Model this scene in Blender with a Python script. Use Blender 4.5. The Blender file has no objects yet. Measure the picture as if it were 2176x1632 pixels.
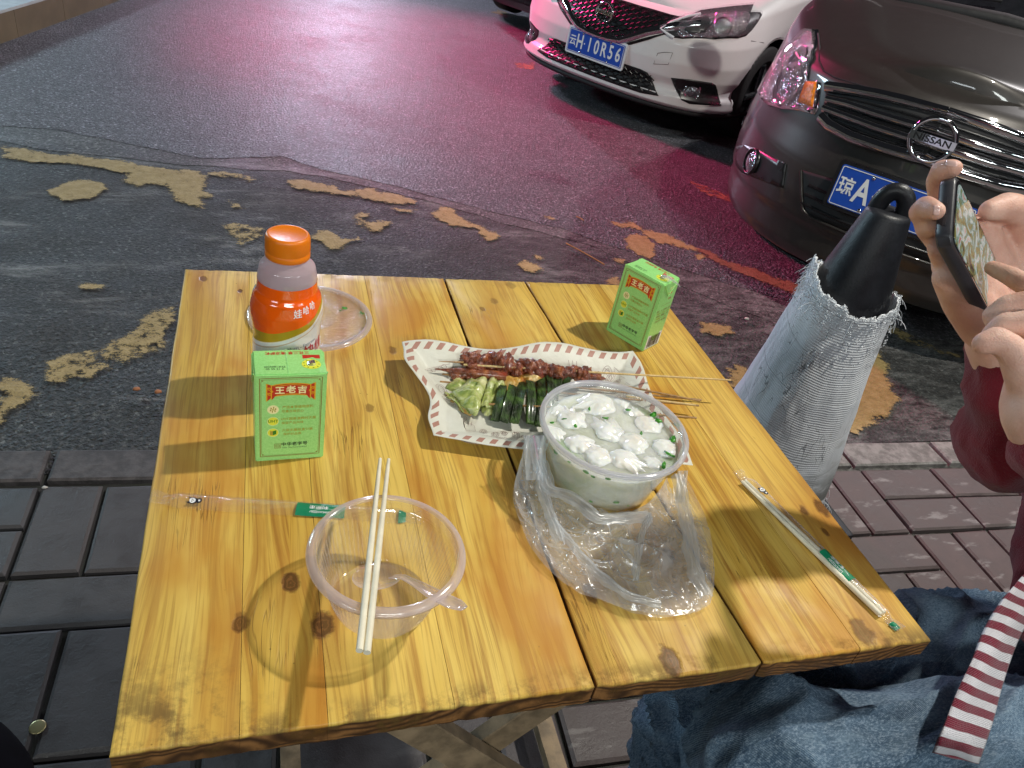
import bpy, bmesh, math, random
import numpy as np
from mathutils import Vector, Matrix, noise, geometry
from mathutils.bvhtree import BVHTree
random.seed(7); np.random.seed(7)
SC = bpy.context.scene
COL = SC.collection
R_ = math.radians

# ------------------------------------------------------------------ camera
CX, CY, F, CAMZ = 1088., 816., 1625., 1.28
Rm = np.array([[0.9513398, -0.00644591, 0.30807636], [-0.250924, -0.59651099, 0.76237247], [0.17885675, -0.80257903, -0.56910207]])
cam = bpy.data.cameras.new('camera'); camo = bpy.data.objects.new('camera', cam); COL.objects.link(camo)
M4 = Matrix.Identity(4)
for i in range(3):
    M4[i][0] = Rm[i, 0]; M4[i][1] = -Rm[i, 1]; M4[i][2] = -Rm[i, 2]
M4[2][3] = CAMZ
camo.matrix_world = M4
cam.sensor_width = 36; cam.lens = F / 2176 * 36; cam.clip_start = .02; cam.clip_end = 200
SC.camera = camo
SC.view_settings.view_transform = 'Standard'; SC.view_settings.look = 'None'
SC.view_settings.gamma = 1; SC.view_settings.use_curve_mapping = False
SC.view_settings.exposure = -0.08
SC.cycles.max_bounces = 8; SC.cycles.transparent_max_bounces = 24; SC.cycles.sample_clamp_indirect = 4
SC.cycles.use_denoising = True

# ------------------------------------------------------------------ night sky and lamps
W = bpy.data.worlds.new('World'); SC.world = W; W.use_nodes = True
bg = W.node_tree.nodes['Background']; bg.inputs[0].default_value = (0.30, 0.31, 0.36, 1); bg.inputs[1].default_value = 0.04

def lamp(name, kind, loc, target, power, color, size=.2, size_y=None, spot=None, blend=.5):
    l = bpy.data.lights.new(name, kind); l.energy = power; l.color = color
    if kind == 'AREA':
        l.size = size
        if size_y: l.shape = 'RECTANGLE'; l.size_y = size_y
    elif kind in ('POINT', 'SPOT'):
        l.shadow_soft_size = size
        if kind == 'SPOT': l.spot_size = R_(spot); l.spot_blend = blend
    o = bpy.data.objects.new(name, l); COL.objects.link(o); o.location = loc
    d = Vector(target) - Vector(loc); o.rotation_euler = d.to_track_quat('-Z', 'Y').to_euler()
    return o
lamp('stall_lamp', 'POINT', (1.75, .86, 3.06), (.35, .85, .75), 270, (1.0, .96, .87), .045)
lamp('stall_tube', 'AREA', (.15, -1.9, 2.25), (.6, 1.1, .6), 36, (.94, 1.0, .97), 1.2, .25)
lamp('added_side_fill', 'AREA', (-1.9, -1.3, 1.9), (1.1, 1.1, .7), 13, (.88, .96, 1.0), .9, .2)  # unseen cool fill, added to whiten the sack and carton fronts
lamp('awning_tube', 'AREA', (2.2, -1.6, 2.6), (2.0, 2.0, .5), 18, (.86, .95, 1.0), 1.6, .12)
lamp('street_lamp', 'SPOT', (6.5, 3.6, 6.0), (1.9, 4.6, 0), 1250, (1.0, .97, .98), .10, spot=62, blend=.6)
lamp('neon_glow', 'SPOT', (-1.6, 10.5, 4.2), (2.2, 6.0, 0.1), 6200, (1.0, .045, .23), .35, spot=52, blend=.9)
lamp('neon_sign', 'AREA', (-.6, 10.5, 3.4), (1.6, 4.8, 0.2), 14, (1.0, .12, .36), 1.6, .4)
lamp('shop_sign', 'AREA', (1.3, 15.5, 2.6), (.3, 4, 0), 420, (.74, .78, 1.0), .35, 2.4)
lamp('shop_window', 'AREA', (-4.2, 7.4, 2.3), (-1.6, 4.6, 0), 230, (.60, .86, 1.0), 1.6, .35)

# ------------------------------------------------------------------ maths helpers
def rayd(u, v): return Rm @ np.array([(u - CX) / F, (v - CY) / F, 1.])
def PX(u, v, z=0.):
    d = rayd(u, v); k = (z - CAMZ) / d[2]; p = d * k; return Vector((p[0], p[1], z))
def PD(u, v, dep):
    p = rayd(u, v) * dep; return Vector((p[0], p[1], p[2] + CAMZ))
def gz(x, y):  # the road falls away towards its gutter
    return -0.04 * max(0., y - 2.0)
def GX(u, v, dz=0.):
    d = rayd(u, v); k = (dz - CAMZ) / d[2]
    for _ in range(30): k = (gz(d[0] * k, d[1] * k) + dz - CAMZ) / d[2]
    return Vector((d[0] * k, d[1] * k, CAMZ + d[2] * k))
def nz(p, s=1.): return noise.noise(Vector(p) * s)
def fbm(p, s=1., o=4):
    a = 0; amp = 1; q = Vector(p) * s
    for _ in range(o): a += amp * noise.noise(q); q = q * 2.03 + Vector((3.1, 1.7, 9.2)); amp *= .5
    return a
def smooth(e0, e1, x):
    t = min(1, max(0, (x - e0) / (e1 - e0))); return t * t * (3 - 2 * t)

# ------------------------------------------------------------------ object helpers
def link(name, me, mat=None, parent=None, shade=True, kind=None):
    o = bpy.data.objects.new(name, me); COL.objects.link(o)
    if mat is not None:
        for m in (mat if isinstance(mat, (list, tuple)) else [mat]): me.materials.append(m)
    if shade and len(me.polygons): me.polygons.foreach_set('use_smooth', [True] * len(me.polygons))
    if parent is not None:
        o.parent = parent
        if parent.name not in LOCAL: o.matrix_parent_inverse = parent.matrix_basis.inverted()
    if kind: o['kind'] = kind
    return o
LOCAL = set()   # things whose parts are built in the thing's own coordinates
def tag(o, label, cat=None, group=None):
    o['label'] = label
    if cat: o['category'] = cat
    if group: o['group'] = group
    return o
def empty(name, loc, label, cat, group=None, rz=0):
    o = bpy.data.objects.new(name, None); COL.objects.link(o); o.location = loc; o.rotation_euler = (0, 0, rz)
    o.empty_display_size = .05
    return tag(o, label, cat, group)
def mesh(vs, fs, name='m'):
    me = bpy.data.meshes.new(name); me.from_pydata([tuple(v) for v in vs], [], fs); me.update(); return me
def obj(name, vs, fs, mat, parent=None, shade=True, kind=None):
    return link(name, mesh(vs, fs, name), mat, parent, shade, kind)
def bm_obj(name, bm, mat, parent=None, shade=True, kind=None):
    me = bpy.data.meshes.new(name); bm.to_mesh(me); bm.free(); return link(name, me, mat, parent, shade, kind)
def sharp(o, deg=35):
    me = o.data; bm = bmesh.new(); bm.from_mesh(me)
    for e in bm.edges:
        if len(e.link_faces) == 2 and e.calc_face_angle(0) > R_(deg): e.smooth = False
    bm.to_mesh(me); bm.free(); return o
def loc_to(o, parent):  # world-space mesh under an offset parent: keep it where it is
    o.matrix_parent_inverse = parent.matrix_basis.inverted(); return o
def box(name, x0, x1, y0, y1, z0, z1, mat, parent=None, bev=0., seg=2, kind=None):
    bm = bmesh.new(); bmesh.ops.create_cube(bm, size=1)
    for v in bm.verts: v.co = Vector((x0 + (v.co.x + .5) * (x1 - x0), y0 + (v.co.y + .5) * (y1 - y0), z0 + (v.co.z + .5) * (z1 - z0)))
    if bev: bmesh.ops.bevel(bm, geom=bm.edges[:], offset=bev, segments=seg, affect='EDGES', profile=.6)
    return sharp(bm_obj(name, bm, mat, parent, True, kind), 50)
def lathe(prof, n=64, fn=None):
    vs = []; fs = []; m = len(prof)
    for i in range(n):
        a = 2 * math.pi * i / n
        for j, (r, z) in enumerate(prof):
            rr = r + (fn(a, j, r, z) if fn else 0)
            vs.append((rr * math.cos(a), rr * math.sin(a), z))
    for i in range(n):
        k = (i + 1) % n
        for j in range(m - 1): fs.append((i * m + j, k * m + j, k * m + j + 1, i * m + j + 1))
    return vs, fs
def lathe_obj(name, prof, mat, parent=None, n=64, fn=None, loc=(0, 0, 0), weld=True):
    vs, fs = lathe(prof, n, fn); vs = [(x + loc[0], y + loc[1], z + loc[2]) for x, y, z in vs]
    me = mesh(vs, fs, name); bm = bmesh.new(); bm.from_mesh(me); bmesh.ops.remove_doubles(bm, verts=bm.verts, dist=1e-5)
    bmesh.ops.recalc_face_normals(bm, faces=bm.faces); bm.to_mesh(me); bm.free()
    return link(name, me, mat, parent)
def frames(pts):
    pts = [Vector(p) for p in pts]; T = []
    for i in range(len(pts)):
        a = pts[max(0, i - 1)]; b = pts[min(len(pts) - 1, i + 1)]; T.append((b - a).normalized())
    n = T[0].orthogonal().normalized(); N = [n]
    for i in range(1, len(T)):
        q = T[i - 1].rotation_difference(T[i]); n = q @ N[-1]; n = (n - T[i] * n.dot(T[i])).normalized(); N.append(n)
    return pts, T, N
def tube_data(pts, rad, n=12, cap=True, sx=1., up=None):
    pts, T, N = frames(pts); vs = []; fs = []
    if up is not None: N = [(Vector(up) - t * Vector(up).dot(t)).normalized() for t in T]
    for i, p in enumerate(pts):
        r = rad[i] if isinstance(rad, (list, tuple)) else rad; B = T[i].cross(N[i])
        for k in range(n):
            a = 2 * math.pi * k / n; vs.append(p + N[i] * (math.cos(a) * r * sx) + B * (math.sin(a) * r))
    for i in range(len(pts) - 1):
        for k in range(n): fs.append((i * n + k, i * n + (k + 1) % n, (i + 1) * n + (k + 1) % n, (i + 1) * n + k))
    if cap: fs.append(tuple(range(n))[::-1]); fs.append(tuple((len(pts) - 1) * n + k for k in range(n)))
    return vs, fs
def tube(name, pts, rad, mat, parent=None, n=12, sx=1., up=None):
    vs, fs = tube_data(pts, rad, n, True, sx, up); return sharp(obj(name, vs, fs, mat, parent), 60)
def grid(nu, nv, fn):
    vs = [fn(i / (nu - 1), j / (nv - 1)) for i in range(nu) for j in range(nv)]
    fs = [(i * nv + j, (i + 1) * nv + j, (i + 1) * nv + j + 1, i * nv + j + 1) for i in range(nu - 1) for j in range(nv - 1)]
    return vs, fs
def solid(o, t, off=-1):
    m = o.modifiers.new('s', 'SOLIDIFY'); m.thickness = t; m.offset = off; return o
def text2d(s, size=1., bold=0., shear=0.):
    cu = bpy.data.curves.new('t', 'FONT'); cu.body = s; cu.size = size; cu.align_x = 'CENTER'; cu.align_y = 'CENTER'; cu.resolution_u = 3; cu.offset = bold; cu.shear = shear
    o = bpy.data.objects.new('t', cu); COL.objects.link(o); bpy.context.view_layer.update()
    me = bpy.data.meshes.new_from_object(o.evaluated_get(bpy.context.evaluated_depsgraph_get()))
    vs = [(v.co.x, v.co.y) for v in me.vertices]; fs = [tuple(p.vertices) for p in me.polygons]
    bpy.data.objects.remove(o); bpy.data.meshes.remove(me); bpy.data.curves.remove(cu)
    return vs, fs
class Print:  # flat print gathered per colour, mapped on a surface by fn(x, y)
    def __init__(s, fn): s.fn = fn; s.d = {}
    def add(s, vs, fs, mat, lift=0):
        V, Fc = s.d.setdefault((mat.name, lift), ([], [])); b = len(V)
        V += [s.fn(x, y, lift) for x, y in vs]; Fc += [tuple(i + b for i in f) for f in fs]
    def text(s, t, x, y, size, mat, lift=1, bold=0., rot=0., sx=1., shear=0.):
        vs, fs = text2d(t, size, bold, shear); c, q = math.cos(rot), math.sin(rot)
        s.add([(x + (a * c * sx - b * q), y + (a * q * sx + b * c)) for a, b in vs], fs, mat, lift)
    def poly(s, pts, mat, lift=0): s.add(pts, [tuple(range(len(pts)))], mat, lift)
    def strip(s, pts, w, mat, lift=1, close=False):
        pts = list(pts) + ([pts[0]] if close else [])
        vs = []; fs = []
        for i, p in enumerate(pts):
            a = pts[i - 1] if i else (pts[-2] if close else p); b = pts[i + 1] if i < len(pts) - 1 else (pts[1] if close else p)
            dx, dy = b[0] - a[0], b[1] - a[1]; l = math.hypot(dx, dy) or 1; nx, ny = -dy / l * w / 2, dx / l * w / 2
            vs += [(p[0] + nx, p[1] + ny), (p[0] - nx, p[1] - ny)]
        for i in range(len(pts) - 1): fs.append((2 * i, 2 * i + 1, 2 * i + 3, 2 * i + 2))
        s.add(vs, fs, mat, lift)
    def ell(s, x, y, rx, ry, mat, lift=0, n=28): s.poly([(x + rx * math.cos(2 * math.pi * k / n), y + ry * math.sin(2 * math.pi * k / n)) for k in range(n)], mat, lift)
    def build(s, name, parent):
        out = []
        for (mn, l), (V, Fc) in s.d.items():
            out.append(obj(name, V, Fc, bpy.data.materials[mn], parent, False))
        return out

# ------------------------------------------------------------------ materials
class NM:
    def __init__(s, name):
        m = bpy.data.materials.new(name); m.use_nodes = True; s.m = m; s.t = m.node_tree; s.t.nodes.clear()
        s.out = s.t.nodes.new('ShaderNodeOutputMaterial'); s._c = {}
    def n(s, ty, **kw):
        nd = s.t.nodes.new('ShaderNode' + ty)
        for k, v in kw.items(): setattr(nd, k, v)
        return nd
    def L(s, a, b): s.t.links.new(a, b)
    def put(s, sock, v):
        if isinstance(v, bpy.types.NodeSocket): s.L(v, sock)
        elif v is not None:
            if hasattr(sock.default_value, '__len__') and isinstance(v, (tuple, list)) and len(v) == 3 and len(sock.default_value) == 4: v = (*v, 1)
            sock.default_value = v
    def co(s, kind='Object'):
        if kind not in s._c:
            s._c[kind] = s.n('NewGeometry').outputs['Position'] if kind == 'World' else s.n('TexCoord').outputs[kind]
        return s._c[kind]
    def map(s, v, scale=(1, 1, 1), loc=(0, 0, 0), rot=(0, 0, 0)):
        m = s.n('Mapping'); s.L(v, m.inputs[0]); m.inputs['Scale'].default_value = scale; m.inputs['Rotation'].default_value = rot
        s.put(m.inputs['Location'], loc); return m.outputs[0]
    def noise(s, v, scale=5, detail=4, rough=.5, dist=0., dim='3D', w=None):
        t = s.n('TexNoise', noise_dimensions=dim); s.put(t.inputs['Vector'], v) if dim != '1D' else None
        t.inputs['Scale'].default_value = scale; t.inputs['Detail'].default_value = detail; t.inputs['Roughness'].default_value = rough; t.inputs['Distortion'].default_value = dist
        if w is not None: s.put(t.inputs['W'], w)
        return t.outputs[0]
    def vor(s, v, scale=5, feat='F1', out='Distance', rnd=1.):
        t = s.n('TexVoronoi', feature=feat); s.L(v, t.inputs['Vector']); t.inputs['Scale'].default_value = scale; t.inputs['Randomness'].default_value = rnd
        return t.outputs[out]
    def ma(s, op, a, b=None, c=None, clamp=False):
        t = s.n('Math', operation=op, use_clamp=clamp)
        for i, v in enumerate((a, b, c)):
            if v is not None: s.put(t.inputs[i], v)
        return t.outputs[0]
    def ramp(s, v, stops, interp='LINEAR'):
        t = s.n('ValToRGB'); s.put(t.inputs[0], v); cr = t.color_ramp; cr.interpolation = interp
        while len(cr.elements) < len(stops): cr.elements.new(.5)
        for e, (p, c) in zip(cr.elements, stops):
            e.position = p; e.color = (*c, 1) if hasattr(c, '__len__') else (c, c, c, 1)
        return t.outputs[0]
    def ss(s, v, a, b, to0=0., to1=1.):
        t = s.n('MapRange', interpolation_type='SMOOTHSTEP'); s.put(t.inputs[0], v)
        for i, q in enumerate((a, b, to0, to1)): s.put(t.inputs[i + 1], q)
        return t.outputs[0]
    def mix(s, f, a, b, mode='MIX'):
        t = s.n('MixRGB', blend_type=mode); s.put(t.inputs[0], f); s.put(t.inputs[1], a); s.put(t.inputs[2], b); return t.outputs[0]
    def sep(s, v):
        t = s.n('SeparateXYZ'); s.L(v, t.inputs[0]); return t.outputs
    def comb(s, x, y, z):
        t = s.n('CombineXYZ')
        for i, v in enumerate((x, y, z)): s.put(t.inputs[i], v)
        return t.outputs[0]
    def bump(s, h, strength=.3, dist=.001, nrm=None):
        t = s.n('Bump'); s.put(t.inputs['Height'], h); t.inputs['Strength'].default_value = strength; t.inputs['Distance'].default_value = dist
        if nrm is not None: s.L(nrm, t.inputs['Normal'])
        return t.outputs[0]
    def pbr(s, color, rough=.5, metal=0., nrm=None, spec=.5, **kw):
        p = s.n('BsdfPrincipled'); s.put(p.inputs['Base Color'], color); s.put(p.inputs['Roughness'], rough); s.put(p.inputs['Metallic'], metal)
        p.inputs['Specular IOR Level'].default_value = spec
        if nrm is not None: s.L(nrm, p.inputs['Normal'])
        for k, v in kw.items(): s.put(p.inputs[k.replace('_', ' ')], v)
        return p.outputs[0]
    def done(s, sh): s.L(sh, s.out.inputs[0]); return s.m
    def rnd(s):
        return s.n('ObjectInfo').outputs['Random']

def plain(name, col, rough=.5, metal=0., var=.12, vs=30., bump=.0, bs=400., spec=.5, **kw):
    m = NM(name); c = m.co('Object'); n1 = m.noise(c, vs, 5, .6)
    cc = m.mix(m.ss(n1, .3, .7), tuple(max(0, x * (1 - var)) for x in col), tuple(min(1, x * (1 + var)) for x in col))
    r = m.ss(n1, .2, .8, max(0.02, rough * .85), min(1, rough * 1.15))
    nrm = m.bump(m.noise(c, bs, 4, .6), 1., bump) if bump else None
    return m.done(m.pbr(cc, r, metal, nrm, spec, **kw))

def thin_plastic(name, tint=(.97, .97, .97), haze=.04, hcol=(.9, .88, .9), rough=.06, edge=.55, bump=0., bs=60., spec=1.):
    """thin clear film or wall: see-through, a little milk, sharp sheen that grows at grazing view"""
    m = NM(name); nrm = None
    if bump: nrm = m.bump(m.noise(m.co('Object'), bs, 5, .6), 1., bump)
    tr = m.n('BsdfTransparent'); tr.inputs[0].default_value = (*tint, 1)
    gl = m.n('BsdfGlossy'); gl.inputs['Roughness'].default_value = rough; gl.inputs[0].default_value = (1, 1, 1, 1)
    df = m.n('BsdfDiffuse'); df.inputs[0].default_value = (*hcol, 1); tl = m.n('BsdfTranslucent'); tl.inputs[0].default_value = (*hcol, 1)
    if nrm is not None:
        for q in (gl, df): m.L(nrm, q.inputs['Normal'])
    dd = m.n('MixShader'); dd.inputs[0].default_value = .45; m.L(df.outputs[0], dd.inputs[1]); m.L(tl.outputs[0], dd.inputs[2])
    lw = m.n('LayerWeight'); lw.inputs[0].default_value = .5
    if nrm is not None: m.L(nrm, lw.inputs['Normal'])
    fres = m.ma('MULTIPLY_ADD', m.ma('POWER', lw.outputs['Facing'], 4.), .75, .045)
    a = m.n('MixShader'); m.L(m.ma('MULTIPLY_ADD', m.ma('POWER', lw.outputs['Facing'], 2.), edge, haze, True), a.inputs[0]); m.L(tr.outputs[0], a.inputs[1]); m.L(dd.outputs[0], a.inputs[2])
    b = m.n('MixShader'); m.L(m.ma('MULTIPLY', fres, spec, clamp=True), b.inputs[0]); m.L(a.outputs[0], b.inputs[1]); m.L(gl.outputs[0], b.inputs[2])
    return m.done(b.outputs[0])

# ================================================================== ground
def asphalt_mat(name, c0, c1, rough0, rough1, bumpd, tint=None, smear=None, sm_amt=.5, speck=1.):
    m = NM(name); c = m.co('World')
    big = m.noise(c, 1.3, 5, .6); mid = m.noise(c, 7, 6, .7); fine = m.noise(c, 130, 4, .75); fin2 = m.noise(c, 48, 3, .7)
    agg = m.vor(c, 150); agg2 = m.vor(c, 68); ac = m.vor(c, 150, 'F1', 'Color'); ac2 = m.vor(c, 68, 'F1', 'Color'); r1 = m.sep(ac)[0]; r2 = m.sep(ac2)[1]
    col = m.mix(m.ss(mid, .32, .68), c0, c1)
    col = m.mix(m.ma('MULTIPLY', m.ss(r1, .55, 1.), .75 * speck), col, tuple(x * 3.0 for x in c1))
    col = m.mix(m.ma('MULTIPLY', m.ma('MULTIPLY', m.ss(r2, .72, .95), m.ss(agg2, .0, .45, 1, 0)), .7 * speck), col, tuple(x * 2.6 for x in c1))
    col = m.mix(m.ma('MULTIPLY', m.ss(fine, .5, .68), .75), col, tuple(x * .30 for x in c0))
    col = m.mix(m.ma('MULTIPLY', m.ss(fin2, .55, .7), .5), col, tuple(x * .4 for x in c0))
    rr1 = m.sep(m.vor(c, 105, 'F1', 'Color'))[2]; col = m.mix(1., col, m.ramp(rr1, [(0., .32), (.55, .8), (.85, 1.3), (1., 2.4)]), 'MULTIPLY')
    if tint: col = m.mix(m.ma('MULTIPLY', m.ss(big, .45, .65), .6), col, tint)
    if smear:
        sm = m.noise(m.map(c, (1.1, 3.2, 1), rot=(0, 0, .25)), 1.7, 7, .66, .6); s2 = m.noise(m.map(c, (1, 2.4, 1), rot=(0, 0, .3)), 14, 6, .72)
        xr_ = m.ss(m.sep(c)[0], .4, 2.0); fac = m.ma('MULTIPLY', m.ma('MAXIMUM', m.ss(sm, .48, .72), m.ma('MULTIPLY', m.ss(sm, .36, .6), m.ma('MULTIPLY', xr_, .75))), m.ma('MULTIPLY', m.ss(s2, .36, .62), sm_amt))
        col = m.mix(fac, col, smear)
    h = m.ma('ADD', m.ma('MULTIPLY', m.ss(agg, 0, .6, 1, 0), .7), m.ma('MULTIPLY', fine, 1.0))
    nrm = m.bump(m.ma('ADD', h, m.ma('MULTIPLY', m.ss(agg2, 0, .6, 1, 0), 1.)), 1., bumpd)
    r = m.ss(m.ma('ADD', m.ma('MULTIPLY', mid, .6), m.ma('MULTIPLY', big, .5)), .35, .75, rough0, rough1)
    return m.done(m.pbr(col, r, 0, nrm, .55))
M_road = asphalt_mat('road_asphalt', (.045, .044, .047), (.085, .083, .088), .34, .55, .0075)
M_apron = asphalt_mat('old_asphalt', (.013, .0145, .013), (.030, .031, .029), .55, .8, .0060, tint=(.034, .027, .026), smear=(.25, .245, .235), sm_amt=.95)
M_band = asphalt_mat('cement_band', (.045, .044, .043), (.085, .083, .08), .5, .8, .0022, speck=.3, smear=(.22, .215, .215), sm_amt=.9)

def ground_sheet(name, poly, mat, dz, step=.25):
    """sheet over the falling ground: polygon filled, cut every step in y so that it follows the slope"""
    bm = bmesh.new(); vs = [bm.verts.new((x, y, 0)) for x, y in poly]; f = bm.faces.new(vs)
    ys = [p[1] for p in poly]
    cuts = [2.0] + list(np.arange(2.5, max(ys), 4.0))
    for y in cuts:
        if min(ys) < y < max(ys): bmesh.ops.bisect_plane(bm, geom=bm.verts[:] + bm.edges[:] + bm.faces[:], plane_co=(0, y, 0), plane_no=(0, 1, 0))
    bmesh.ops.triangulate(bm, faces=bm.faces)
    for v in bm.verts: v.co.z = gz(v.co.x, v.co.y) + dz
    for f in bm.faces:
        if f.normal.z < 0: f.normal_flip()
    return bm_obj(name, bm, mat, None, False, 'structure')
ground = ground_sheet('ground', [(-60, 1.40), (60, 1.40), (60, 90), (-60, 90)], M_apron, 0)
def frac(pts, amp, it=3, close=True):
    pts = [Vector((p[0], p[1], 0)) for p in pts]
    for _ in range(it):
        out = []
        n = len(pts)
        for i in range(n if close else n - 1):
            a, b = pts[i], pts[(i + 1) % n]; d = b - a; out.append(a)
            q = (a + b) / 2 + Vector((-d.y, d.x, 0)) * random.uniform(-amp, amp); out.append(q)
        if not close: out.append(pts[-1])
        pts = out
    return [(p.x, p.y) for p in pts]
edge_px = [(0, 268), (130, 278), (250, 302), (430, 338), (600, 333), (700, 365), (850, 398), (1000, 438), (1200, 488), (1400, 556), (1700, 648), (1900, 720)]
ew = [GX(*p) for p in edge_px]
edge = [(-12., ew[0].y + .1), (-5, ew[0].y + .1)] + [(p.x, p.y) for p in ew] + [(4.5, 1.75), (12., 1.6)]
road_edge = frac(edge, .035, 5, False)
road = ground_sheet('road', road_edge + [(60, 1.6), (60, 80), (-60, 80), (-60, edge[0][1])], M_road, .0030)
# the smeared cement band along the road edge
low_px = [(-900, 300), (0, 300), (200, 330), (430, 352), (600, 362), (760, 392), (900, 425), (1050, 470), (1250, 520), (1420, 600), (1650, 690), (1850, 770)]
lw_ = [GX(*p) for p in low_px]
band_up = [(x, y + .05) for x, y in road_edge[34:-64]]
band_lo = frac([(p.x, p.y) for p in lw_], .08, 3, False)
ground_sheet('cement_edge_band', band_up + band_lo[::-1], M_band, .0015)

# worn yellow paint
def paint_mat(name, dens):
    m = NM(name); c = m.co('World')
    n1 = m.noise(c, 30, 7, .75); n2 = m.noise(m.map(c, (1, 2.6, 1)), 90, 5, .75); n3 = m.noise(c, 5, 3, .5)
    col = m.mix(m.ss(n1, .35, .7), (.36, .255, .085), (.50, .37, .16)); col = m.mix(m.ss(n2, .48, .7, 0, .7), col, (.15, .115, .07))
    at = m.n('Attribute'); at.attribute_name = 'inside'; sd = at.outputs['Fac']
    q_ = lambda n_, g: m.ma('MULTIPLY', m.ma('SUBTRACT', n_, .5), g)
    w = m.ma('ADD', m.ma('ADD', q_(n1, 4.2), q_(n2, 3.0)), m.ma('ADD', q_(n3, 1.6), m.ma('ADD', m.ma('MULTIPLY', sd, 1.0), -dens)))
    al = m.ss(w, -.15, .45, 0, .90)
    return m.done(m.pbr(col, .65, 0, m.bump(m.ma('ADD', m.noise(c, 130, 4, .75), m.ma('MULTIPLY', m.vor(c, 150), .6)), 1, .004), .4, Alpha=al))
M_paint = paint_mat('yellow_paint', .0); M_paint_w = paint_mat('worn_yellow_paint', .75)
def S(pts, ox, oy, k): return [(ox + x * k, oy + y * k) for x, y in pts]
k4, k7, k8, k2, k1 = .3676, .3217, .2757, .4902, .5129
PAINT = [
 (S([(0, 35), (200, 55), (500, 95), (700, 115), (900, 150), (1150, 180), (1180, 270), (1235, 325), (1150, 330), (1165, 395), (1080, 370), (1000, 320), (960, 255), (870, 250), (800, 265), (720, 240), (735, 190), (620, 165), (480, 145), (300, 135), (150, 125), (0, 105)], 0, 300, k4), 0),
 (S([(1130, 178), (1400, 190), (1500, 232), (1440, 252), (1200, 208)], 0, 300, k4), 1),
 (S([(265, 310), (340, 270), (400, 240), (520, 235), (610, 260), (625, 290), (560, 325), (430, 350), (350, 350), (300, 320)], 0, 300, k4), 0),
 (S([(1315, 350), (1390, 380), (1410, 398), (1340, 390)], 0, 300, k4), 0),
 (S([(1250, 480), (1520, 495), (1560, 560), (1420, 640), (1330, 570)], 0, 300, k4), 1),
 (S([(475, 842), (600, 838), (605, 858), (500, 866)], 0, 300, k4), 0),
 (S([(235, 1300), (420, 1205), (620, 1165), (800, 1030), (1040, 930), (1040, 1000), (985, 1230), (850, 1262), (700, 1310), (560, 1375), (430, 1395), (300, 1445), (265, 1410)], 0, 300, k4), 1),
 (S([(0, 1380), (120, 1385), (190, 1430), (240, 1470), (150, 1520), (50, 1580), (20, 1650), (0, 1700), (-80, 1600)], 0, 300, k4), 0),
 (S([(50, 265), (140, 262), (350, 298), (380, 328), (520, 322), (600, 318), (650, 350), (720, 345), (880, 405), (870, 422), (760, 420), (600, 400), (400, 365), (330, 358), (200, 335), (60, 308)], 600, 300, k7), 0),
 (S([(430, 510), (500, 465), (590, 480), (560, 520), (620, 545), (690, 530), (715, 550), (620, 605), (520, 600)], 600, 300, k7), 1),
 (S([(560, 560), (640, 535), (715, 545), (640, 600), (570, 602)], 600, 300, k7), 0),
 (S([(185, 635), (290, 585), (400, 650), (500, 640), (515, 660), (400, 725), (310, 722), (250, 670)], 600, 300, k7), 0),
 (S([(975, 482), (1020, 428), (1130, 452), (1290, 560), (1445, 632), (1350, 664), (1270, 572), (1120, 572), (1000, 512)], 600, 300, k7), 0),
 (S([(740, 452), (890, 460), (850, 477), (770, 472)], 600, 300, k7), 0),
 (S([(1555, 810), (1610, 797), (1705, 850), (1650, 878), (1600, 872)], 600, 300, k7), 0),
 (S([(1640, 745), (1720, 775), (1680, 790)], 600, 300, k7), 0),
 (S([(1690, 480), (1800, 500), (1830, 530), (1720, 525)], 600, 300, k7), 1),
 (S([(340, 188), (540, 198), (600, 245), (780, 288), (1000, 388), (1130, 428), (1380, 538), (1620, 618), (1870, 700), (1850, 790), (1750, 755), (1560, 672), (1340, 585), (1200, 525), (1090, 450), (880, 385), (700, 358), (570, 260), (400, 236)], 1200, 420, k8), 0),
 (S([(455, 320), (550, 288), (640, 298), (670, 350), (712, 372), (690, 442), (640, 475), (560, 450), (480, 400)], 1200, 420, k8), 0),
 (S([(345, 470), (490, 455), (470, 525), (380, 515)], 1200, 420, k8), 1),
 (S([(280, 662), (400, 628), (425, 662), (400, 690), (300, 690)], 1200, 420, k8), 0),
 (S([(975, 440), (1060, 436), (1105, 465), (1030, 488)], 1200, 420, k8), 0),
 (S([(740, 780), (1120, 925), (1110, 955), (780, 830)], 1500, 300, k2), 1),
 (S([(640, 890), (770, 925), (785, 1000), (800, 1060), (795, 1190), (700, 1250), (560, 1262), (560, 1100)], 1500, 300, k2), 0),
 (S([(85, 985), (180, 985), (205, 1030), (165, 1085), (75, 1062)], 1500, 300, k2), 0),
 (S([(-30, 780), (105, 808), (112, 842), (-20, 835)], 1500, 300, k2), 0),
 (S([(755, 740), (960, 812), (1100, 888), (1040, 880), (820, 795)], 1060, 0, k1), 1),
 (S([(55, 262), (150, 258), (150, 290), (60, 286)], 1060, 0, k1), 1),
 (S([(-10, 40), (60, 62), (20, 66), (-40, 52)], 1060, 0, k1), 1),
]
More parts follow.
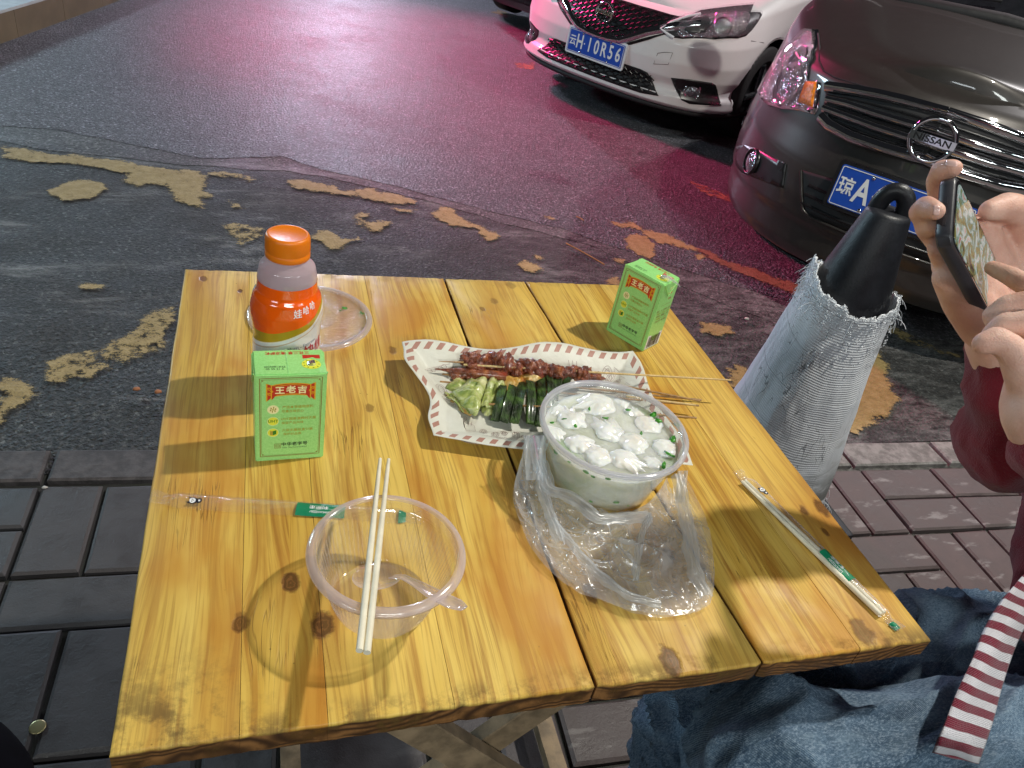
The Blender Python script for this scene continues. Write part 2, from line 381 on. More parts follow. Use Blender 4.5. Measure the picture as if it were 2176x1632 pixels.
def seg_dist(P, poly):
    """signed distance (inside positive) of points to a closed outline"""
    A = np.array(poly); B = np.roll(A, -1, 0); best = np.full(len(P), 1e9); ins = np.zeros(len(P), bool)
    for a, b in zip(A, B):
        d = b - a; t = np.clip(((P - a) @ d) / max(1e-9, d @ d), 0, 1); q = a + t[:, None] * d; best = np.minimum(best, np.hypot(*(P - q).T))
        c = ((a[1] > P[:, 1]) != (b[1] > P[:, 1])); 
        with np.errstate(divide='ignore', invalid='ignore'): xi = (b[0] - a[0]) * (P[:, 1] - a[1]) / (b[1] - a[1]) + a[0]
        ins ^= c & (P[:, 0] < xi)
    return np.where(ins, best, -best)
for pi_, (pts, w) in enumerate(PAINT):
    wp = [GX(*p) for p in pts]; fp = frac([(p.x, p.y) for p in wp], .16, 3); A = np.array(fp)
    x0_, y0_ = A.min(0); x1_, y1_ = A.max(0); mg = max(.018, .05 * min(x1_ - x0_, y1_ - y0_)); rs_ = max(.008, (x1_ - x0_ + y1_ - y0_) / 220)
    xs = np.arange(x0_ - mg, x1_ + mg, rs_); ys = np.arange(y0_ - mg, y1_ + mg, rs_)
    if (ys[0] < 2.0 < ys[-1]): ys = np.sort(np.append(ys, 2.0))
    G = np.array([(x, y) for x in xs for y in ys]); sd = seg_dist(G, fp); ny_ = len(ys)
    keep = sd > -mg; fs = [(i * ny_ + j, (i + 1) * ny_ + j, (i + 1) * ny_ + j + 1, i * ny_ + j + 1) for i in range(len(xs) - 1) for j in range(ny_ - 1)]
    fs = [f for f in fs if keep[f[0]] or keep[f[2]] or keep[f[1]] or keep[f[3]]]
    us = sorted({i for f in fs for i in f}); mp = {q: k for k, q in enumerate(us)}
    vv = [(G[i][0], G[i][1], gz(G[i][0], G[i][1]) + .0050 + .0004 * (pi_ % 3)) for i in us]
    o = obj('yellow_paint_patch', vv, [tuple(mp[i] for i in f) for f in fs], M_paint_w if w else M_paint, None, False, 'structure')
    at = o.data.attributes.new('inside', 'FLOAT', 'POINT'); sc_e = max(.02, mg * .9)
    at.data.foreach_set('value', np.clip(sd[us] / sc_e, -1, 1).astype(np.float32))

# ---- brick pavement and its kerb course
def brick_mat(name, sat):
    m = NM(name); c = m.co('World'); r = m.rnd()
    x = m.sep(c)[0]
    n1 = m.noise(c, 14, 6, .65); n2 = m.noise(c, 60, 4, .7)
    red_lit = m.ss(x, .0, .9)  # viewer's shadow put into the colour: left bricks darker, right ones redder
    a = m.mix(red_lit, (.040, .040, .043), (.082, .060, .058)); b = m.mix(red_lit, (.062, .062, .066), (.125, .095, .092))
    col = m.mix(m.ss(n1, .3, .7), a, b)
    col = m.mix(m.ma('MULTIPLY', r, .5), col, (.085, .070, .068))
    wf = m.ma('MULTIPLY', m.ss(m.noise(m.map(c, (1, 3, 1), rot=(0, 0, -.3)), 9, 6, .6), .57, .66), red_lit)
    col = m.mix(m.ma('MULTIPLY', wf, .6), col, (.30, .285, .275))
    col = m.mix(m.ss(n2, .58, .8, 0, .5), col, (.05, .05, .05))
    nrm = m.bump(m.ma('ADD', n2, m.ma('MULTIPLY', m.noise(c, 300, 3, .7), .5)), 1., .0012)
    return m.done(m.pbr(col, m.ss(n1, .3, .7, .38, .62), 0, nrm, .5))
M_brick = brick_mat('paving_brick', 1)
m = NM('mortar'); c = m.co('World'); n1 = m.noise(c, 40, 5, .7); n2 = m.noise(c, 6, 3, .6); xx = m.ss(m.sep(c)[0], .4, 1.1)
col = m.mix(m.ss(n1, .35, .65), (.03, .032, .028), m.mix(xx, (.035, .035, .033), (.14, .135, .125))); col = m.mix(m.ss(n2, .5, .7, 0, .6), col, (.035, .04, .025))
M_mortar = m.done(m.pbr(col, .85, 0, m.bump(n1, 1, .004)))
pav = ground_sheet('pavement', [(-60, -20), (60, -20), (60, 1.405), (-60, 1.405)], M_mortar, -.004)
BR = []
def brick_mesh(lx, ly, seed):
    random.seed(seed); h = .012; b = .006; t = []
    def ring(ix, z, j):
        return [((sx * (lx / 2 - ix)) + random.uniform(-j, j), (sy * (ly / 2 - ix)) + random.uniform(-j, j), z) for sx, sy in ((-1, -1), (1, -1), (1, 1), (-1, 1))]
    vs = ring(0, -.03, 0) + ring(0.0, h - b * .7, .0012) + ring(b, h, .001)
    fs = [(k + 4 * r, (k + 1) % 4 + 4 * r, (k + 1) % 4 + 4 * r + 4, k + 4 * r + 4) for r in range(2) for k in range(4)] + [(8, 9, 10, 11)]
    return mesh(vs, fs, 'brick')
GW, GL = .1225, .245
mH = [brick_mesh(GL - .009, GW - .009, i) for i in range(3)]; mV = [brick_mesh(GW - .009, GL - .009, i + 9) for i in range(3)]
mH0 = brick_mesh(.33, .098, 31)
for me in mH + mV: me.materials.append(M_brick)
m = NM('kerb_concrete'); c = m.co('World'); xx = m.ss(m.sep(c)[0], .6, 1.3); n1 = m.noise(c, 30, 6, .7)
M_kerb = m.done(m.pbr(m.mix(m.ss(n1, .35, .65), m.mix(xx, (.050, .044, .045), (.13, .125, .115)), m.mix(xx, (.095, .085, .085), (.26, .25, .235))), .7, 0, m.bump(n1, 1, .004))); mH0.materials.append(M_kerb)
random.seed(11)
PA = math.atan(-.034)
def add_brick(me, x, y, parent=pav, a=0):
    o = bpy.data.objects.new('brick', me); COL.objects.link(o); o.parent = parent
    o.location = (x, y, random.uniform(-.0025, .0025)); o.rotation_euler = (random.uniform(-.008, .008), random.uniform(-.008, .008), PA + a + random.uniform(-.006, .006)); return o
x0b, y0b = -.4506, 1.353
def bp(i, j):  # brick cell corner (columns right, rows toward the camera)
    dx, dy = i * GW, -j * GW; c, s_ = math.cos(PA), math.sin(PA); return x0b + dx * c - dy * s_, y0b + dx * s_ + dy * c
used = set()
def put(kind, i, j):
    cells = [(i, j), (i + 1, j)] if kind == 'H' else [(i, j), (i, j + 1)]
    if any(c in used for c in cells): return
    used.update(cells); ce = bp(i + (1 if kind == 'H' else .5), j + (.5 if kind == 'H' else 1))
    add_brick(random.choice(mH if kind == 'H' else mV), *ce)
# bricks seen left of the table and right of it are laid as in the place; the rest follows the same rows
for q in [('V', 0, 0), ('V', 1, 0), ('V', 2, 0), ('H', -2, 0), ('H', -2, 1), ('H', 0, 2), ('H', 2, 2), ('V', -1, 2), ('V', 0, 3), ('V', 1, 3), ('V', -1, 4), ('V', 2, 3), ('V', 3, 3),
          ('V', 15, 0), ('V', 16, 0), ('H', 17, 0), ('H', 17, 1), ('V', 14, 1), ('H', 15, 2), ('V', 17, 2), ('V', 18, 2), ('V', 14, 3), ('V', 15, 3), ('V', 16, 3), ('H', 19, 0), ('H', 19, 1)]: put(*q)
for j in range(-0, 11):
    for i in range(-5, 24):
        if (i, j) in used: continue
        if i > 3 and i < 12 and j < 3: pass
        k = (i // 2 + j // 2) % 2
        if (k == 0 or (i, j + 1) in used) and (i + 1, j) not in used: put('H', i, j)
        elif (i, j + 1) not in used: put('V', i, j)
        else: put('H', i, j)
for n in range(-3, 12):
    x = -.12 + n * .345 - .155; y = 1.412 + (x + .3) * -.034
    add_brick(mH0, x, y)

# ================================================================== table
TZ = .75
def T(u, v, h=0.): return PX(u, v, TZ + h)
KN = [(.020, .435, .011, 1), (.043, .389, .014, 1), (-.019, .400, .010, .9), (.586, .477, .013, .9), (.561, .476, .008, .9), (.567, .443, .006, .8), (.527, .322, .016, .75), (.278, .395, .010, .9), (.324, .318, .014, .9), (.229, .484, .011, .45), (.312, .908, .009, .5), (-.029, .916, .005, 1), (.151, .781, .009, .7), (.110, .667, .008, .6), (.373, .430, .010, .8), (.29, .885, .006, .6), (-.075, .945, .007, .8), (.175, .735, .006, .7), (.35, .955, .010, .4), (.445, .62, .007, .5)]
m = NM('varnished_pine'); c = m.co('World'); X, Y, Z = m.sep(c); rnd = m.rnd()
r7 = m.ma('MULTIPLY', rnd, 9.)
warp = m.noise(m.comb(m.ma('MULTIPLY', X, 7.), m.ma('MULTIPLY', Y, 1.5), r7), 1., 3, .5)
t = m.ma('ADD', X, m.ma('MULTIPLY', warp, .060)); kd = None; kcore = None; kring = None; knn = m.noise(c, 95, 3, .6)
for kx, ky, ks, kw in KN:
    ks *= .74
    dx = m.ma('SUBTRACT', X, kx); dy = m.ma('MULTIPLY', m.ma('SUBTRACT', Y, ky), .62)
    d2 = m.ma('ADD', m.ma('MULTIPLY', dx, dx), m.ma('MULTIPLY', dy, dy)); d = m.ma('ADD', m.ma('SQRT', d2), m.ma('MULTIPLY', m.ma('SUBTRACT', knn, .5), ks * 1.1))
    fall = m.ma('POWER', 2.718, m.ma('MULTIPLY', m.ma('ADD', m.ma('MULTIPLY', dx, dx), m.ma('MULTIPLY', m.ma('MULTIPLY', dy, dy), .35)), -1 / (ks * 2.2) ** 2))
    t = m.ma('ADD', t, m.ma('MULTIPLY', m.ma('MULTIPLY', fall, m.ma('SIGN', dx)), ks * .75))
    core = m.ma('MULTIPLY', m.ss(m.ma('ADD', d, m.ma('MULTIPLY', m.ma('SUBTRACT', warp, .5), ks * .8)), ks * .55, ks * 1.0, 1, 0), kw)
    halo = m.ma('MULTIPLY', fall, kw * .38)
    kcore = core if kcore is None else m.ma('MAXIMUM', kcore, core); kd = halo if kd is None else m.ma('MAXIMUM', kd, halo)
    rg = m.ma('MULTIPLY', m.ma('MULTIPLY', m.ma('SINE', m.ma('MULTIPLY', d, 6.28 / (ks * .30))), .5), core); kring = rg if kring is None else m.ma('ADD', kring, rg)
gv = m.comb(m.ma('MULTIPLY', t, 1.), m.ma('MULTIPLY', Y, .05), r7)
g1 = m.noise(gv, 26, 3, .55); g2 = m.noise(gv, 110, 4, .6); g3 = m.noise(m.comb(m.ma('MULTIPLY', t, 1.), m.ma('MULTIPLY', Y, .02), r7), 420, 3, .6)
col = m.ramp(g1, [(.26, (.42, .20, .030)), (.40, (.60, .36, .060)), (.55, (.71, .475, .100)), (.75, (.80, .59, .155))])
col = m.mix(m.ma('MULTIPLY', m.ss(g2, .46, .67), .62), col, (.36, .145, .022))
col = m.mix(m.ma('MULTIPLY', m.ss(g3, .48, .66), .45), col, (.26, .105, .018))
col = m.mix(m.ma('MULTIPLY', m.ma('SUBTRACT', m.ma('MULTIPLY', rnd, 2.), 1.), .20), col, (.80, .58, .20))
stain = m.noise(m.comb(m.ma('MULTIPLY', X, 3.), m.ma('MULTIPLY', Y, 1.3), r7), 3., 4, .55)
col = m.mix(m.ma('MULTIPLY', m.ss(stain, .51, .66), .62), col, (.50, .20, .026))
# thin dark cracks along the grain, heavier toward the front edge
crk = m.noise(m.comb(m.ma('MULTIPLY', t, 1.), m.ma('MULTIPLY', Y, .035), m.ma('ADD', r7, 3.)), 240, 2, .5)
cmask = m.noise(m.comb(m.ma('MULTIPLY', X, 1.), m.ma('MULTIPLY', Y, .6), r7), 14, 3, .6)
crf = m.ma('MULTIPLY', m.ss(m.ma('ABSOLUTE', m.ma('SUBTRACT', crk, .5)), .0, .022, 1, 0), m.ss(cmask, .56, .70))
col = m.mix(m.ma('MULTIPLY', crf, .42), col, (.07, .028, .010))
col = m.mix(kd, col, (.36, .13, .022)); col = m.mix(m.ma('MULTIPLY', kcore, .88), col, (.075, .028, .010)); col = m.mix(m.ss(kring, .1, .4, 0, .35), col, (.33, .14, .04))
# grime at the front edge and corners
gr = m.noise(c, 26, 6, .7); edgeg = m.ma('MAXIMUM', m.ss(Y, .306, .330, 1, 0), m.ma('MULTIPLY', m.ss(Y, .945, .972), .5))
corner = m.ma('MULTIPLY', m.ss(Y, .315, .40, 1, 0), m.ss(X, -.06, .03, 1, 0))
gf = m.ma('MULTIPLY', m.ma('MAXIMUM', m.ma('MULTIPLY', edgeg, .75), m.ma('MULTIPLY', corner, .8)), m.ss(gr, .44, .62))
col = m.mix(m.ma('MULTIPLY', gf, .85), col, (.05, .034, .022))
spots = m.ma('MULTIPLY', m.ss(m.vor(c, 55), .0, .06, 1, 0), m.ss(m.noise(c, 9, 2), .52, .6)); col = m.mix(m.ma('MULTIPLY', spots, .8), col, (.05, .025, .01))
# greasy grey scuffs
sc_ = m.noise(m.map(c, (1, 1.6, 1)), 11, 6, .7); col = m.mix(m.ss(sc_, .66, .76, 0, .35), col, (.20, .15, .11))
below = m.ss(Z, TZ - .0045, TZ - .0015, 1, 0)
endg = m.ma('MULTIPLY', m.ma('ADD', m.ma('SINE', m.ma('MULTIPLY', m.vor(m.map(c, (9, 9, 22)), 1.), 70.)), 1.), .5)
dark = m.mix(m.ma('MULTIPLY', endg, m.ss(gr, .35, .6)), (.055, .026, .012), (.26, .12, .04)); col = m.mix(m.ma('MULTIPLY', below, m.ss(gr, .2, .5, .75, 1.)), col, dark)
hgt = m.ma('SUBTRACT', m.ma('MULTIPLY', g2, .35), m.ma('MULTIPLY', m.ma('ADD', crf, kcore), .8))
nrm = m.bump(m.ma('ADD', hgt, m.ma('MULTIPLY', m.noise(c, 45, 3, .5), .35)), 1., .0006)
ro = m.ss(m.noise(c, 13, 4, .6), .3, .75, .38, .55)
M_wood = m.done(m.pbr(col, m.ma('ADD', ro, m.ma('MULTIPLY', gf, .3)), 0, nrm, .18))

table = empty('wooden_table', (.247, .6375, 0), 'square table of varnished pine boards with dark worn front edge, holding the meal', 'table')
YF, YB = .3045, .9707
seams = [(-.099, -.099), (-.018, -.018), (.042, .042), (.135, .135), (.2515, .2515), (.3685 + .008, .409), (.498, .512), (.5935, .5935)]
gap = [0, .00008, .00008, .00008, .0013, .0012, .0001, 0]
def board(i):
    (a0, a1), (b0, b1) = (seams[i][1], seams[i][0]), (seams[i + 1][1], seams[i + 1][0])   # back, front x
    if i == 0: pass
    ga, gb = gap[i], gap[i + 1]
    rr = random.Random(i + 3)
    xl = lambda y: seams[i][0] * 0 + ((seams[i][1] - seams[i][0]) * (YB - y) / (YB - YF) + seams[i][0]) + ga
    xr = lambda y: ((seams[i + 1][1] - seams[i + 1][0]) * (YB - y) / (YB - YF) + seams[i + 1][0]) - gb
    out = []
    n = max(3, int((xr(YF) - xl(YF)) / .006))
    for k in range(n + 1):
        x = xl(YF) + (xr(YF) - xl(YF)) * k / n; e = min(k, n - k) / 2.
        out.append((x, YF + abs(fbm((x * 60, 3, i), 1)) * .0018 + (0.001 if k in (0, n) and gap[i + (1 if k else 0)] > .001 else 0)))
    m_ = 26
    for k in range(1, m_): y = YF + (YB - YF) * k / m_; out.append((xr(y) - (abs(nz((y * 40, i, 1))) * .0018 if (gb > .001 or i == 6) else 0), y))
    for k in range(n + 1):
        x = xr(YB) + (xl(YB) - xr(YB)) * k / n; out.append((x, YB - abs(fbm((x * 55, 8, i), 1)) * .003))
    for k in range(1, m_): y = YB + (YF - YB) * k / m_; out.append((xl(y) + (abs(nz((y * 40, i, 7))) * .0018 if (ga > .001 or i == 0) else 0), y))
    N = len(out); cxm = sum(p[0] for p in out) / N; cym = sum(p[1] for p in out) / N
    def ins(p, d, side=True):
        x, y = p; ex = d if (ga > .001 or i in (0,)) and abs(x - xl(y)) < .003 else 0; ex2 = d if (gb > .001 or i == 6) and abs(x - xr(y)) < .003 else 0
        small = .06 * d
        x += (ex or (small if abs(x - xl(y)) < .002 else 0)) - (ex2 or (small if abs(x - xr(y)) < .002 else 0))
        if y < YF + .006: y += d
        if y > YB - .006: y -= d
        return x, y
    dz = rr.uniform(-.0004, .0004)
    rings = [([p for p in out], TZ - .022), ([p for p in out], TZ - .0022 + dz), ([ins(p, .0007) for p in out], TZ - .0007 + dz), ([ins(p, .0022) for p in out], TZ + dz)]
    vs = []; fs = []
    for pts, z in rings: vs += [(x, y, z) for x, y in pts]
    for r in range(3): fs += [(r * N + k, r * N + (k + 1) % N, (r + 1) * N + (k + 1) % N, (r + 1) * N + k) for k in range(N)]
    fs.append(tuple(range(3 * N, 4 * N))); fs.append(tuple(range(N))[::-1])
    o = obj('board', vs, fs, M_wood, table, True); return sharp(o, 55)
for i in range(7): board(i)
M_legw = plain('weathered_leg_wood', (.24, .17, .10), .6, 0, .35, 30, .0006, 120)
def beam(name, a, b, w, t, mat, parent):
    a, b = Vector(a), Vector(b); d = (b - a); L = d.length; d.normalize()
    s = Vector((0, 1, 0)); n = d.cross(s).normalized(); vs = []
    bm = bmesh.new(); bmesh.ops.create_cube(bm, size=1)
    for v in bm.verts: v.co = a + d * (v.co.x + .5) * L + n * v.co.y * w + s * v.co.z * t
    bmesh.ops.bevel(bm, geom=bm.edges[:], offset=.0015, segments=1, affect='EDGES')
    return bm_obj(name, bm, mat, parent, False)
for y in (.44, .86):
    beam('leg', (-.02, y, .700), (.56, y, .004), .042, .020, M_legw, table)
    beam('leg', (.515, y + .022, .700), (-.065, y + .022, .004), .042, .020, M_legw, table)
box('crossbar', .0, .04, .335, .94, .700, .7275, M_legw, table, .001)
box('crossbar', .47, .51, .335, .94, .700, .7275, M_legw, table, .001)
box('stretcher', .02, .05, .43, .88, .05, .075, M_legw, table, .001)
box('stretcher', .44, .47, .43, .88, .05, .075, M_legw, table, .001)

# ================================================================== inks and common materials
def ink(name, col, rough=.45): return plain(name, col, rough, 0, .03, 60)
I_red = ink('ink_red', (.55, .03, .015)); I_gold = ink('ink_gold', (.80, .42, .02)); I_cream = ink('ink_cream', (.92, .86, .45)); I_brown = ink('ink_brown', (.26, .13, .02))
I_yel = ink('ink_yellow', (.78, .80, .06)); I_pale = ink('ink_pale_green', (.72, .90, .38)); I_blk = ink('ink_black', (.01, .012, .01)); I_dgr = ink('ink_green', (.03, .22, .02)); I_white = ink('ink_white', (.85, .85, .85))
I_wine = ink('ink_wine', (.45, .01, .03)); I_grey = ink('ink_grey', (.20, .22, .27)); I_rose = ink('ink_rose', (.50, .24, .18)); I_line = ink('ink_line', (.36, .27, .24)); I_ol = ink('ink_olive', (.42, .36, .03)); I_tan = ink('ink_tan', (.45, .35, .05))
m = NM('green_carton_paper'); c = m.co('Object'); n1 = m.noise(m.map(c, (1, 1, 1)), 500, 3, .7); n2 = m.noise(m.map(c, (1, 1, 6)), 900, 2, .6)
colr = m.mix(m.ss(n1, .3, .7), (.30, .70, .20), (.38, .79, .27)); M_green = m.done(m.pbr(colr, .34, 0, m.bump(m.ma('ADD', m.noise(c, 60, 3), m.ma('MULTIPLY', n2, .1)), 1, .0006), .5, Coat_Weight=.3, Coat_Roughness=.2))
M_straw = thin_plastic('straw_plastic', (.96, .96, .97), .25, (.9, .9, .92), .12)
M_foil = plain('foil', (.62, .66, .68), .22, .9, .1, 200, .0008, 300)

def carton(p_bl, p_br, label, straw):
    bl, br = Vector(p_bl), Vector(p_br); d = br - bl; a = math.atan2(d.y, d.x)
    w, dp, h = .0645, .040, .1045
    root = empty('drink_carton', bl, label, 'drink carton', 'two herbal tea cartons', a); LOCAL.add(root.name)
    bm = bmesh.new(); nx, ny, nzz = 14, 9, 22
    rr = random.Random(int(straw) + 5)
    vs = []; fs = []
    bmesh.ops.create_cube(bm, size=1)
    bmesh.ops.subdivide_edges(bm, edges=bm.edges[:], cuts=11, use_grid_fill=True)
    for v in bm.verts:
        x, y, z = v.co.x + .5, v.co.y + .5, v.co.z + .5
        e = .0009
        X_, Y_, Z_ = x * w, y * dp, z * h
        # soft corners
        bulge = math.sin(math.pi * x) * math.sin(math.pi * z)
        if y < .01: Y_ -= .0009 * bulge
        if y > .99: Y_ += .0009 * bulge
        if x < .01: X_ -= .0006 * math.sin(math.pi * y) * math.sin(math.pi * z)
        if x > .99: X_ += .0006 * math.sin(math.pi * y) * math.sin(math.pi * z)
        if z > .99: Z_ += .0005 * nz((x * 3, y * 2, straw * 5)) - .0009 * smooth(.25, 0, min(x, 1 - x)) * math.sin(math.pi * y)
        v.co = Vector((X_, Y_, Z_))
    bev = [e_ for e_ in bm.edges if len(e_.link_faces) == 2 and e_.calc_face_angle(0) > 1.]
    bmesh.ops.bevel(bm, geom=bev, offset=.0011, segments=2, affect='EDGES')
    body = bm_obj('box', bm, M_green, root); sharp(body, 60)
    bvh = BVHTree.FromPolygons([v.co.copy() for v in body.data.vertices], [tuple(p.vertices) for p in body.data.polygons])
    def on(o, dr):
        h_ = bvh.ray_cast(o, dr); return h_[0]
    def front(x, y, l):
        q = on(Vector((x, -.05, y)), Vector((0, 1, 0))); return (x, (q.y if q else 0) - .00012 - l * .00008, y)
    def side(x, y, l):
        q = on(Vector((.15, x, y)), Vector((-1, 0, 0))); return ((q.x if q else w) + .00012 + l * .00008, x, y)
    def top(x, y, l):
        q = on(Vector((x, y, .2)), Vector((0, 0, -1))); return (x, y, (q.z if q else h) + .00012 + l * .00008)
    P = Print(front)
    def dense(pts, k=6): 
        o = []
        for i in range(len(pts) - 1):
            for j in range(k): t = j / k; o.append((pts[i][0] * (1 - t) + pts[i + 1][0] * t, pts[i][1] * (1 - t) + pts[i + 1][1] * t))
        return o + [pts[-1]]
    a0, a1, b0, b1 = .0045, .0600, .0065, .1005
    P.strip(dense([(a0, b0), (a1, b0), (a1, b1), (a0, b1), (a0, b0)], 10), .0007, I_brown)
    i_ = .0012; q = .0028
    P.strip(dense([(a0 + i_, b0 + i_ + q), (a0 + i_, b1 - i_ - q), (a0 + i_ + q, b1 - i_ - .0004), (a1 - i_ - q, b1 - i_ - .0004), (a1 - i_, b1 - i_ - q), (a1 - i_, b0 + i_ + q), (a1 - i_ - q, b0 + i_), (a0 + i_ + q, b0 + i_), (a0 + i_, b0 + i_ + q)], 8), .0003, I_brown)
    for sx, sy in ((a0 + .0022, b0 + .0022), (a1 - .0022, b0 + .0022), (a0 + .0022, b1 - .0022), (a1 - .0022, b1 - .0022)): P.ell(sx, sy, .0007, .0007, I_brown, 1, 8)
    # bowed name plaque
    def plaque(g, hh, mat, lift, ww):
        up = []; dn = []
        for k in range(25):
            t = k / 24 * 2 - 1; x = .0322 + t * ww; bow = .0032 * (1 - t * t)
            fl = .0030 * smooth(.72, 1, abs(t)) + .0006 * math.sin(abs(t) * 14) * smooth(.6, .8, abs(t))
            up.append((x, .0850 + bow + hh + fl * .8)); dn.append((x, .0850 + bow * .9 - hh - fl * 1.1))
        vv = up + dn; n = 25; P.add(vv, [(k, k + 1, n + k + 1, n + k) for k in range(24)], mat, lift)
    plaque(0, .0068, I_gold, 1, .0222); plaque(0, .0059, I_red, 2, .0210); plaque(0, .0051, I_gold, 3, .0180); plaque(0, .0045, I_red, 4, .0170)
    for sg in (-1, 1):
        for (ox, oy, r_) in ((.0195, .0030, .0019), (.0192, -.0030, .0019), (.0172, 0, .0014)):
            P.strip([(.0322 + sg * (ox + r_ * (1 - k / 22) * math.cos(k * .55) * 1.), .0858 + oy + r_ * (1 - k / 22) * math.sin(k * .55)) for k in range(18)], .0006, I_gold, 5)
    for k, ch in enumerate('王老吉'):
        P.text(ch, .0222 + k * .0100, .0872 + (0 if k == 1 else -.0006), .0088, I_cream, 6, .00028)
    # the three round icons and their lines
    for k, (y, l1, l2) in enumerate(((.0648, '严选本草植物原料', '尽量百味匠心'), (.0508, 'UHT超高温瞬时灭菌', '保留产品风味'), (.0368, '六层无菌纸盒包装', '保护好品质'))):
        P.ell(.0162, y, .0054, .0054, I_pale, 1); P.ell(.0162, y, .0048, .0048, I_yel if k else I_cream, 2)
        P.text(l1, .0395 - (.0008 if k != 1 else 0), y + .0022, .0036, I_ol, 1, .00004); P.text(l2, .0340, y - .0026, .0034, I_ol, 1, .00003)
        if k == 0:
            for j in range(6):
                aa = j * math.pi / 3 + .3; P.ell(.0162 + .0024 * math.cos(aa), y + .0024 * math.sin(aa), .0006, .0012, I_tan, 3, 8); P.strip([(.0162, y), (.0162 + .003 * math.cos(aa), y + .003 * math.sin(aa))], .0004, I_ol, 3)
        elif k == 1: P.text('UHT', .0162, y, .0046, I_dgr, 3, .00006)
        else:
            P.poly([(.0135, y - .0025), (.0160, y - .0033), (.0160, y + .0020), (.0135, y + .0026)], I_tan, 3); P.poly([(.0160, y - .0033), (.0192, y - .0018), (.0192, y + .0030), (.0160, y + .0020)], I_dgr, 3)
    for r_ in (.0028, .0016): P.strip([(.0205 - r_, .0195 - r_), (.0205 + r_, .0195 - r_), (.0205 + r_, .0195 + r_), (.0205 - r_, .0195 + r_)], .0005, I_brown, 1, True)
    P.strip([(.0185, .0195), (.0225, .0195)], .0005, I_brown, 1)
    P.text('中华老字号', .0362, .0210, .0050, I_blk, 1, .0001); P.text('China Time-honored Brand', .0362, .0170, .0021, I_blk, 1)
    P.build('print', root)
    Q = Print(side)
    Q.strip([(.004, .003), (.036, .003), (.036, .0225), (.004, .0225)], .0001, I_white); Q.poly([(.003, .002), (.038, .002), (.038, .024), (.003, .024)], I_white, 1)
    x = .006; r2 = random.Random(3)
    while x < .034:
        ww = r2.choice((.0003, .0006, .0009)); Q.poly([(x, .0035), (x + ww, .0035), (x + ww, .0215), (x, .0215)], I_blk, 2); x += ww + r2.choice((.0003, .0005, .0008))
    for k, s_ in enumerate(('配料：水、白砂糖、仙草', '鸡蛋花、布渣叶、菊花', '金银花、夏枯草、甘草', '保质期：十二个月', '贮存方法：置于常温')): Q.text(s_, .0205, .062 - k * .0042, .0030, I_ol if k % 2 else I_brown, 1, .00003)
    Q.text('本草', .026, .078, .004, I_wine, 1); Q.strip([(.010, .070 + .006 * 0), (.032, .070)], .0003, I_brown, 1)
    Q.poly([(.019, .1030), (.030, .1030), (.028, .086), (.020, .084)], I_red, 1); Q.text('凉茶', .0245, .093, .0055, I_cream, 2, .0001)
    # folded ear of the side
    Q.strip([(.002, .1035), (.019, .084), (.038, .1035)], .0005, I_dgr, 1)
    Q.build('print', root)
    U = Print(top)
    U.text('三花三草 清凉舒畅', .031, .0345, .0052, I_red, 1, .00008, math.pi, .95)
    U.text('20250813HZ', .0185, .0120, .0036, I_blk, 1); U.text('05 55 21 A', .0185, .0085, .0036, I_blk, 1)
    U.poly([(.0445, .0245), (.0605, .0245), (.0605, .0305), (.0445, .0305)], I_red, 1)
    U.ell(.0515, .0150, .0088, .0078, I_yel, 1)
    for k in range(9): aa = k * .7; U.ell(.0515 + .0070 * math.cos(aa), .0150 + .0060 * math.sin(aa), .0008, .0006, I_dgr, 2, 6)
    U.ell(.0515, .0150, .0042, .0036, M_straw, 3)
    U.build('print', root)
    # foil seal left torn up, and the crimp seams
    vs, fs = grid(8, 5, lambda u, v: (.0478 + u * .007, .0125 + v * .005, .1054 + .0022 * math.sin(u * 2.2) + .0006 * nz((u * 5, v * 4, 1)))); obj('seal_tab', vs, fs, M_foil, root)
    vs, fs = grid(12, 3, lambda u, v: (.0300 + (v - .5) * .0004, u * .0398 + .0001, .1050 + .0002 * math.sin(v * 3.1))); obj('seam', vs, fs, M_green, root)
    tube('folded_ear', [(w + .0004, .003, h - .001), (w + .0010, .019, h - .021), (w + .0004, .036, h - .001)], .0006, M_green, root, 6)
    tube('folded_ear', [(-.0004, .003, h - .001), (-.0010, .019, h - .021), (-.0004, .036, h - .001)], .0006, M_green, root, 6)
    if straw:
        tube('straw', [(.0500, .0150, .1050), (.0530, .0150, .1085), (.0600, .0150, .1095), (.070, .0145, .1085), (.080, .0140, .1060)], [.0021, .0021, .0021, .0016, .0004], M_straw, root, 12)
        vs, fs = grid(9, 6, lambda u, v: (.052 + u * .012, .0145 + (v - .5) * .012, .1060 + .003 * math.sin(u * 3) + .0012 * nz((u * 6, v * 5, 3)))); obj('straw_wrapper', vs, fs, M_straw, root)
    return root
carton(T(543, 982), T(688, 972), 'green herbal tea carton standing at the left, in front of the orange bottle', 0)
carton(T(1287, 701), T(1360, 745), 'green herbal tea carton near the back right corner, a clear straw lying on its top', 1)

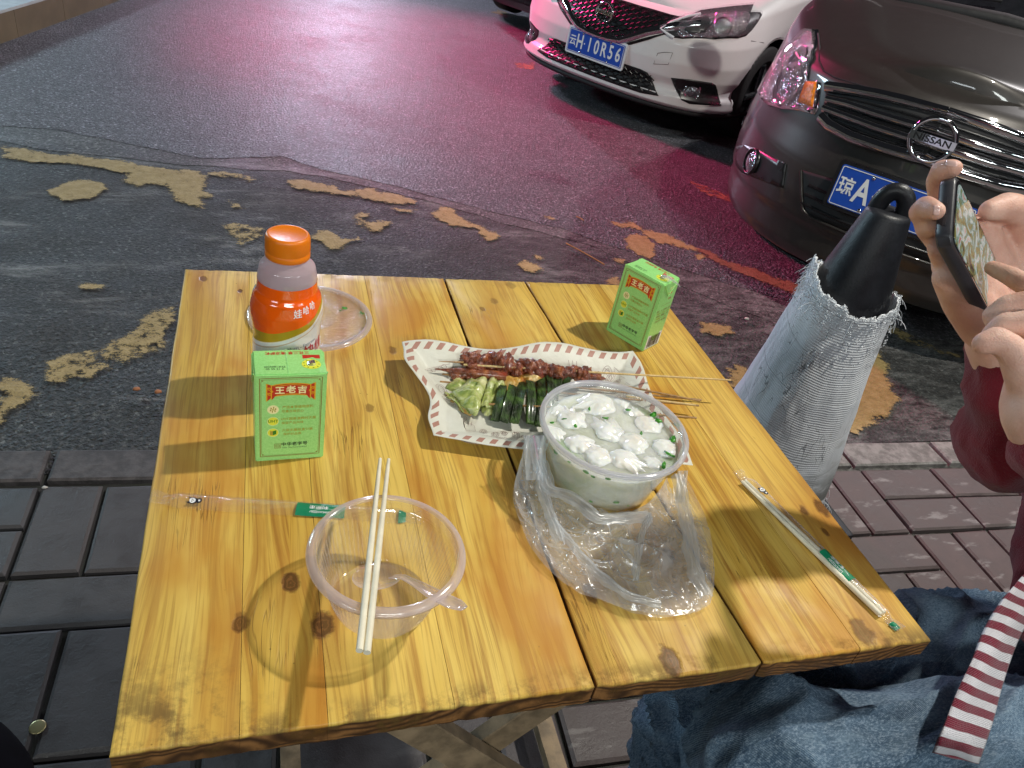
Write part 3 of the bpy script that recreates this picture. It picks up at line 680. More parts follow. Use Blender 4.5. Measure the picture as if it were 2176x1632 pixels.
# ================================================================== bottle of milk drink
def prof_r(prof, z):
    for (r0, z0), (r1, z1) in zip(prof, prof[1:]):
        if z0 <= z <= z1 and z1 > z0: t = (z - z0) / (z1 - z0); t = t * t * (3 - 2 * t) if abs(r1 - r0) > .003 else t; return r0 + (r1 - r0) * t
    return prof[-1][0]
bx, by = .0225, .699
bot = empty('drink_bottle', (bx, by, TZ), 'orange bottle of milk drink with an orange cap, standing behind the left carton', 'bottle')
KP = [(.0300, .0), (.0335, .004), (.0340, .012), (.0340, .060), (.0335, .070), (.0330, .082), (.0335, .090), (.0352, .104), (.0352, .112), (.0330, .124), (.0292, .133), (.0287, .140), (.0285, .148), (.0268, .156), (.0215, .163), (.0178, .166), (.0178, .171)]
zz = np.linspace(0, .171, 120); PR = [(prof_r(KP, z), z) for z in zz]
PR = [(0, .002), (.024, .002)] + PR
def flute(a, j, r, z):
    w_ = smooth(.088, .100, z) * smooth(.128, .116, z)
    return w_ * .0006 * math.cos(6 * a) + 0
M_clearb = thin_plastic('bottle_plastic', (.97, .95, .96), .55, (.88, .70, .74), .05)
lathe_obj('bottle_wall', PR, M_clearb, bot, 96, flute, (bx, by, TZ))
def bsurf(phi, z, off): r = prof_r(KP, z) + flute(phi, 0, 0, z) + off; return (bx + r * math.cos(phi), by + r * math.sin(phi), TZ + z)
# printed sleeve with its swoosh: colour follows height above a slanted line round the bottle
m = NM('bottle_sleeve'); c = m.co('World'); X, Y, Z = m.sep(c)
ph = m.ma('ARCTAN2', m.ma('SUBTRACT', Y, by), m.ma('SUBTRACT', X, bx))   # front of the bottle is near -pi/2
ln = m.ma('ADD', TZ + .0900, m.ma('ADD', m.ma('MULTIPLY', m.ma('ADD', ph, 1.62), .0150), m.ma('MULTIPLY', m.ma('MULTIPLY', m.ma('ADD', ph, 1.62), m.ma('ADD', ph, 1.62)), .0030)))
dd = m.ma('SUBTRACT', Z, ln)
col = m.mix(m.ma('GREATER_THAN', dd, 0.), (.78, .78, .80), (.45, .30, .015))
col = m.mix(m.ma('MULTIPLY', m.ma('GREATER_THAN', dd, -.0008), m.ma('LESS_THAN', dd, .0003)), col, (.8, .75, .6))
col = m.mix(m.ma('GREATER_THAN', dd, m.ma('ADD', .0098, m.ma('MULTIPLY', m.ma('ADD', ph, 1.62), -.0035))), col, (.93, .115, .004))
col = m.mix(m.ma('MULTIPLY', m.ma('GREATER_THAN', dd, -.0060), m.ma('LESS_THAN', dd, -.0045)), col, (.62, .45, .36))
M_sleeve = m.done(m.pbr(col, .14, 0, m.bump(m.noise(c, 45, 3, .5), 1, .0012), .5, Coat_Weight=.6, Coat_Roughness=.05))
vs, fs = lathe([(prof_r(KP, z) + .0003, z) for z in np.linspace(.005, .143, 90)], 128, flute)
obj('sleeve', [(x + bx, y + by, z + TZ) for x, y, z in vs], fs, M_sleeve, bot)
PB = Print(lambda x, y, l: bsurf(-1.62 + x / .034, y, .0006 + l * .0001))
for k, (ch, s_) in enumerate((('娃', .010), ('哈', .0085), ('哈', .0085))): PB.text(ch, .0105 + k * .0085, .1195 + k * .0023, s_, I_white, 1, .0001, .12, .85, .2)
PB.text('Nutri - Express', .0175, .0805, .0052, I_grey, 1, .00002, .17); PB.strip([(-.008, .0768), (-.001, .0773)], .0003, I_grey)
for k, ch in enumerate('营养快线'): PB.text(ch, -.006 + k * .0150, .0665 + k * .0024, .0150, I_wine, 1, .0002, .1, 1, .15)
PB.build('print', bot)
M_cap = plain('orange_cap', (.80, .20, .006), .38, 0, .04, 30, .0002, 300, Subsurface_Weight=.15, Subsurface_Radius=(.01, .004, .001))
cp = [(0, .1900), (.0165, .1900), (.0172, .1903), (.0188, .1903), (.0200, .1896), (.0208, .1880), (.0210, .186), (.0212, .1745), (.0209, .1738), (.0209, .1730), (.0213, .1725), (.0214, .1675), (.0208, .1668), (.018, .1668)]
lathe_obj('cap', cp, M_cap, bot, 160, lambda a, j, r, z: .00022 * math.cos(80 * a) if .174 < z < .1875 and r > .02 else 0, (bx, by, TZ))

# ================================================================== round lid with soup drops
M_clear = thin_plastic('clear_plastic', (.975, .975, .975), .035, (.92, .88, .90), .06, .5)
M_rim = thin_plastic('clear_plastic_rim', (.95, .95, .95), .22, (.92, .86, .90), .12, .5)
M_wetlid = thin_plastic('wet_plastic', (.93, .91, .90), .10, (.85, .78, .72), .10, .5, .003, 210)
lx, ly = .0565, .853
lid = empty('container_lid', (lx, ly, TZ), 'clear round lid lying on the table behind the orange bottle, wet inside with green bits', 'lid')
lathe_obj('rim', [(.0690, .0035), (.0705, .0050), (.0740, .0052), (.0762, .0045), (.0770, .0025), (.0768, .0006), (.0755, .0004), (.0750, .0035), (.0715, .0038), (.0700, .0018), (.0690, .0014)], M_rim, lid, 120, None, (lx, ly, TZ))
lathe_obj('disc', [(0, .0016), (.030, .0016), (.0312, .0026), (.0325, .0016), (.0600, .0016), (.0690, .0016), (.0690, .0035)], M_wetlid, lid, 96, None, (lx, ly, TZ))
M_herb = plain('herb_green', (.05, .26, .02), .3, 0, .35, 300)
def chip(p, a, s, tilt=.3, th=.0007, seed=0):
    rr = random.Random(seed); vs = []; n = 6
    q = Matrix.Rotation(a, 3, 'Z') @ Matrix.Rotation(rr.uniform(-tilt, tilt), 3, 'X') @ Matrix.Rotation(rr.uniform(-tilt, tilt), 3, 'Y')
    o = [(math.cos(k * 2 * math.pi / n) * s * rr.uniform(.7, 1.2), math.sin(k * 2 * math.pi / n) * s * .55 * rr.uniform(.6, 1.3)) for k in range(n)]
    for z in (0, th):
        for x, y in o: vs.append(tuple(Vector(p) + q @ Vector((x, y, z + .18 * x * x / s + .1 * s * math.sin(x * 900)))))
    return vs, [tuple(range(n))[::-1], tuple(range(n, 2 * n))] + [(k, (k + 1) % n, (k + 1) % n + n, k + n) for k in range(n)]
for k, (u, v, s_) in enumerate(((732, 655, .0042), (724, 660, .0026), (769, 668, .0036), (766, 664, .0022), (700, 664, .0015))):
    vs, fs = chip(T(u, v, .0028), k * 1.3, s_, .5, .0009, k); o = obj('scallion_bit', vs, fs, M_herb); o.data.flip_normals()
    tag(o, ['curled green scallion scrap on the clear lid, nearest the bottle', 'small green scallion crumb touching the curled scrap on the lid', 'dark green scallion leaf at the right side of the clear lid', 'tiny green speck on top of the dark scallion leaf on the lid', 'tiny green speck on the lid closest to the bottle'][k], 'scallion', 'scallion bits on the lid')

# ================================================================== metal tray, printed paper
M_steel = plain('steel', (.62, .62, .62), .22, 1., .08, 60, .0003, 40)
tx0, tx1, ty0, ty1 = .196, .440, .597, .742
def rrect(x0, x1, y0, y1, r, n=6):
    out = []
    for cx_, cy_, a0 in ((x1 - r, y1 - r, 0), (x0 + r, y1 - r, 90), (x0 + r, y0 + r, 180), (x1 - r, y0 + r, 270)):
        for k in range(n + 1): a = R_(a0 + 90 * k / n); out.append((cx_ + r * math.cos(a), cy_ + r * math.sin(a)))
    return out
rings = []
for ins_, z in ((.016, .0012), (.012, .0016), (.005, .0065), (.003, .0080), (.0, .0090), (-.003, .0085), (-.0035, .0070), (-.002, .0066), (.0, .0075), (.003, .0065), (.012, .0004), (.016, .0)):
    rings.append([(x, y, TZ + z) for x, y in rrect(tx0 + ins_, tx1 - ins_, ty0 + ins_, ty1 - ins_, .022 - ins_ * .5)])
n = len(rings[0]); vs = [p for r in rings for p in r]; fs = [(r * n + k, r * n + (k + 1) % n, (r + 1) * n + (k + 1) % n, (r + 1) * n + k) for r in range(len(rings) - 1) for k in range(n)]
fs += [tuple(range(n)), tuple((len(rings) - 1) * n + k for k in range(n))[::-1]]
tray = obj('metal_tray', vs, fs, M_steel); sharp(tray, 60); tag(tray, 'low stainless steel tray under the printed paper with the skewers', 'tray')

# sheet of paper: corners traced, edges wavy, middle pressed into the tray
c00, c10, c11, c01 = T(921, 936, .012), T(1470, 985, .018), T(1340, 741, .024), T(855, 724, .030)
def paper(u, v, l=0.):
    p = (c00 * (1 - u) + c10 * u) * (1 - v) + (c01 * (1 - u) + c11 * u) * v
    x, y = p.x, p.y
    # wavy outline
    x += (.012 * math.exp(-((v - .42) / .16) ** 2) - .006 * math.exp(-((v - .75) / .13) ** 2)) * (1 - u) ** 4 + .004 * math.sin(v * 9) * u ** 4
    y += .0045 * math.sin(u * 11 + .5) * v ** 4 + .003 * math.sin(u * 9 + 2) * (1 - v) ** 4
    eu = min(u, 1 - u); ev = min(v, 1 - v); e = min(eu * 1.7, ev)
    z0 = p.z - TZ
    mid = .0030; f = smooth(.0, .26, e)
    z = (z0 + .004 * math.sin(u * 12 + .5) * v ** 2 * (1 - f) + .005 * math.sin(v * 10 + 1) * (1 - u) ** 3 * (1 - f)) * (1 - f) + mid * f
    z += .0013 * fbm((u * 5, v * 4, 2.), 1, 3) * (1 - .5 * f)
    z = max(z, .0028 if tx0 < x < tx1 and ty0 < y < ty1 else .0006)
    if min(abs(x - tx0), abs(x - tx1), abs(y - ty0), abs(y - ty1)) < .012 and tx0 - .012 < x < tx1 + .012 and ty0 - .012 < y < ty1 + .012: z = max(z, .0098)
    return Vector((x, y, TZ + z + l))
vs, fs = grid(150, 90, paper)
me = mesh(vs, fs, 'greaseproof_paper'); uvl = me.uv_layers.new(name='UV')
for p in me.polygons:
    for li in p.loop_indices:
        vi = me.loops[li].vertex_index; uvl.data[li].uv = ((vi // 90) / 149, (vi % 90) / 89)
m = NM('printed_paper'); uv = m.co('UV'); U, V, _ = m.sep(uv); LW, LH = .300, .185
x = m.ma('MULTIPLY', U, LW); y = m.ma('MULTIPLY', V, LH)
ex = m.ma('MINIMUM', x, m.ma('SUBTRACT', LW, x)); ey = m.ma('MINIMUM', y, m.ma('SUBTRACT', LH, y))
ed = m.ma('MINIMUM', ex, ey)
band = m.ma('MULTIPLY', m.ma('GREATER_THAN', ed, .0030), m.ma('LESS_THAN', ed, .0125))
st = m.ma('LESS_THAN', m.ma('FRACT', m.ma('MULTIPLY', m.ma('ADD', x, m.ma('MULTIPLY', y, -.75)), 1 / .0150)), .46)
n1 = m.noise(m.co('World'), 40, 4, .6)
base = m.mix(m.ss(n1, .3, .7), (.78, .77, .67), (.84, .83, .74)); col = m.mix(m.ma('MULTIPLY', band, st), base, (.50, .26, .20))
grease = m.ss(m.noise(m.co('World'), 18, 4, .6), .50, .64); cen = m.ma('MULTIPLY', m.ss(ed, .03, .07), grease); col = m.mix(m.ma('MULTIPLY', cen, .5), col, (.40, .33, .22))
p_ = m.pbr(col, .5, 0, m.bump(m.noise(m.co('World'), 90, 3, .5), 1, .0012), .4); tl = m.n('BsdfTranslucent'); m.L(col, tl.inputs[0]); ms = m.n('MixShader'); ms.inputs[0].default_value = .2; m.L(p_, ms.inputs[1]); m.L(tl.outputs[0], ms.inputs[2])
M_paper = m.done(ms.outputs[0])
pap = link('greaseproof_paper', me, M_paper); solid(pap, .0002); tag(pap, 'cream food paper with brown striped border and doodles, lining the tray of skewers', 'paper')
# little food doodles drawn on the paper
DP = Print(lambda a, b, l: tuple(paper(min(1, max(0, a / .30)), min(1, max(0, b / .185)), .0006)))
rr = random.Random(4)
def circ(x, y, r, a=1., k0=0, k1=16, ph=0): return [(x + r * math.cos(ph + k * math.pi / 8), y + r * a * math.sin(ph + k * math.pi / 8)) for k in range(k0, k1 + 1)]
def dr(pts, w=.0005): DP.strip(pts, w, I_line)
for x_, y_ in ((.150, .160), (.045, .060), (.268, .085)):   # rings
    dr(circ(x_, y_, .0042)); dr(circ(x_, y_, .0020))
def skew(x, y, a, n=5):
    c_, s_ = math.cos(a), math.sin(a); dr([(x - .018 * c_, y - .018 * s_), (x + .018 * c_, y + .018 * s_)])
    for k in range(n): dr(circ(x + (k - n / 2 + .5) * .005 * c_, y + (k - n / 2 + .5) * .005 * s_, .0030, .8))
def roll(x, y, a, w=.022, h=.010):
    c_, s_ = math.cos(a), math.sin(a); f = lambda p, q: (x + p * c_ - q * s_, y + p * s_ + q * c_)
    dr([f(w / 2 * math.cos(t), h / 2 * math.sin(t)) for t in np.linspace(0, 6.283, 20)]); dr([f(w / 2.6 * math.cos(t), h / 3.6 * math.sin(t)) for t in np.linspace(0, 6.283, 16)])
    for k in range(4): dr([f(-w / 3 + k * w / 5, -h / 3), f(-w / 3 + k * w / 5 + .002, h / 3)])
def cupd(x, y, s_=1.):
    dr([(x - .006 * s_, y + .006 * s_), (x - .0045 * s_, y - .006 * s_), (x + .0045 * s_, y - .006 * s_), (x + .006 * s_, y + .006 * s_), (x - .006 * s_, y + .006 * s_)])
    for k in (-3, 0, 3): dr([(x + k * .001 * s_, y + .006 * s_), (x + k * .0013 * s_, y + .012 * s_)])
def fish(x, y, a=0): roll(x, y, a, .020, .008); dr([(x + .010 * math.cos(a), y + .010 * math.sin(a)), (x + .015 * math.cos(a + .3), y + .015 * math.sin(a + .3)), (x + .015 * math.cos(a - .3), y + .015 * math.sin(a - .3)), (x + .010 * math.cos(a), y + .010 * math.sin(a))])
def squig(x, y, w, n=7): dr([(x + k * w / (n * 4), y + .0018 * math.sin(k * 1.57)) for k in range(n * 4)])
skew(.040, .150, .5); roll(.085, .163, -.2); skew(.175, .158, 0.); cupd(.213, .148, 1.4); roll(.255, .150, 1.2, .028, .013); fish(.235, .122, .3); squig(.110, .150, .03)
roll(.030, .105, 1.3, .026, .012); fish(.028, .080, -.8); cupd(.050, .040, 1.2)
for k in range(4): roll(.065 + k * .012, .034 - (k % 2) * .006, 1.2, .016, .008)
skew(.120, .028, .15); squig(.060, .020, .035); squig(.150, .020, .03); dr(circ(.185, .035, .006, .6)); skew(.230, .035, -.1); roll(.270, .050, .4)
for k in range(6): dr(circ(.078 + k * .006, .018, .0026, .8))
for k in range(5): fish(.268 - k * .002, .105 + k * .011, .2 * k)
for o in DP.build('doodle', pap): o['kind'] = 'stuff'

# ================================================================== skewers
def blob(name, p, r, seed, mat, parent, sub=3, amp=.35, fr=1.6, rot=0., fine=.06, sharpn=0.):
    bm = bmesh.new(); bmesh.ops.create_icosphere(bm, subdivisions=sub, radius=1.)
    q = Matrix.Rotation(rot, 3, 'Z'); P_ = Vector(p)
    for v in bm.verts:
        d = v.co.normalized(); k = 1 + amp * fbm(d * fr + Vector((seed * 3.7, seed, 0)), 1, 3) + fine * noise.noise(d * 9 + Vector((seed, 0, 0)))
        v.co = P_ + q @ Vector((d.x * r[0] * k, d.y * r[1] * k, d.z * r[2] * k))
    return bm_obj(name, bm, mat, parent)
m = NM('grilled_meat'); c = m.co('World'); n1 = m.noise(c, 120, 5, .65); n2 = m.noise(c, 420, 4, .7); n3 = m.noise(c, 60, 3, .5)
col = m.ramp(n1, [(.3, (.05, .010, .004)), (.45, (.19, .035, .010)), (.6, (.33, .085, .022)), (.78, (.50, .21, .07))]); col = m.mix(m.ss(n3, .62, .7, 0, .6), col, (.35, .02, .01))
M_meat = m.done(m.pbr(col, m.ss(n2, .3, .7, .14, .4), 0, m.bump(m.ma('ADD', n1, m.ma('MULTIPLY', n2, .4)), 1, .004), .6, Coat_Weight=.7, Coat_Roughness=.12))
m = NM('grilled_cabbage'); c = m.co('World'); n1 = m.noise(c, 60, 5, .6); n2 = m.noise(c, 260, 4, .7); wv = m.noise(m.map(c, (1, 4, 1), rot=(0, 0, .5)), 45, 3, .5)
col = m.ramp(n1, [(.32, (.14, .22, .03)), (.5, (.42, .48, .13)), (.7, (.68, .66, .34))]); col = m.mix(m.ss(n2, .6, .72, 0, .75), col, (.16, .07, .015)); col = m.mix(m.ss(wv, .55, .6, 0, .35), col, (.75, .74, .5))
M_cab = m.done(m.pbr(col, .32, 0, m.bump(m.ma('ADD', wv, n2), 1, .0015), .5, Coat_Weight=.4, Coat_Roughness=.15, Subsurface_Weight=.1, Subsurface_Radius=(.004, .004, .001)))
m = NM('sauced_cabbage'); c = m.co('World'); n1 = m.noise(c, 80, 5, .6); col = m.ramp(n1, [(.3, (.42, .15, .02)), (.5, (.60, .36, .08)), (.7, (.72, .62, .34))]); M_cab2 = m.done(m.pbr(col, .3, 0, m.bump(n1, 1, .003), .5, Coat_Weight=.5))
m = NM('charred_leek'); c = m.co('World'); n1 = m.noise(c, 70, 5, .6); n2 = m.noise(m.map(c, (6, 1, 1), rot=(0, 0, -.25)), 90, 3, .6)
col = m.ramp(n1, [(.30, (.010, .012, .006)), (.48, (.022, .05, .008)), (.60, (.07, .15, .015)), (.8, (.18, .30, .04))]); col = m.mix(m.ss(n2, .5, .65, 0, .4), col, (.01, .03, .008))
M_leek = m.done(m.pbr(col, m.ss(n1, .3, .7, .3, .6), 0, m.bump(m.ma('ADD', n2, n1), 1, .004), .5, Coat_Weight=.3, Coat_Roughness=.15))
M_bamboo = plain('bamboo', (.62, .44, .19), .5, 0, .2, 200, .0003, 500); M_bamboo2 = plain('bamboo_brown', (.36, .20, .07), .45, 0, .3, 150, .0003, 500)
def curve_pts(a, b, n=10, sag=0.): 
    return [a.lerp(b, k / (n - 1)) + Vector((0, 0, -sag * math.sin(math.pi * k / (n - 1)))) for k in range(n)]
ms_ = empty('meat_skewer', T(1250, 795, .02), 'glazed meat chunks threaded on a long bamboo stick, uppermost on the paper', 'skewer')
tube('stick', curve_pts(T(985, 775, .026), T(1553, 808, .034), 8), [.0013] * 7 + [.0011], M_bamboo, ms_, 8)
tube('stick', [T(932, 768, .026), T(985, 770, .026)], [.0004, .0013], M_bamboo2, ms_, 6)
mc = [(998, 763, 10, 8), (1022, 772, 15, 9), (1052, 768, 12, 10), (1075, 778, 14, 10), (1098, 786, 10, 7), (1120, 783, 13, 9), (1144, 787, 12, 9), (1168, 790, 13, 9), (1190, 794, 10, 8), (1212, 793, 12, 8), (1236, 798, 10, 8), (1246, 791, 7, 6)]
for k, (u, v, a, b) in enumerate(mc): blob('meat_chunk', T(u, v, .024), (a * .00105, b * .0010, .0105 * b / 9), k, M_meat, ms_, 4, .55, 1.8, k * .4, .12)
sq = curve_pts(T(925, 784, .016), T(1075, 800, .020), 14); tube('meat_strip', [p + Vector((0, .001 * nz((i, 0, 5)), .001 * nz((i, 4, 5)))) for i, p in enumerate(sq)], [.0008 + .0052 * smooth(0, .5, i / 13) * (1 + .25 * nz((i * .9, 2, 1))) for i in range(14)], M_meat, ms_, 10)
ms2 = empty('meat_skewer', T(1050, 815, .012), 'dark meat skewer half hidden between the glazed meat and the cabbage', 'skewer')
for k, (u, v) in enumerate(((985, 797), (1010, 800), (1040, 804), (1100, 803), (1140, 806), (1180, 806), (1260, 803))): blob('meat_chunk', T(u, v, .012), (.015, .008, .009), 30 + k, M_meat, ms2, 3, .4, 1.8, 0, .12)
tube('stick', curve_pts(T(940, 795, .010), T(1490, 850, .022), 6), .0013, M_bamboo2, ms2, 8)
def leaf(name, pts, mat, parent, hgt, seed, curl=.004, th=.0012):
    """crumpled leaf over a traced outline"""
    wp = [T(u, v, hgt) for u, v in pts]; cen = sum(wp, Vector()) / len(wp); n = len(wp); K = 7; M_ = 6
    vs = [tuple(cen + Vector((0, 0, curl)))]; 
    ring0 = []
    for i in range(n):
        for j in range(M_): ring0.append(wp[i].lerp(wp[(i + 1) % n], j / M_))
    N = len(ring0)
    for r in range(1, K + 1):
        t_ = r / K
        for i, p in enumerate(ring0):
            q = cen.lerp(p, t_ * (1 + .05 * nz((i * .5, seed, 0)) * t_)); z = curl * (1 - t_ ** 2) * 1.4 + .0045 * fbm((q.x * 70, q.y * 70, seed * 3.), 1, 3) + .0016 * math.sin(i * 1.1 + seed) * t_ ** 3
            vs.append((q.x, q.y, max(q.z + z, TZ + .0045)))
    fs = [(0, 1 + i, 1 + (i + 1) % N) for i in range(N)] + [(1 + (r - 1) * N + i, 1 + r * N + i, 1 + r * N + (i + 1) % N, 1 + (r - 1) * N + (i + 1) % N) for r in range(1, K) for i in range(N)]
    o = obj(name, vs, fs, mat, parent); solid(o, th); return o
cs = empty('cabbage_skewer', T(1000, 840, .01), 'grilled pale green cabbage pieces folded on a skewer at the left of the paper', 'skewer')
leaf('cabbage_leaf', [(946, 830), (975, 796), (1010, 815), (1000, 850), (965, 850)], M_cab, cs, .006, 1, .006)
leaf('cabbage_leaf', [(942, 838), (965, 850), (1012, 875), (1000, 882), (960, 868), (944, 852)], M_cab2, cs, .006, 9, .003)
leaf('cabbage_leaf', [(1045, 800), (1085, 795), (1082, 830), (1060, 870), (1028, 868)], M_cab, cs, .009, 3, .006)
leaf('cabbage_leaf', [(1060, 800), (1120, 800), (1115, 840), (1080, 860)], M_cab2, cs, .012, 4, .006)
leaf('cabbage_leaf', [(960, 838), (1000, 805), (1036, 800), (1032, 830), (1014, 882), (985, 868)], M_cab, cs, .015, 2, .007)
leaf('cabbage_leaf', [(1040, 808), (1056, 804), (1034, 868), (1022, 862)], M_cab, cs, .017, 5, .003)
leaf('cabbage_leaf', [(1105, 798), (1128, 795), (1150, 808), (1120, 818)], M_cab2, cs, .020, 6, .003)
leaf('cabbage_leaf', [(1022, 870), (1054, 866), (1050, 884), (1030, 882)], M_cab, cs, .006, 7, .004)
for k, (a, b) in enumerate((((946, 834), (1000, 880)), ((950, 842), (985, 876)), ((958, 836), (1010, 872)))): tube('cabbage_rib', curve_pts(T(*a, .012 + k * .002), T(*b, .010), 7, -.004), .0012, M_cab, cs, 6)
tube('stick', curve_pts(T(935, 811, .010), T(1485, 862, .018), 6), .0012, M_bamboo2, cs, 8)
lk = empty('leek_skewer', T(1120, 860, .01), 'row of charred dark green leek lengths skewered side by side, beside the soup tub', 'skewer')
lks = [((1068, 822), (1052, 894), 8), ((1090, 822), (1070, 896), 8), ((1110, 815), (1092, 898), 9), ((1127, 812), (1127, 900), 9), ((1150, 802), (1146, 905), 8), ((1168, 802), (1168, 880), 7), ((1187, 800), (1176, 850), 8), ((1206, 802), (1200, 822), 8)]
for k, (a, b, w_) in enumerate(lks):
    p = curve_pts(T(*a, .019 + .003 * (k % 2)), T(*b, .009 + .002 * (k % 3)), 9, -.006)
    P_, Tn, N_ = frames([q + Vector((.0006 * nz((i, k, 3)), 0, 0)) for i, q in enumerate(p)]); vs = []
    for i, q in enumerate(P_):
        B = Tn[i].cross(Vector((0, 0, 1))).normalized(); U_ = B.cross(Tn[i]).normalized(); wv = w_ * .00064 * (1 + .10 * nz((i * .7, k, 0)))
        for j in range(20):
            a_ = 2 * math.pi * j / 20; c_, s__ = math.cos(a_), math.sin(a_); f_ = .0022 * (abs(s__) ** .6) * (1 if s__ > 0 else -1) * (1 + .22 * math.sin(c_ * 9 + k))
            vs.append(tuple(q + B * wv * (abs(c_) ** .55) * (1 if c_ > 0 else -1) + U_ * (f_ + .0012 * c_ * (1 if k % 2 else -1))))
    fs = [(i * 20 + j, i * 20 + (j + 1) % 20, (i + 1) * 20 + (j + 1) % 20, (i + 1) * 20 + j) for i in range(len(P_) - 1) for j in range(20)] + [tuple(range(20))[::-1], tuple((len(P_) - 1) * 20 + j for j in range(20))]
    sharp(obj('leek_piece', vs, fs, M_leek, lk), 60)
tube('stick', curve_pts(T(1025, 858, .017), T(1480, 888, .020), 6, -.002), .0012, M_bamboo2, lk, 8)
for k, (a, b) in enumerate((((1300, 815), (1487, 852)), ((1330, 842), (1478, 861)))):
    o = tube('bamboo_stick', curve_pts(T(*a, .022 + k * .004), T(*b, .024 + k * .003), 4), .0012, M_bamboo if k else M_bamboo2, None, 8)
    tag(o, ['brown bamboo stick end poking out right behind the soup tub', 'pale bamboo stick end just below the brown one, behind the soup tub'][k], 'stick', 'bamboo sticks behind the soup tub')

# ================================================================== tub of wonton soup
wx, wy = .3400, .5440
tub = empty('soup_tub', (wx, wy, TZ), 'round clear takeaway tub full of wonton soup, standing in a thin plastic bag', 'takeaway tub')
M_tub = thin_plastic('tub_plastic', (.97, .975, .975), .06, (.9, .92, .93), .08, .45)
M_tubrim = thin_plastic('tub_rim_plastic', (.93, .94, .95), .30, (.88, .86, .90), .10, .5)
H0 = .0715
lathe_obj('wall', [(0, .0035), (.054, .0035), (.0565, .005), (.0580, .010), (.0715, .060), (.0725, .0625), (.0728, .068), (.0733, .068), (.0730, .0620), (.0720, .0595), (.0586, .0095), (.057, .0040), (.054, .0030)], M_tub, tub, 128, None, (wx, wy, TZ))
lathe_obj('rim', [(.0728, .0660), (.0730, H0 - .0006), (.0740, H0), (.0768, H0), (.0778, H0 - .0008), (.0779, .0665), (.0771, .0660), (.0769, H0 - .0018), (.0741, H0 - .0018), (.0738, .0655)], M_tubrim, tub, 160, None, (wx, wy, TZ))
m = NM('broth'); c = m.co('World'); n1 = m.noise(c, 28, 5, .6, .6); X, Y, Z = m.sep(c)
gr = m.ma('MULTIPLY', m.ss(m.noise(c, 14, 3, .5), .45, .62), m.ss(m.ma('ADD', m.ma('ABSOLUTE', m.ma('SUBTRACT', X, wx)), m.ma('MULTIPLY', m.ma('SUBTRACT', wy, Y), .1)), .035, .062))
col = m.mix(m.ss(n1, .38, .62), (.62, .65, .50), (.78, .80, .70)); col = m.mix(m.ma('MULTIPLY', gr, .75), col, (.20, .42, .08))
col = m.mix(m.ma('MULTIPLY', m.ss(n1, .62, .7), m.ss(Z, TZ + .045, TZ + .03)), col, (.74, .73, .52))
M_broth = m.done(m.pbr(col, .13, 0, m.bump(m.noise(c, 160, 3, .6), 1, .0008), .5, Subsurface_Weight=.8, Subsurface_Radius=(.030, .030, .022), Subsurface_Scale=1., Coat_Weight=.3, Coat_Roughness=.03))
SZ = .0575
soup = lathe_obj('soup', [(0, .0050), (.0545, .0050), (.0572, .0100), (.0702, SZ - .0015), (.0706, SZ), (.0690, SZ - .0007), (.050, SZ - .0007), (.025, SZ - .0007), (0, SZ - .0007)], M_broth, None, 96, None, (wx, wy, TZ))
tag(soup, 'cloudy pale green broth filling the clear tub', 'soup')
m = NM('wonton_skin'); c = m.co('World'); n1 = m.noise(c, 55, 5, .6); n2 = m.noise(c, 20, 2, .5)
col = m.mix(m.ss(n1, .35, .7), (.80, .80, .74), (.90, .90, .86)); col = m.mix(m.ma('MULTIPLY', m.ss(n2, .54, .66), .35), col, (.88, .74, .62))
M_won = m.done(m.pbr(col, .16, 0, m.bump(m.noise(c, 90, 3, .5), 1, .0012), .5, Subsurface_Weight=.45, Subsurface_Radius=(.012, .010, .007), Subsurface_Scale=1., Coat_Weight=.5, Coat_Roughness=.05))
def wonton(u, v, s, label, seed, rot=0., flap=True, deep=0.):
    s *= 1.14; p = T(u, v, SZ - .0012 - deep); rr = random.Random(seed)
    bm = bmesh.new(); bmesh.ops.create_icosphere(bm, subdivisions=5, radius=1.)
    q = Matrix.Rotation(rot, 3, 'Z')
    for w_ in bm.verts:
        d = w_.co.normalized(); a = math.atan2(d.y, d.x); cr = math.hypot(d.x, d.y)
        # gathered filling lump with radial pleats and a loose flap of skin at one side
        k = 1 + .055 * math.sin(a * 6 + seed + 2 * d.z) * cr ** 2 * smooth(-.1, .6, d.z) + .20 * fbm(d * 1.3 + Vector((seed * 5., 0, 0)), 1, 2)
        fl = smooth(.25, .95, math.cos(a - 1.)) * cr
        x, y, z = d.x * k * 1.1, d.y * k * 1.1, d.z * k * .56
        if flap: x += math.cos(1.) * fl * .75; y += math.sin(1.) * fl * .75; z = z * (1 - .55 * fl) - .10 * fl + .12 * math.sin(a * 9 + seed) * fl
        w_.co = Vector(p) + q @ (Vector((x, y, z)) * s)
        rad = math.hypot(w_.co.x - wx, w_.co.y - wy)
        if rad > .0675: w_.co.x = wx + (w_.co.x - wx) * .0675 / rad; w_.co.y = wy + (w_.co.y - wy) * .0675 / rad
    o = bm_obj('wonton', bm, M_won); tag(o, label, 'wonton', 'wontons in the soup tub'); return o
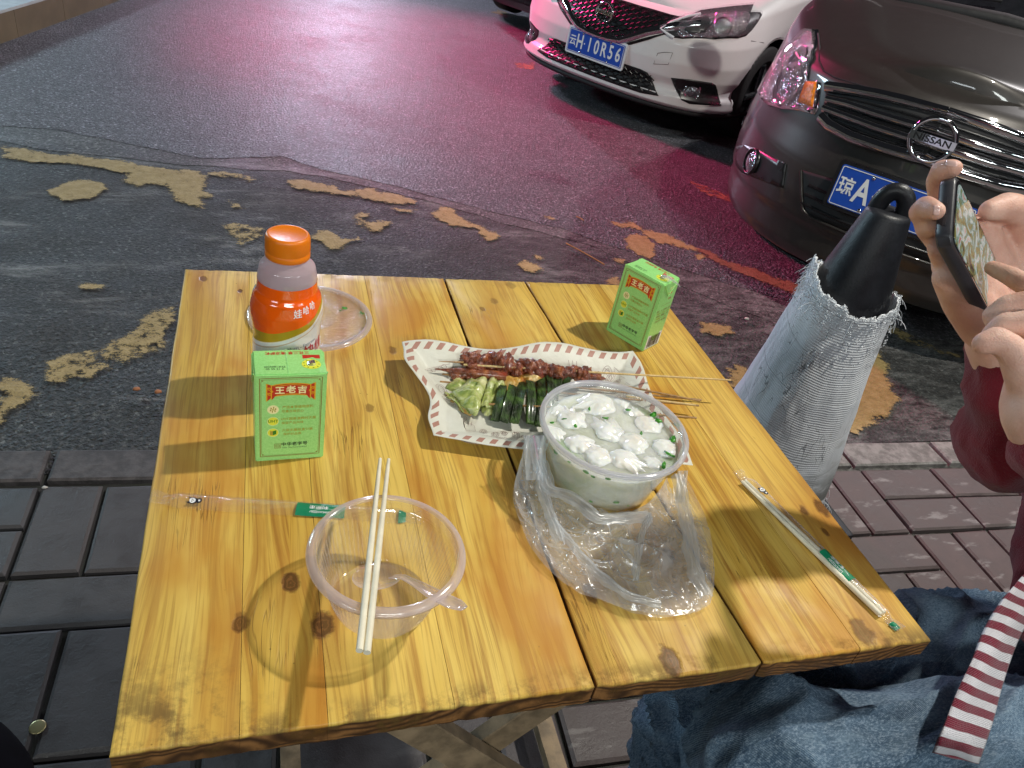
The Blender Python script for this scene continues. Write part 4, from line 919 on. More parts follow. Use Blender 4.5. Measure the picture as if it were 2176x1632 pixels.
WN = [(1270, 862, .0150, 'pleated white wonton at the back of the soup, highest above the broth', 2.4), (1215, 895, .0130, 'white wonton left of centre, with a scallion leaf on its left edge', .4), (1185, 878, .0105, 'smooth wonton flap against the back left wall of the tub', 2.9),
      (1345, 883, .0100, 'small rounded wonton behind the centre right of the soup', .2), (1375, 905, .0115, 'long wonton flap lying just left of the big green scallion', -.6), (1290, 918, .0135, 'wrinkled wonton in the very middle of the soup', .5),
      (1343, 945, .0135, 'round pinkish wonton right of the middle, its filling bulging up', 3.6), (1412, 955, .0120, 'yellowish round wonton close to the right wall beside the greens', 5.2), (1232, 948, .0120, 'wonton at the front left against the tub wall', 5.0),
      (1265, 972, .0125, 'pinkish wonton at the front, between the two nearest the rim', 1.0), (1325, 980, .0125, 'wonton nearest the front rim of the tub', 4.4), (1175, 925, .0110, 'pale wonton half sunk at the left wall of the tub', 3.9), (1320, 862, .0095, 'half sunk wonton behind the right of the highest one', 5.9), (1385, 990, .0100, 'half sunk flat wonton at the front right of the tub', 2.2)]
for k, (u, v, s_, lb, ro_) in enumerate(WN): wonton(u, v, s_, lb, k + 1, ro_, k not in (6,), .0035 if s_ < .0115 else .001)
SCS = 1.35
SCN = [(1205, 892, .0045, 'dark green scallion leaf left of the middle'), (1222, 905, .0026, 'small dark scallion piece below the left scallion leaf'), (1285, 890, .0030, 'square green scallion piece at the middle of the soup'), (1253, 851, .0022, 'scallion scrap left of the highest wonton'), (1387, 882, .0040, 'dark scallion curl at the back right wall'), (1396, 895, .0050, 'largest green scallion leaf at the right of the soup'),
       (1430, 935, .0048, 'green scallion strip along the right wall'), (1425, 968, .0050, 'green scallion strip by the front right wall'), (1410, 990, .0038, 'scallion piece at the front right rim'), (1335, 872, .0020, 'small scallion fleck behind centre right'), (1362, 922, .0022, 'light green fleck right of the middle'), (1172, 899, .0018, 'tiny scallion fleck at the left wall'), (1252, 870, .0018, 'thin dark scallion sliver above the left scallions'), (1440, 905, .0040, 'scallion strip at the far right wall')]
for k, (u, v, s_, lb) in enumerate(SCN):
    vs, fs = chip(T(u, v, SZ + .0022), k * 1.7, s_ * SCS, .35, .0010, 50 + k); o = obj('scallion_bit', vs, fs, M_herb); tag(o, lb, 'scallion', 'scallion bits on the soup')
# bits seen through the wall, pressed against it inside
def wallpt(u, v):
    d = rayd(u, v); best = None
    for k in np.linspace(.5, 1.1, 1500):
        p = d * k; z = p[2] + CAMZ - TZ
        if 0 < z < .06 and math.hypot(p[0] - wx, p[1] - wy) < .0580 + (z - .01) * .27 + .0006: return Vector((p[0], p[1], z + TZ))
for k, (u, v, s_) in enumerate(((1209, 982, .0022), (1260, 1013, .0026), (1292, 1018, .0032), (1245, 1003, .0035), (1255, 1066, .0024), (1310, 1068, .0036), (1180, 960, .004), (1335, 1075, .002))):
    p = wallpt(u, v)
    if p is None: continue
    n_ = Vector((p.x - wx, p.y - wy, 0)).normalized(); t_ = Vector((-n_.y, n_.x, 0)); rr = random.Random(k); a_ = rr.uniform(-.5, .5)
    vs = [tuple(p + n_ * l_ + (t_ * math.cos(q) * s_ + Vector((0, 0, 1)) * math.sin(q) * s_ * .55) * rr.uniform(.8, 1.1)) for l_ in (-.0006, -.0001) for q in [j * math.pi / 3 + a_ for j in range(6)]]
    o = obj('scallion_bit', vs, [tuple(range(6)), tuple(range(6, 12))[::-1]] + [(j, (j + 1) % 6, (j + 1) % 6 + 6, j + 6) for j in range(6)], M_herb)
    tag(o, 'green scallion bit seen through the tub wall, %s' % ['highest at the left', 'middle of the upper row', 'right end of the upper row', 'pale one between the upper ones', 'low at the left', 'long one low at the right', 'at the left edge of the wall', 'lowest and smallest'][k], 'scallion', 'scallion bits behind the tub wall')

# ================================================================== thin plastic bag round the tub
bagpx = [(1120, 928, .05), (1108, 975, .03), (1092, 1040, .016), (1112, 1105, .012), (1140, 1165, .010), (1185, 1215, .008), (1232, 1258, .006), (1300, 1285, .005), (1350, 1302, .004), (1405, 1308, .004), (1460, 1303, .004), (1505, 1285, .004), (1517, 1245, .006), (1512, 1180, .010), (1500, 1110, .016), (1480, 1060, .024), (1455, 1010, .036)]
bw = [T(u, v, h) for u, v, h in bagpx]
ang = [math.atan2(p.y - wy, p.x - wx) for p in bw]; rad = [math.hypot(p.x - wx, p.y - wy) for p in bw]; hz = [b[2] for b in bagpx]
for i in range(1, len(ang)):
    while ang[i] < ang[i - 1] - .5: ang[i] += 2 * math.pi
ang = [a for a in ang]
A0, A1 = ang[0], ang[-1]
def bprof(a): return np.interp(a, ang, rad), np.interp(a, ang, hz)
def ridge(p, s, sd): return 1 - abs(2 * noise.noise(Vector((p[0] * s, p[1] * s, sd))))
def bag_layer(sd, top):
    nu, nv = 260, 120; vs = []; fs = []
    for i in range(nu):
        u = i / (nu - 1); a = A0 + (A1 - A0) * u; Ro, ho = bprof(a); ends = smooth(0, .10, u) * smooth(1, .90, u)
        wallh = .008 + .018 * (1 - math.sin(math.pi * u)) ** 2 + .006 * nz((u * 9, sd, 0)) + .008 * smooth(.12, .0, u)
        for j in range(nv):
            v = j / (nv - 1)
            ri = .0595 + .27 * wallh + .0012
            r = ri + (Ro - ri) * v
            wob = 1 + .05 * nz((a * 3, v * 3, sd)); r = ri + (r - ri) * (wob if v < .97 else wob)
            x = wx + r * math.cos(a); y = wy + r * math.sin(a)
            f1 = ridge((a * 1.6, v * 2.2), 1.7, sd); f2 = ridge((x, y), 42, sd + 3); f3 = ridge((x, y), 95, sd + 6); f4 = ridge((x + .3 * y, y), 210, sd + 9)
            span = (Ro - ri) / .15
            env = math.sin(math.pi * min(1, v * .96 + .02)) ** .7
            z = wallh * (1 - v) ** 3 + ho * v ** 2 * (1 if top else .4)
            z += (.020 * span * (f1 ** 2) * env * (1 if top else .45) + .0075 * f2 ** 2 * env + .0022 * f3 ** 3 * env + .0003 * f4 ** 2) * (.35 + .65 * min(1, span + .3))
            if top: z += .010 * span * env * smooth(.25, .7, u)
            x += .004 * nz((x * 60, y * 60, sd)) * env; y += .004 * nz((x * 60, y * 60, sd + 4)) * env
            vs.append((x, y, TZ + max(.0006, z)))
    fs = [(i * nv + j, (i + 1) * nv + j, (i + 1) * nv + j + 1, i * nv + j + 1) for i in range(nu - 1) for j in range(nv - 1)]
    return vs, fs
M_bag = thin_plastic('bag_film', (.965, .965, .97), .22, (.86, .88, .92), .15, .5, .0003, 120, .9)
bag = empty('plastic_bag', (wx, wy, TZ), 'crumpled clear plastic carrier bag pushed down round the soup tub', 'plastic bag')
vs, fs = bag_layer(1.3, True); obj('film', vs, fs, M_bag, bag)
vs, fs = bag_layer(7.7, False); obj('film', vs, fs, M_bag, bag)
# handles: a raised fold at the left, a crumpled strap lying over the front, a fold at the right
def strap(name, path, w, seed, tw=0.):
    pts = []
    for i in range(len(path) - 1):
        for k in range(8): pts.append(path[i].lerp(path[i + 1], k / 8))
    pts.append(path[-1]); pts = [p + Vector((.0015 * nz((i * .35, seed, 0)), .0015 * nz((i * .35, seed, 5)), .002 * abs(nz((i * .4, seed, 9))))) for i, p in enumerate(pts)]
    for _ in range(2): pts = [pts[0]] + [(pts[i - 1] + pts[i] * 2 + pts[i + 1]) / 4 for i in range(1, len(pts) - 1)] + [pts[-1]]
    P_, Tn, N = frames(pts); vs = []; K = 15
    for i, p in enumerate(P_):
        B = Tn[i].cross(Vector((0, 0, 1))).normalized(); ww = w * (1 + .4 * nz((i * .3, seed, 2)))
        for k in range(K):
            t_ = k / (K - 1) * 2 - 1; vs.append(tuple(p + B * t_ * ww + Vector((0, 0, .0045 * (1 - t_ * t_) + .0026 * abs(math.sin(t_ * 5 + seed + i * .15))))))
    fs = [(i * K + k, (i + 1) * K + k, (i + 1) * K + k + 1, i * K + k + 1) for i in range(len(P_) - 1) for k in range(K - 1)]
    return obj(name, vs, fs, M_bag2, bag)
M_bag2 = thin_plastic('bag_fold_film', (.94, .95, .955), .28, (.86, .90, .95), .16, .5, .0004, 150, .9)
strap('handle', [T(1150, 985, .030), T(1165, 1045, .028), T(1215, 1060, .030), T(1270, 1108, .026), T(1330, 1105, .022), T(1378, 1100, .018)], .0075, 2)
strap('handle', [T(1135, 935, .052), T(1142, 990, .036), T(1155, 1050, .022), T(1170, 1105, .020), T(1190, 1160, .018)], .0060, 5)
strap('fold', [T(1172, 1110, .018), T(1215, 1165, .016), T(1270, 1225, .014), T(1330, 1270, .012), T(1400, 1290, .010)], .0045, 8)
strap('fold', [T(1378, 1100, .020), T(1358, 1150, .018), T(1352, 1200, .016), T(1350, 1245, .012)], .0035, 11)
strap('fold', [T(1440, 1015, .045), T(1450, 1080, .034), T(1465, 1150, .024), T(1475, 1220, .018), T(1500, 1275, .010)], .0075, 14)
vs, fs = grid(20, 26, lambda u, v: tuple(T(1112 + 45 * u + 6 * v, 925 + 95 * v, .056 - .028 * v + .004 * math.sin(u * 9 + v * 3) + .003 * fbm((u * 3, v * 4, 1), 1, 3)))); obj('film', vs, fs, M_bag2, bag)
vs, fs = grid(22, 22, lambda u, v: tuple(T(1440 + 22 * u - 6 * v, 1000 + 70 * v, .050 - .020 * v + .004 * math.sin(u * 8 + v * 4) + .004 * fbm((u * 3, v * 4, 8), 1, 3)))); obj('film', vs, fs, M_bag2, bag)
tube('seam_edge', [T(1134, 926, .055), T(1140, 955, .047), T(1143, 975, .042)], .0007, plain('pink_seam', (.85, .30, .50), .3), bag, 6)

# ================================================================== empty clear bowl, chopsticks, spoon
cx0, cy0 = .0925, .4095
bowl = empty('clear_bowl', (cx0, cy0, TZ), 'empty clear plastic bowl with ribbed wall, two chopsticks lying across its rim', 'bowl')
def rib(a, j, r, z): return .0013 * (abs(math.cos(36 * a)) ** 6 - .3) * smooth(.006, .012, z) * smooth(.050, .044, z) if r > .03 else 0
wallp = [(0, .0050), (.018, .0046), (.030, .0052), (.0345, .0046), (.0385, .0012), (.0400, .0008), (.0412, .0030), (.0425, .0085)] + [(.0425 + (.0520 - .0425) * t_, .0085 + (.0480 - .0085) * t_) for t_ in np.linspace(.1, 1, 12)] + [(.0530, .0500), (.0545, .0510), (.0552, .0540), (.0556, .0600)]
M_bowl = thin_plastic('bowl_plastic', (.955, .95, .95), .06, (.92, .84, .86), .07, .6, 0, 60, 1.5)
M_bowlrim = thin_plastic('bowl_rim_plastic', (.90, .88, .88), .34, (.92, .82, .84), .12, .45)
lathe_obj('wall', wallp, M_bowl, bowl, 576, rib, (cx0, cy0, TZ))
lathe_obj('rim', [(.0556, .0600), (.0562, .0620), (.0585, .0622), (.0605, .0616), (.0622, .0600), (.0630, .0585), (.0632, .0570), (.0622, .0585), (.0600, .0605), (.0575, .0610)], M_bowlrim, bowl, 160, None, (cx0, cy0, TZ))
M_chop = plain('chopstick_wood', (.78, .72, .56), .5, 0, .08, 60, .0002, 600)
def chop(a, b, label, ra=.0026, rb=.0018):
    pts = curve_pts(a, b, 14); r = [ra - (ra - rb) * smooth(.35, 1, k / 13) for k in range(14)]; r[-1] *= .8
    o = tube('chopstick', pts, r, M_chop, None, 16); return tag(o, label, 'chopstick', 'pair of chopsticks on the bowl') if label else o
rz = .0622 + .0028
chop(T(764, 1383, rz), T(808, 975, rz), 'pale wooden chopstick on the bowl rim, the left one of the pair')
chop(T(780, 1387, rz), T(826, 976, rz), 'pale wooden chopstick on the bowl rim, the right one of the pair')
M_spoon = thin_plastic('spoon_plastic', (.96, .95, .96), .16, (.95, .86, .90), .04, .6)
sp = empty('clear_spoon', T(790, 1225, .01), 'clear plastic spoon leaning in the empty bowl, handle over the right rim', 'spoon')
sa, sb, sd_ = T(760, 1222, .010), T(842, 1228, .022), T(985, 1295, .0740)
ax = (sb - sa).normalized(); sdv = ax.cross(Vector((0, 0, 1))).normalized(); L_ = (sb - sa).length; cen = (sa + sb) / 2
vs, fs = grid(24, 24, lambda u, v: tuple(cen + ax * (L_ * .62 * math.cos(math.pi * (u)) * 1.) + sdv * ((v - .5) * 2 * .0150 * math.sqrt(max(.0, 1 - math.cos(math.pi * u) ** 2) + .0004)) + Vector((0, 0, -.0060 * (1 - ((v - .5) * 2) ** 2) * math.sin(math.pi * u)))))
obj('spoon_bowl', vs, fs, M_spoon, sp)
vs = []; hp = [sb - ax * .004, sb.lerp(sd_, .1) + Vector((0, 0, .004)), sb.lerp(sd_, .35) + Vector((0, 0, .003)), sb.lerp(sd_, .65), sd_]; P2 = []
for i in range(4):
    for k in range(6): P2.append(hp[i].lerp(hp[i + 1], k / 6))
P2.append(hp[-1]); n_ = len(P2); K = 9
for i, p in enumerate(P2):
    t_ = i / (n_ - 1); w_ = .0036 + .0030 * smooth(.3, .8, t_) - (.003 * smooth(.93, 1, t_)); B = (sd_ - sb).normalized().cross(Vector((0, 0, 1))).normalized()
    for k in range(K): q = k / (K - 1) * 2 - 1; vs.append(tuple(p + B * q * w_ + Vector((0, 0, .0016 * abs(q) ** 3 - .0006))))
fs = [(i * K + k, (i + 1) * K + k, (i + 1) * K + k + 1, i * K + k + 1) for i in range(n_ - 1) for k in range(K - 1)]
solid(obj('handle', vs, fs, M_spoon, sp), .0011)

# ================================================================== chopstick sleeves
M_cello = thin_plastic('cellophane', (.985, .985, .985), .05, (.95, .9, .92), .05, .6, .0006, 260)
I_teal = ink('ink_teal', (.005, .22, .10)); I_panda = ink('ink_panda_black', (.01, .01, .02))
def sleeve(a, b, w, h, label, name, puff, green, tip, pan, sticks):
    d = b - a; L = d.length; ex = d.normalized(); ey = Vector((0, 0, 1)).cross(ex)
    root = empty('chopstick_sleeve', a, label, 'chopstick wrapper')
    nu, nv = 150, 15
    def hgt(x): 
        e = smooth(0, .06, x / L) * smooth(1, .955, x / L); return .0006 + h * (.25 + .75 * e)
    def surf(x, y, l=0.):  # x along, y across (-1..1)
        e = smooth(0, .07, x / L) * smooth(1, .95, x / L)
        ww = w * (.55 + .45 * e + .12 * abs(nz((x * 300, puff, 0))) * (1 - e)); z = hgt(x) * math.sqrt(max(0, 1 - y * y * .96)) + .0006 * nz((x * 130, y * 2, puff)) * (1 + 2 * (1 - e)) + .0007
        return a + ex * x + ey * (y * ww + .0012 * math.sin(x * 22 + puff)) + Vector((0, 0, max(.0004, z + l)))
    vs, fs = grid(nu, nv, lambda u, v: tuple(surf(u * L, v * 2 - 1))); obj('film', vs, fs, M_cello, root)
    vs, fs = grid(nu, 4, lambda u, v: tuple(surf(u * L, 1.) + ey * (v * .0022) + Vector((0, 0, -.0002 + .0006 * abs(nz((u * 90, v, 3))))))); obj('seal_flange', vs, fs, M_cello, root)
    P = Print(lambda x, y, l: tuple(surf(x, max(-1, min(1, y / w)), .00025 + l * .00012)))
    def band(x0, x1, mat): 
        n = 14; xs = np.linspace(x0, x1, n); ys = np.linspace(-.97, .97, 9)
        P.add([(x, y * w) for x in xs for y in ys], [(i * 9 + j, (i + 1) * 9 + j, (i + 1) * 9 + j + 1, i * 9 + j + 1) for i in range(n - 1) for j in range(8)], mat, 0)
    band(*green, I_teal)
    if tip: band(*tip, I_teal)
    gx = (green[0] + green[1]) / 2
    P.text('利朔走', gx - .002, w * .25, .0052, I_white, 1, .0001, math.pi, 1.1)
    P.text('LISHUOZOU', gx, -w * .45, .0026, I_white, 1, .00005, math.pi, 1.3)
    P.strip([(gx + .016 - k * .0022, -w * .15 + .0016 * math.sin(k * .4)) for k in range(12)], .0003, I_white)
    if pan is not None:   # little panda print
        P.ell(pan, 0, .0036, .0040, I_panda, 0, 14); P.ell(pan - .0006, 0, .0027, .0030, I_white, 1, 14)
        for s_ in (-1, 1): P.ell(pan - .0034, s_ * .0028, .0012, .0012, I_panda, 2, 8); P.ell(pan - .0010, s_ * .0011, .0007, .0006, I_panda, 2, 8)
        P.ell(pan + .0004, 0, .0004, .0005, I_panda, 2, 6); P.ell(pan + .0048, 0, .0028, .0030, I_panda, 2, 10); P.ell(pan + .0052, 0, .0010, .0012, I_white, 3, 8)
    P.build('print', root)
    for k in range(2):  # crinkled ends
        x0 = -.006 if k == 0 else L; sg = -1 if k == 0 else 1; base = a if k == 0 else b
        vs, fs = grid(12, 12, lambda u, v: tuple(base + ex * sg * (.014 * u - .004) + ey * ((v - .5) * w * (1.5 + .6 * u)) + Vector((0, 0, .0012 + .0055 * u * abs(nz((u * 5, v * 7, puff + k))) + .002 * u))))
        obj('crimped_end', vs, fs, M_cello, root)
    return root, ex, ey, L, surf
sl1 = sleeve(T(1577, 1018, 0), T(1892, 1325, 0), .0078, .0072, 'wrapped pair of chopsticks with a green label, lying near the right edge', 'a', 1., (.118, .158), (.208, .216), .028, True)
for k in (-1, 1):
    o = tube('wrapped_chopstick', curve_pts(T(1580, 1022, .0042) + sl1[2] * .0024 * k, T(1875, 1305, .0042) + sl1[2] * .0026 * k, 8), [.0019, .0021, .0024, .0026, .0028, .0028, .0028, .0028], M_chop, None, 12)
    tag(o, ['chopstick inside the wrapper at the right, lower of the two', 'chopstick inside the wrapper at the right, upper of the two'][k > 0], 'chopstick', 'chopsticks in the right wrapper')
sleeve(T(345, 1062, 0), T(872, 1104, 0), .0085, .0022, 'emptied clear chopstick wrapper with green label, lying across the left edge to the bowl', 'b', 4., (.117, .161), (.2105, .2175), .027, False)

# ================================================================== traffic bollard cone wrapped in a woven sack
kx, ky = 1.228, 1.218
cone = empty('traffic_cone', (kx, ky, 0), 'black plastic cone with a carrying loop on top, wrapped in a torn white sack', 'cone')
M_black = plain('black_plastic', (.013, .014, .018), .42, 0, .3, 20, .0004, 300)
KH = .80
lathe_obj('cone_body', [(.168, .02), (.160, .03)] + [(.166, .03), (.085, .62), (.046, .800), (.043, .808), (.034, .811), (0, .812)], M_black, cone, 96, None, (kx, ky, 0))
box('foot', kx - .19, kx + .19, ky - .19, ky + .19, .0, .028, M_black, cone, .008)
# carrying loop: flat arch with a hole
ca = math.atan2(-ky, -kx) + math.pi / 2 + .12; lt = Vector((math.cos(ca), math.sin(ca), 0)); pts = []
for k in range(25):
    a = math.pi * (k / 24); pts.append(Vector((kx, ky, .806)) + lt * (.026 * math.cos(a)) + Vector((0, 0, .044 * math.sin(a) ** .8)))
vs, fs = tube_data([pts[0] - Vector((0, 0, .05))] + pts + [pts[-1] - Vector((0, 0, .05))], .0185, 16, True, .8, up=Vector((0, 0, 1)).cross(lt))
obj('loop', vs, fs, M_black, cone)
m = NM('woven_sack'); c = m.co('World'); X, Y, Z = m.sep(c)
ang_ = m.ma('ARCTAN2', m.ma('SUBTRACT', Y, ky), m.ma('SUBTRACT', X, kx))
wz = m.ma('ADD', Z, m.ma('MULTIPLY', m.ma('SINE', m.ma('ADD', ang_, .4)), -.035)); wz = m.ma('ADD', wz, m.ma('MULTIPLY', m.noise(c, 7, 3), .02))
thr = m.ma('MULTIPLY', m.ma('ADD', m.ma('SINE', m.ma('MULTIPLY', wz, 6.283 / .0058)), 1.), .5); thr2 = m.ma('MULTIPLY', m.ma('ADD', m.ma('SINE', m.ma('MULTIPLY', ang_, 190.)), 1.), .5)
n1 = m.noise(c, 9, 5, .65); n2 = m.noise(c, 90, 4, .7); n3 = m.noise(m.map(c, (1, 1, 3)), 5, 5, .6)
col = m.mix(m.ss(n1, .3, .7), (.80, .84, .88), (.90, .93, .95)); col = m.mix(m.ma('MULTIPLY', m.ss(n3, .62, .70), .5), col, (.42, .43, .38)); col = m.mix(m.ma('MULTIPLY', m.ss(m.noise(m.map(c, (1, 1, .5)), 11, 3), .66, .70), .5), col, (.42, .38, .22))
crack = m.ss(m.ma('ABSOLUTE', m.ma('SUBTRACT', m.noise(m.map(c, (1, 1, .28)), 13, 3, .6), .5)), 0, .006, 1, 0); wrapl = m.ss(m.ma('ABSOLUTE', m.ma('SUBTRACT', m.ma('FRACT', m.ma('MULTIPLY', wz, 1 / .098)), .5)), 0, .018, 1, 0)
dk = m.ma('MAXIMUM', m.ma('MULTIPLY', crack, m.ss(n1, .45, .55)), m.ma('MULTIPLY', wrapl, .55)); col = m.mix(m.ma('MULTIPLY', dk, .7), col, (.12, .13, .14))
col = m.mix(m.ma('MULTIPLY', thr, .09), col, (.34, .37, .40))
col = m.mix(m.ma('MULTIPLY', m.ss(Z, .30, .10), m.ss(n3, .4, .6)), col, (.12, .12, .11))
h_ = m.ma('ADD', m.ma('MULTIPLY', thr, .5), m.ma('ADD', m.ma('MULTIPLY', thr2, .15), m.ma('MULTIPLY', m.ma('ADD', n2, m.ma('MULTIPLY', wrapl, -1.2)), .5)))
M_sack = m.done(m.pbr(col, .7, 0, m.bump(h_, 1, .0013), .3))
def sack_r(a, z):
    return .178 + (.094 - .178) * z / .64 + .004 * fbm((math.cos(a) * 2.5, math.sin(a) * 2.5, z * 6), 1, 3)
NA = 220; NZ = 80; vs = []
def sack_top(a): return .635 + .012 * fbm((math.cos(a) * 5, math.sin(a) * 5, 3), 1, 4) + .035 * math.exp(-((math.atan2(math.sin(a - 2.6), math.cos(a - 2.6))) / .5) ** 2) - .03 * math.exp(-((math.atan2(math.sin(a + 1.9), math.cos(a + 1.9))) / .7) ** 2)
for i in range(NA):
    a = 2 * math.pi * i / NA; zt = sack_top(a)
    for j in range(NZ):
        z = .003 + (zt - .003) * j / (NZ - 1); r = sack_r(a, z) + (.004 + .004 * nz((math.cos(a) * 4, math.sin(a) * 4, 9))) * smooth(.55, .64, z)
        vs.append((kx + r * math.cos(a), ky + r * math.sin(a), z))
fs = [(i * NZ + j, ((i + 1) % NA) * NZ + j, ((i + 1) % NA) * NZ + j + 1, i * NZ + j + 1) for i in range(NA) for j in range(NZ - 1)]
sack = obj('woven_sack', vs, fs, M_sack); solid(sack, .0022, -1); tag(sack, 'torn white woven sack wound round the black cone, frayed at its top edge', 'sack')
# crumbly flakes under the torn edge and loose threads
vs = []; fs = []; rr = random.Random(8)
for k in range(1500):
    a = rr.uniform(-math.pi, math.pi); z = sack_top(a) - abs(rr.gauss(0, .045)) - .002; 
    if rr.random() < .25: z = sack_top(a) + rr.uniform(-.004, .004)
    r = sack_r(a, z) + .006; s_ = rr.uniform(.0008, .0034); p = Vector((kx + r * math.cos(a), ky + r * math.sin(a), z)); b = len(vs)
    n_ = Vector((math.cos(a), math.sin(a), 0)); t_ = Vector((-n_.y, n_.x, 0)); u_ = Vector((0, 0, 1)); q = rr.uniform(0, 6)
    for m_, l in ((0, 1.1), (2.1, .9), (4.2, 1.2)): vs.append(tuple(p + (t_ * math.cos(q + m_) + u_ * math.sin(q + m_)) * s_ * l + n_ * rr.uniform(-.001, .0016)))
    vs.append(tuple(p + n_ * s_ * .8)); fs += [(b, b + 1, b + 3), (b + 1, b + 2, b + 3), (b + 2, b, b + 3), (b, b + 2, b + 1)]
M_flake = plain('sack_flake', (.70, .74, .77), .55, 0, .15, 100)
o = obj('sack_flakes', vs, fs, M_flake, sack, False); o['kind'] = 'stuff'
vs = []; fs = []
for k in range(90):
    a = rr.choice((rr.gauss(-.45, .45), rr.gauss(2.7, .3), rr.uniform(-3.1, 3.1))); z = sack_top(a) - rr.uniform(0, .05) if k < 70 else rr.uniform(.01, .10); a = a if k < 70 else rr.gauss(-.6, .3); L_ = rr.uniform(.012, .05); r = sack_r(a, z) + .003
    p = Vector((kx + r * math.cos(a), ky + r * math.sin(a), z)); d = Vector((math.cos(a), math.sin(a), rr.uniform(-1., .8))).normalized(); pts = [p]
    for q in range(7): d = (d + Vector((rr.uniform(-.4, .4), rr.uniform(-.4, .4), -.28))).normalized(); pts.append(pts[-1] + d * L_ / 7)
    v_, f_ = tube_data(pts, .00055, 3, False); b = len(vs); vs += v_; fs += [tuple(i + b for i in f) for f in f_]
o = obj('loose_threads', vs, fs, M_flake, sack, False); o['kind'] = 'stuff'

# ================================================================== people
def capsule_bm(bm, a, b, ra, rb, n=14):
    a, b = Vector(a), Vector(b); d = b - a; L = d.length
    if L < 1e-6: d = Vector((0, 0, 1)); L = 1e-6
    d.normalize(); q = d.to_track_quat('Z', 'Y').to_matrix(); rows = []
    for k in range(1, 6): t = math.pi / 2 * (1 - k / 5); rows.append((-ra * math.sin(t), ra * math.cos(t), 0))
    for k in range(0, 5): t = math.pi / 2 * k / 5; rows.append((L + rb * math.sin(t), rb * math.cos(t), 1))
    lo = bm.verts.new(a - d * ra); hi = bm.verts.new(b + d * rb); R = []
    for z, r, _ in rows: R.append([bm.verts.new(a + q @ Vector((r * math.cos(2 * math.pi * i / n), r * math.sin(2 * math.pi * i / n), z))) for i in range(n)])
    for i in range(n):
        j = (i + 1) % n; bm.faces.new((lo, R[0][j], R[0][i])); bm.faces.new((hi, R[-1][i], R[-1][j]))
        for r in range(len(R) - 1): bm.faces.new((R[r][i], R[r][j], R[r + 1][j], R[r + 1][i]))
def ell_bm(bm, c, r, rot=None):
    ret = bmesh.ops.create_icosphere(bm, subdivisions=3, radius=1.); q = rot or Matrix.Identity(3)
    for v in ret['verts']: v.co = Vector(c) + q @ Vector((v.co.x * r[0], v.co.y * r[1], v.co.z * r[2]))
def remesh(name, bm, mat, parent, vox, sm=6, fn=None, kind=None):
    me = bpy.data.meshes.new(name); bm.to_mesh(me); bm.free(); o = bpy.data.objects.new('tmp', me); COL.objects.link(o)
    r = o.modifiers.new('r', 'REMESH'); r.mode = 'VOXEL'; r.voxel_size = vox
    s = o.modifiers.new('s', 'SMOOTH'); s.iterations = sm; s.factor = .5
    dg = bpy.context.evaluated_depsgraph_get(); me2 = bpy.data.meshes.new_from_object(o.evaluated_get(dg)); bpy.data.objects.remove(o)
    me2.name = name; me2.materials.clear()
    if fn:
        n = len(me2.vertices); co = np.empty(n * 3); no = np.empty(n * 3); me2.vertices.foreach_get('co', co); me2.vertices.foreach_get('normal', no)
        co = co.reshape(-1, 3); no = no.reshape(-1, 3); co = fn(co, no); me2.vertices.foreach_set('co', co.ravel())
    me2.update(); return link(name, me2, mat, parent)
m = NM('skin'); c = m.co('World'); n1 = m.noise(c, 26, 4, .6); n2 = m.noise(c, 900, 3, .6); n3 = m.vor(c, 700)
col = m.mix(m.ss(n1, .35, .68), (.60, .325, .245), (.71, .45, .355)); col = m.mix(m.ss(m.noise(c, 60, 3), .58, .75, 0, .4), col, (.66, .27, .20))
M_skin = m.done(m.pbr(col, m.ss(n1, .3, .7, .40, .55), 0, m.bump(m.ma('ADD', m.ma('MULTIPLY', n3, .6), m.ma('ADD', n2, m.ma('MULTIPLY', m.noise(m.map(c, (1, 1, 2.5)), 120, 4, .7), .8))), 1, .0004), .45, Subsurface_Weight=.18, Subsurface_Radius=(.010, .004, .002), Subsurface_Scale=1.))
person = empty('person', (1.02, .30, 0), 'seated person in burgundy sweater and jeans at the right, tapping a phone', 'person')
sb_ = bmesh.new()
def chain(bm, pts, rs):
    rs = [r * (.93 if r < .013 else 1) for r in rs]
    for (a, b), (ra, rb) in zip(zip(pts, pts[1:]), zip(rs, rs[1:])): capsule_bm(bm, a, b, ra, rb)
# --- hand holding the phone (palm behind it)
Hq = lambda u, v, d: PD(u, v, d)
palmc = Hq(2062, 560, .700)
# palm slab behind and below the phone, thumb side at the right
chain(sb_, [Hq(2140, 745, .730), Hq(2085, 640, .712), Hq(2030, 560, .685)], [.024, .024, .020])
chain(sb_, [Hq(2150, 700, .735), Hq(2120, 600, .735), Hq(2075, 500, .715)], [.025, .024, .020])
chain(sb_, [Hq(2165, 690, .735), Hq(2165, 600, .735), Hq(2140, 510, .730)], [.025, .024, .018])
chain(sb_, [Hq(2020, 590, .675), Hq(2052, 640, .690), Hq(2095, 690, .705)], [.0155, .020, .024])
# index finger over the top corner
chain(sb_, [Hq(2075, 500, .715), Hq(2000, 440, .680), Hq(1992, 385, .650), Hq(2002, 362, .632), Hq(2026, 357, .622)], [.0125, .0105, .0100, .0098, .0082])
# middle finger, tip on the left side of the phone
chain(sb_, [Hq(2050, 530, .712), Hq(1985, 490, .680), Hq(1956, 452, .645), Hq(1968, 441, .622), Hq(1988, 448, .607)], [.0125, .0108, .0104, .0105, .0085])
chain(sb_, [Hq(2045, 560, .705), Hq(1992, 515, .682), Hq(1968, 485, .655), Hq(1984, 480, .630)], [.0122, .0105, .0098, .0085])
chain(sb_, [Hq(2050, 600, .700), Hq(2005, 560, .680), Hq(1990, 530, .660)], [.0120, .0100, .0085])
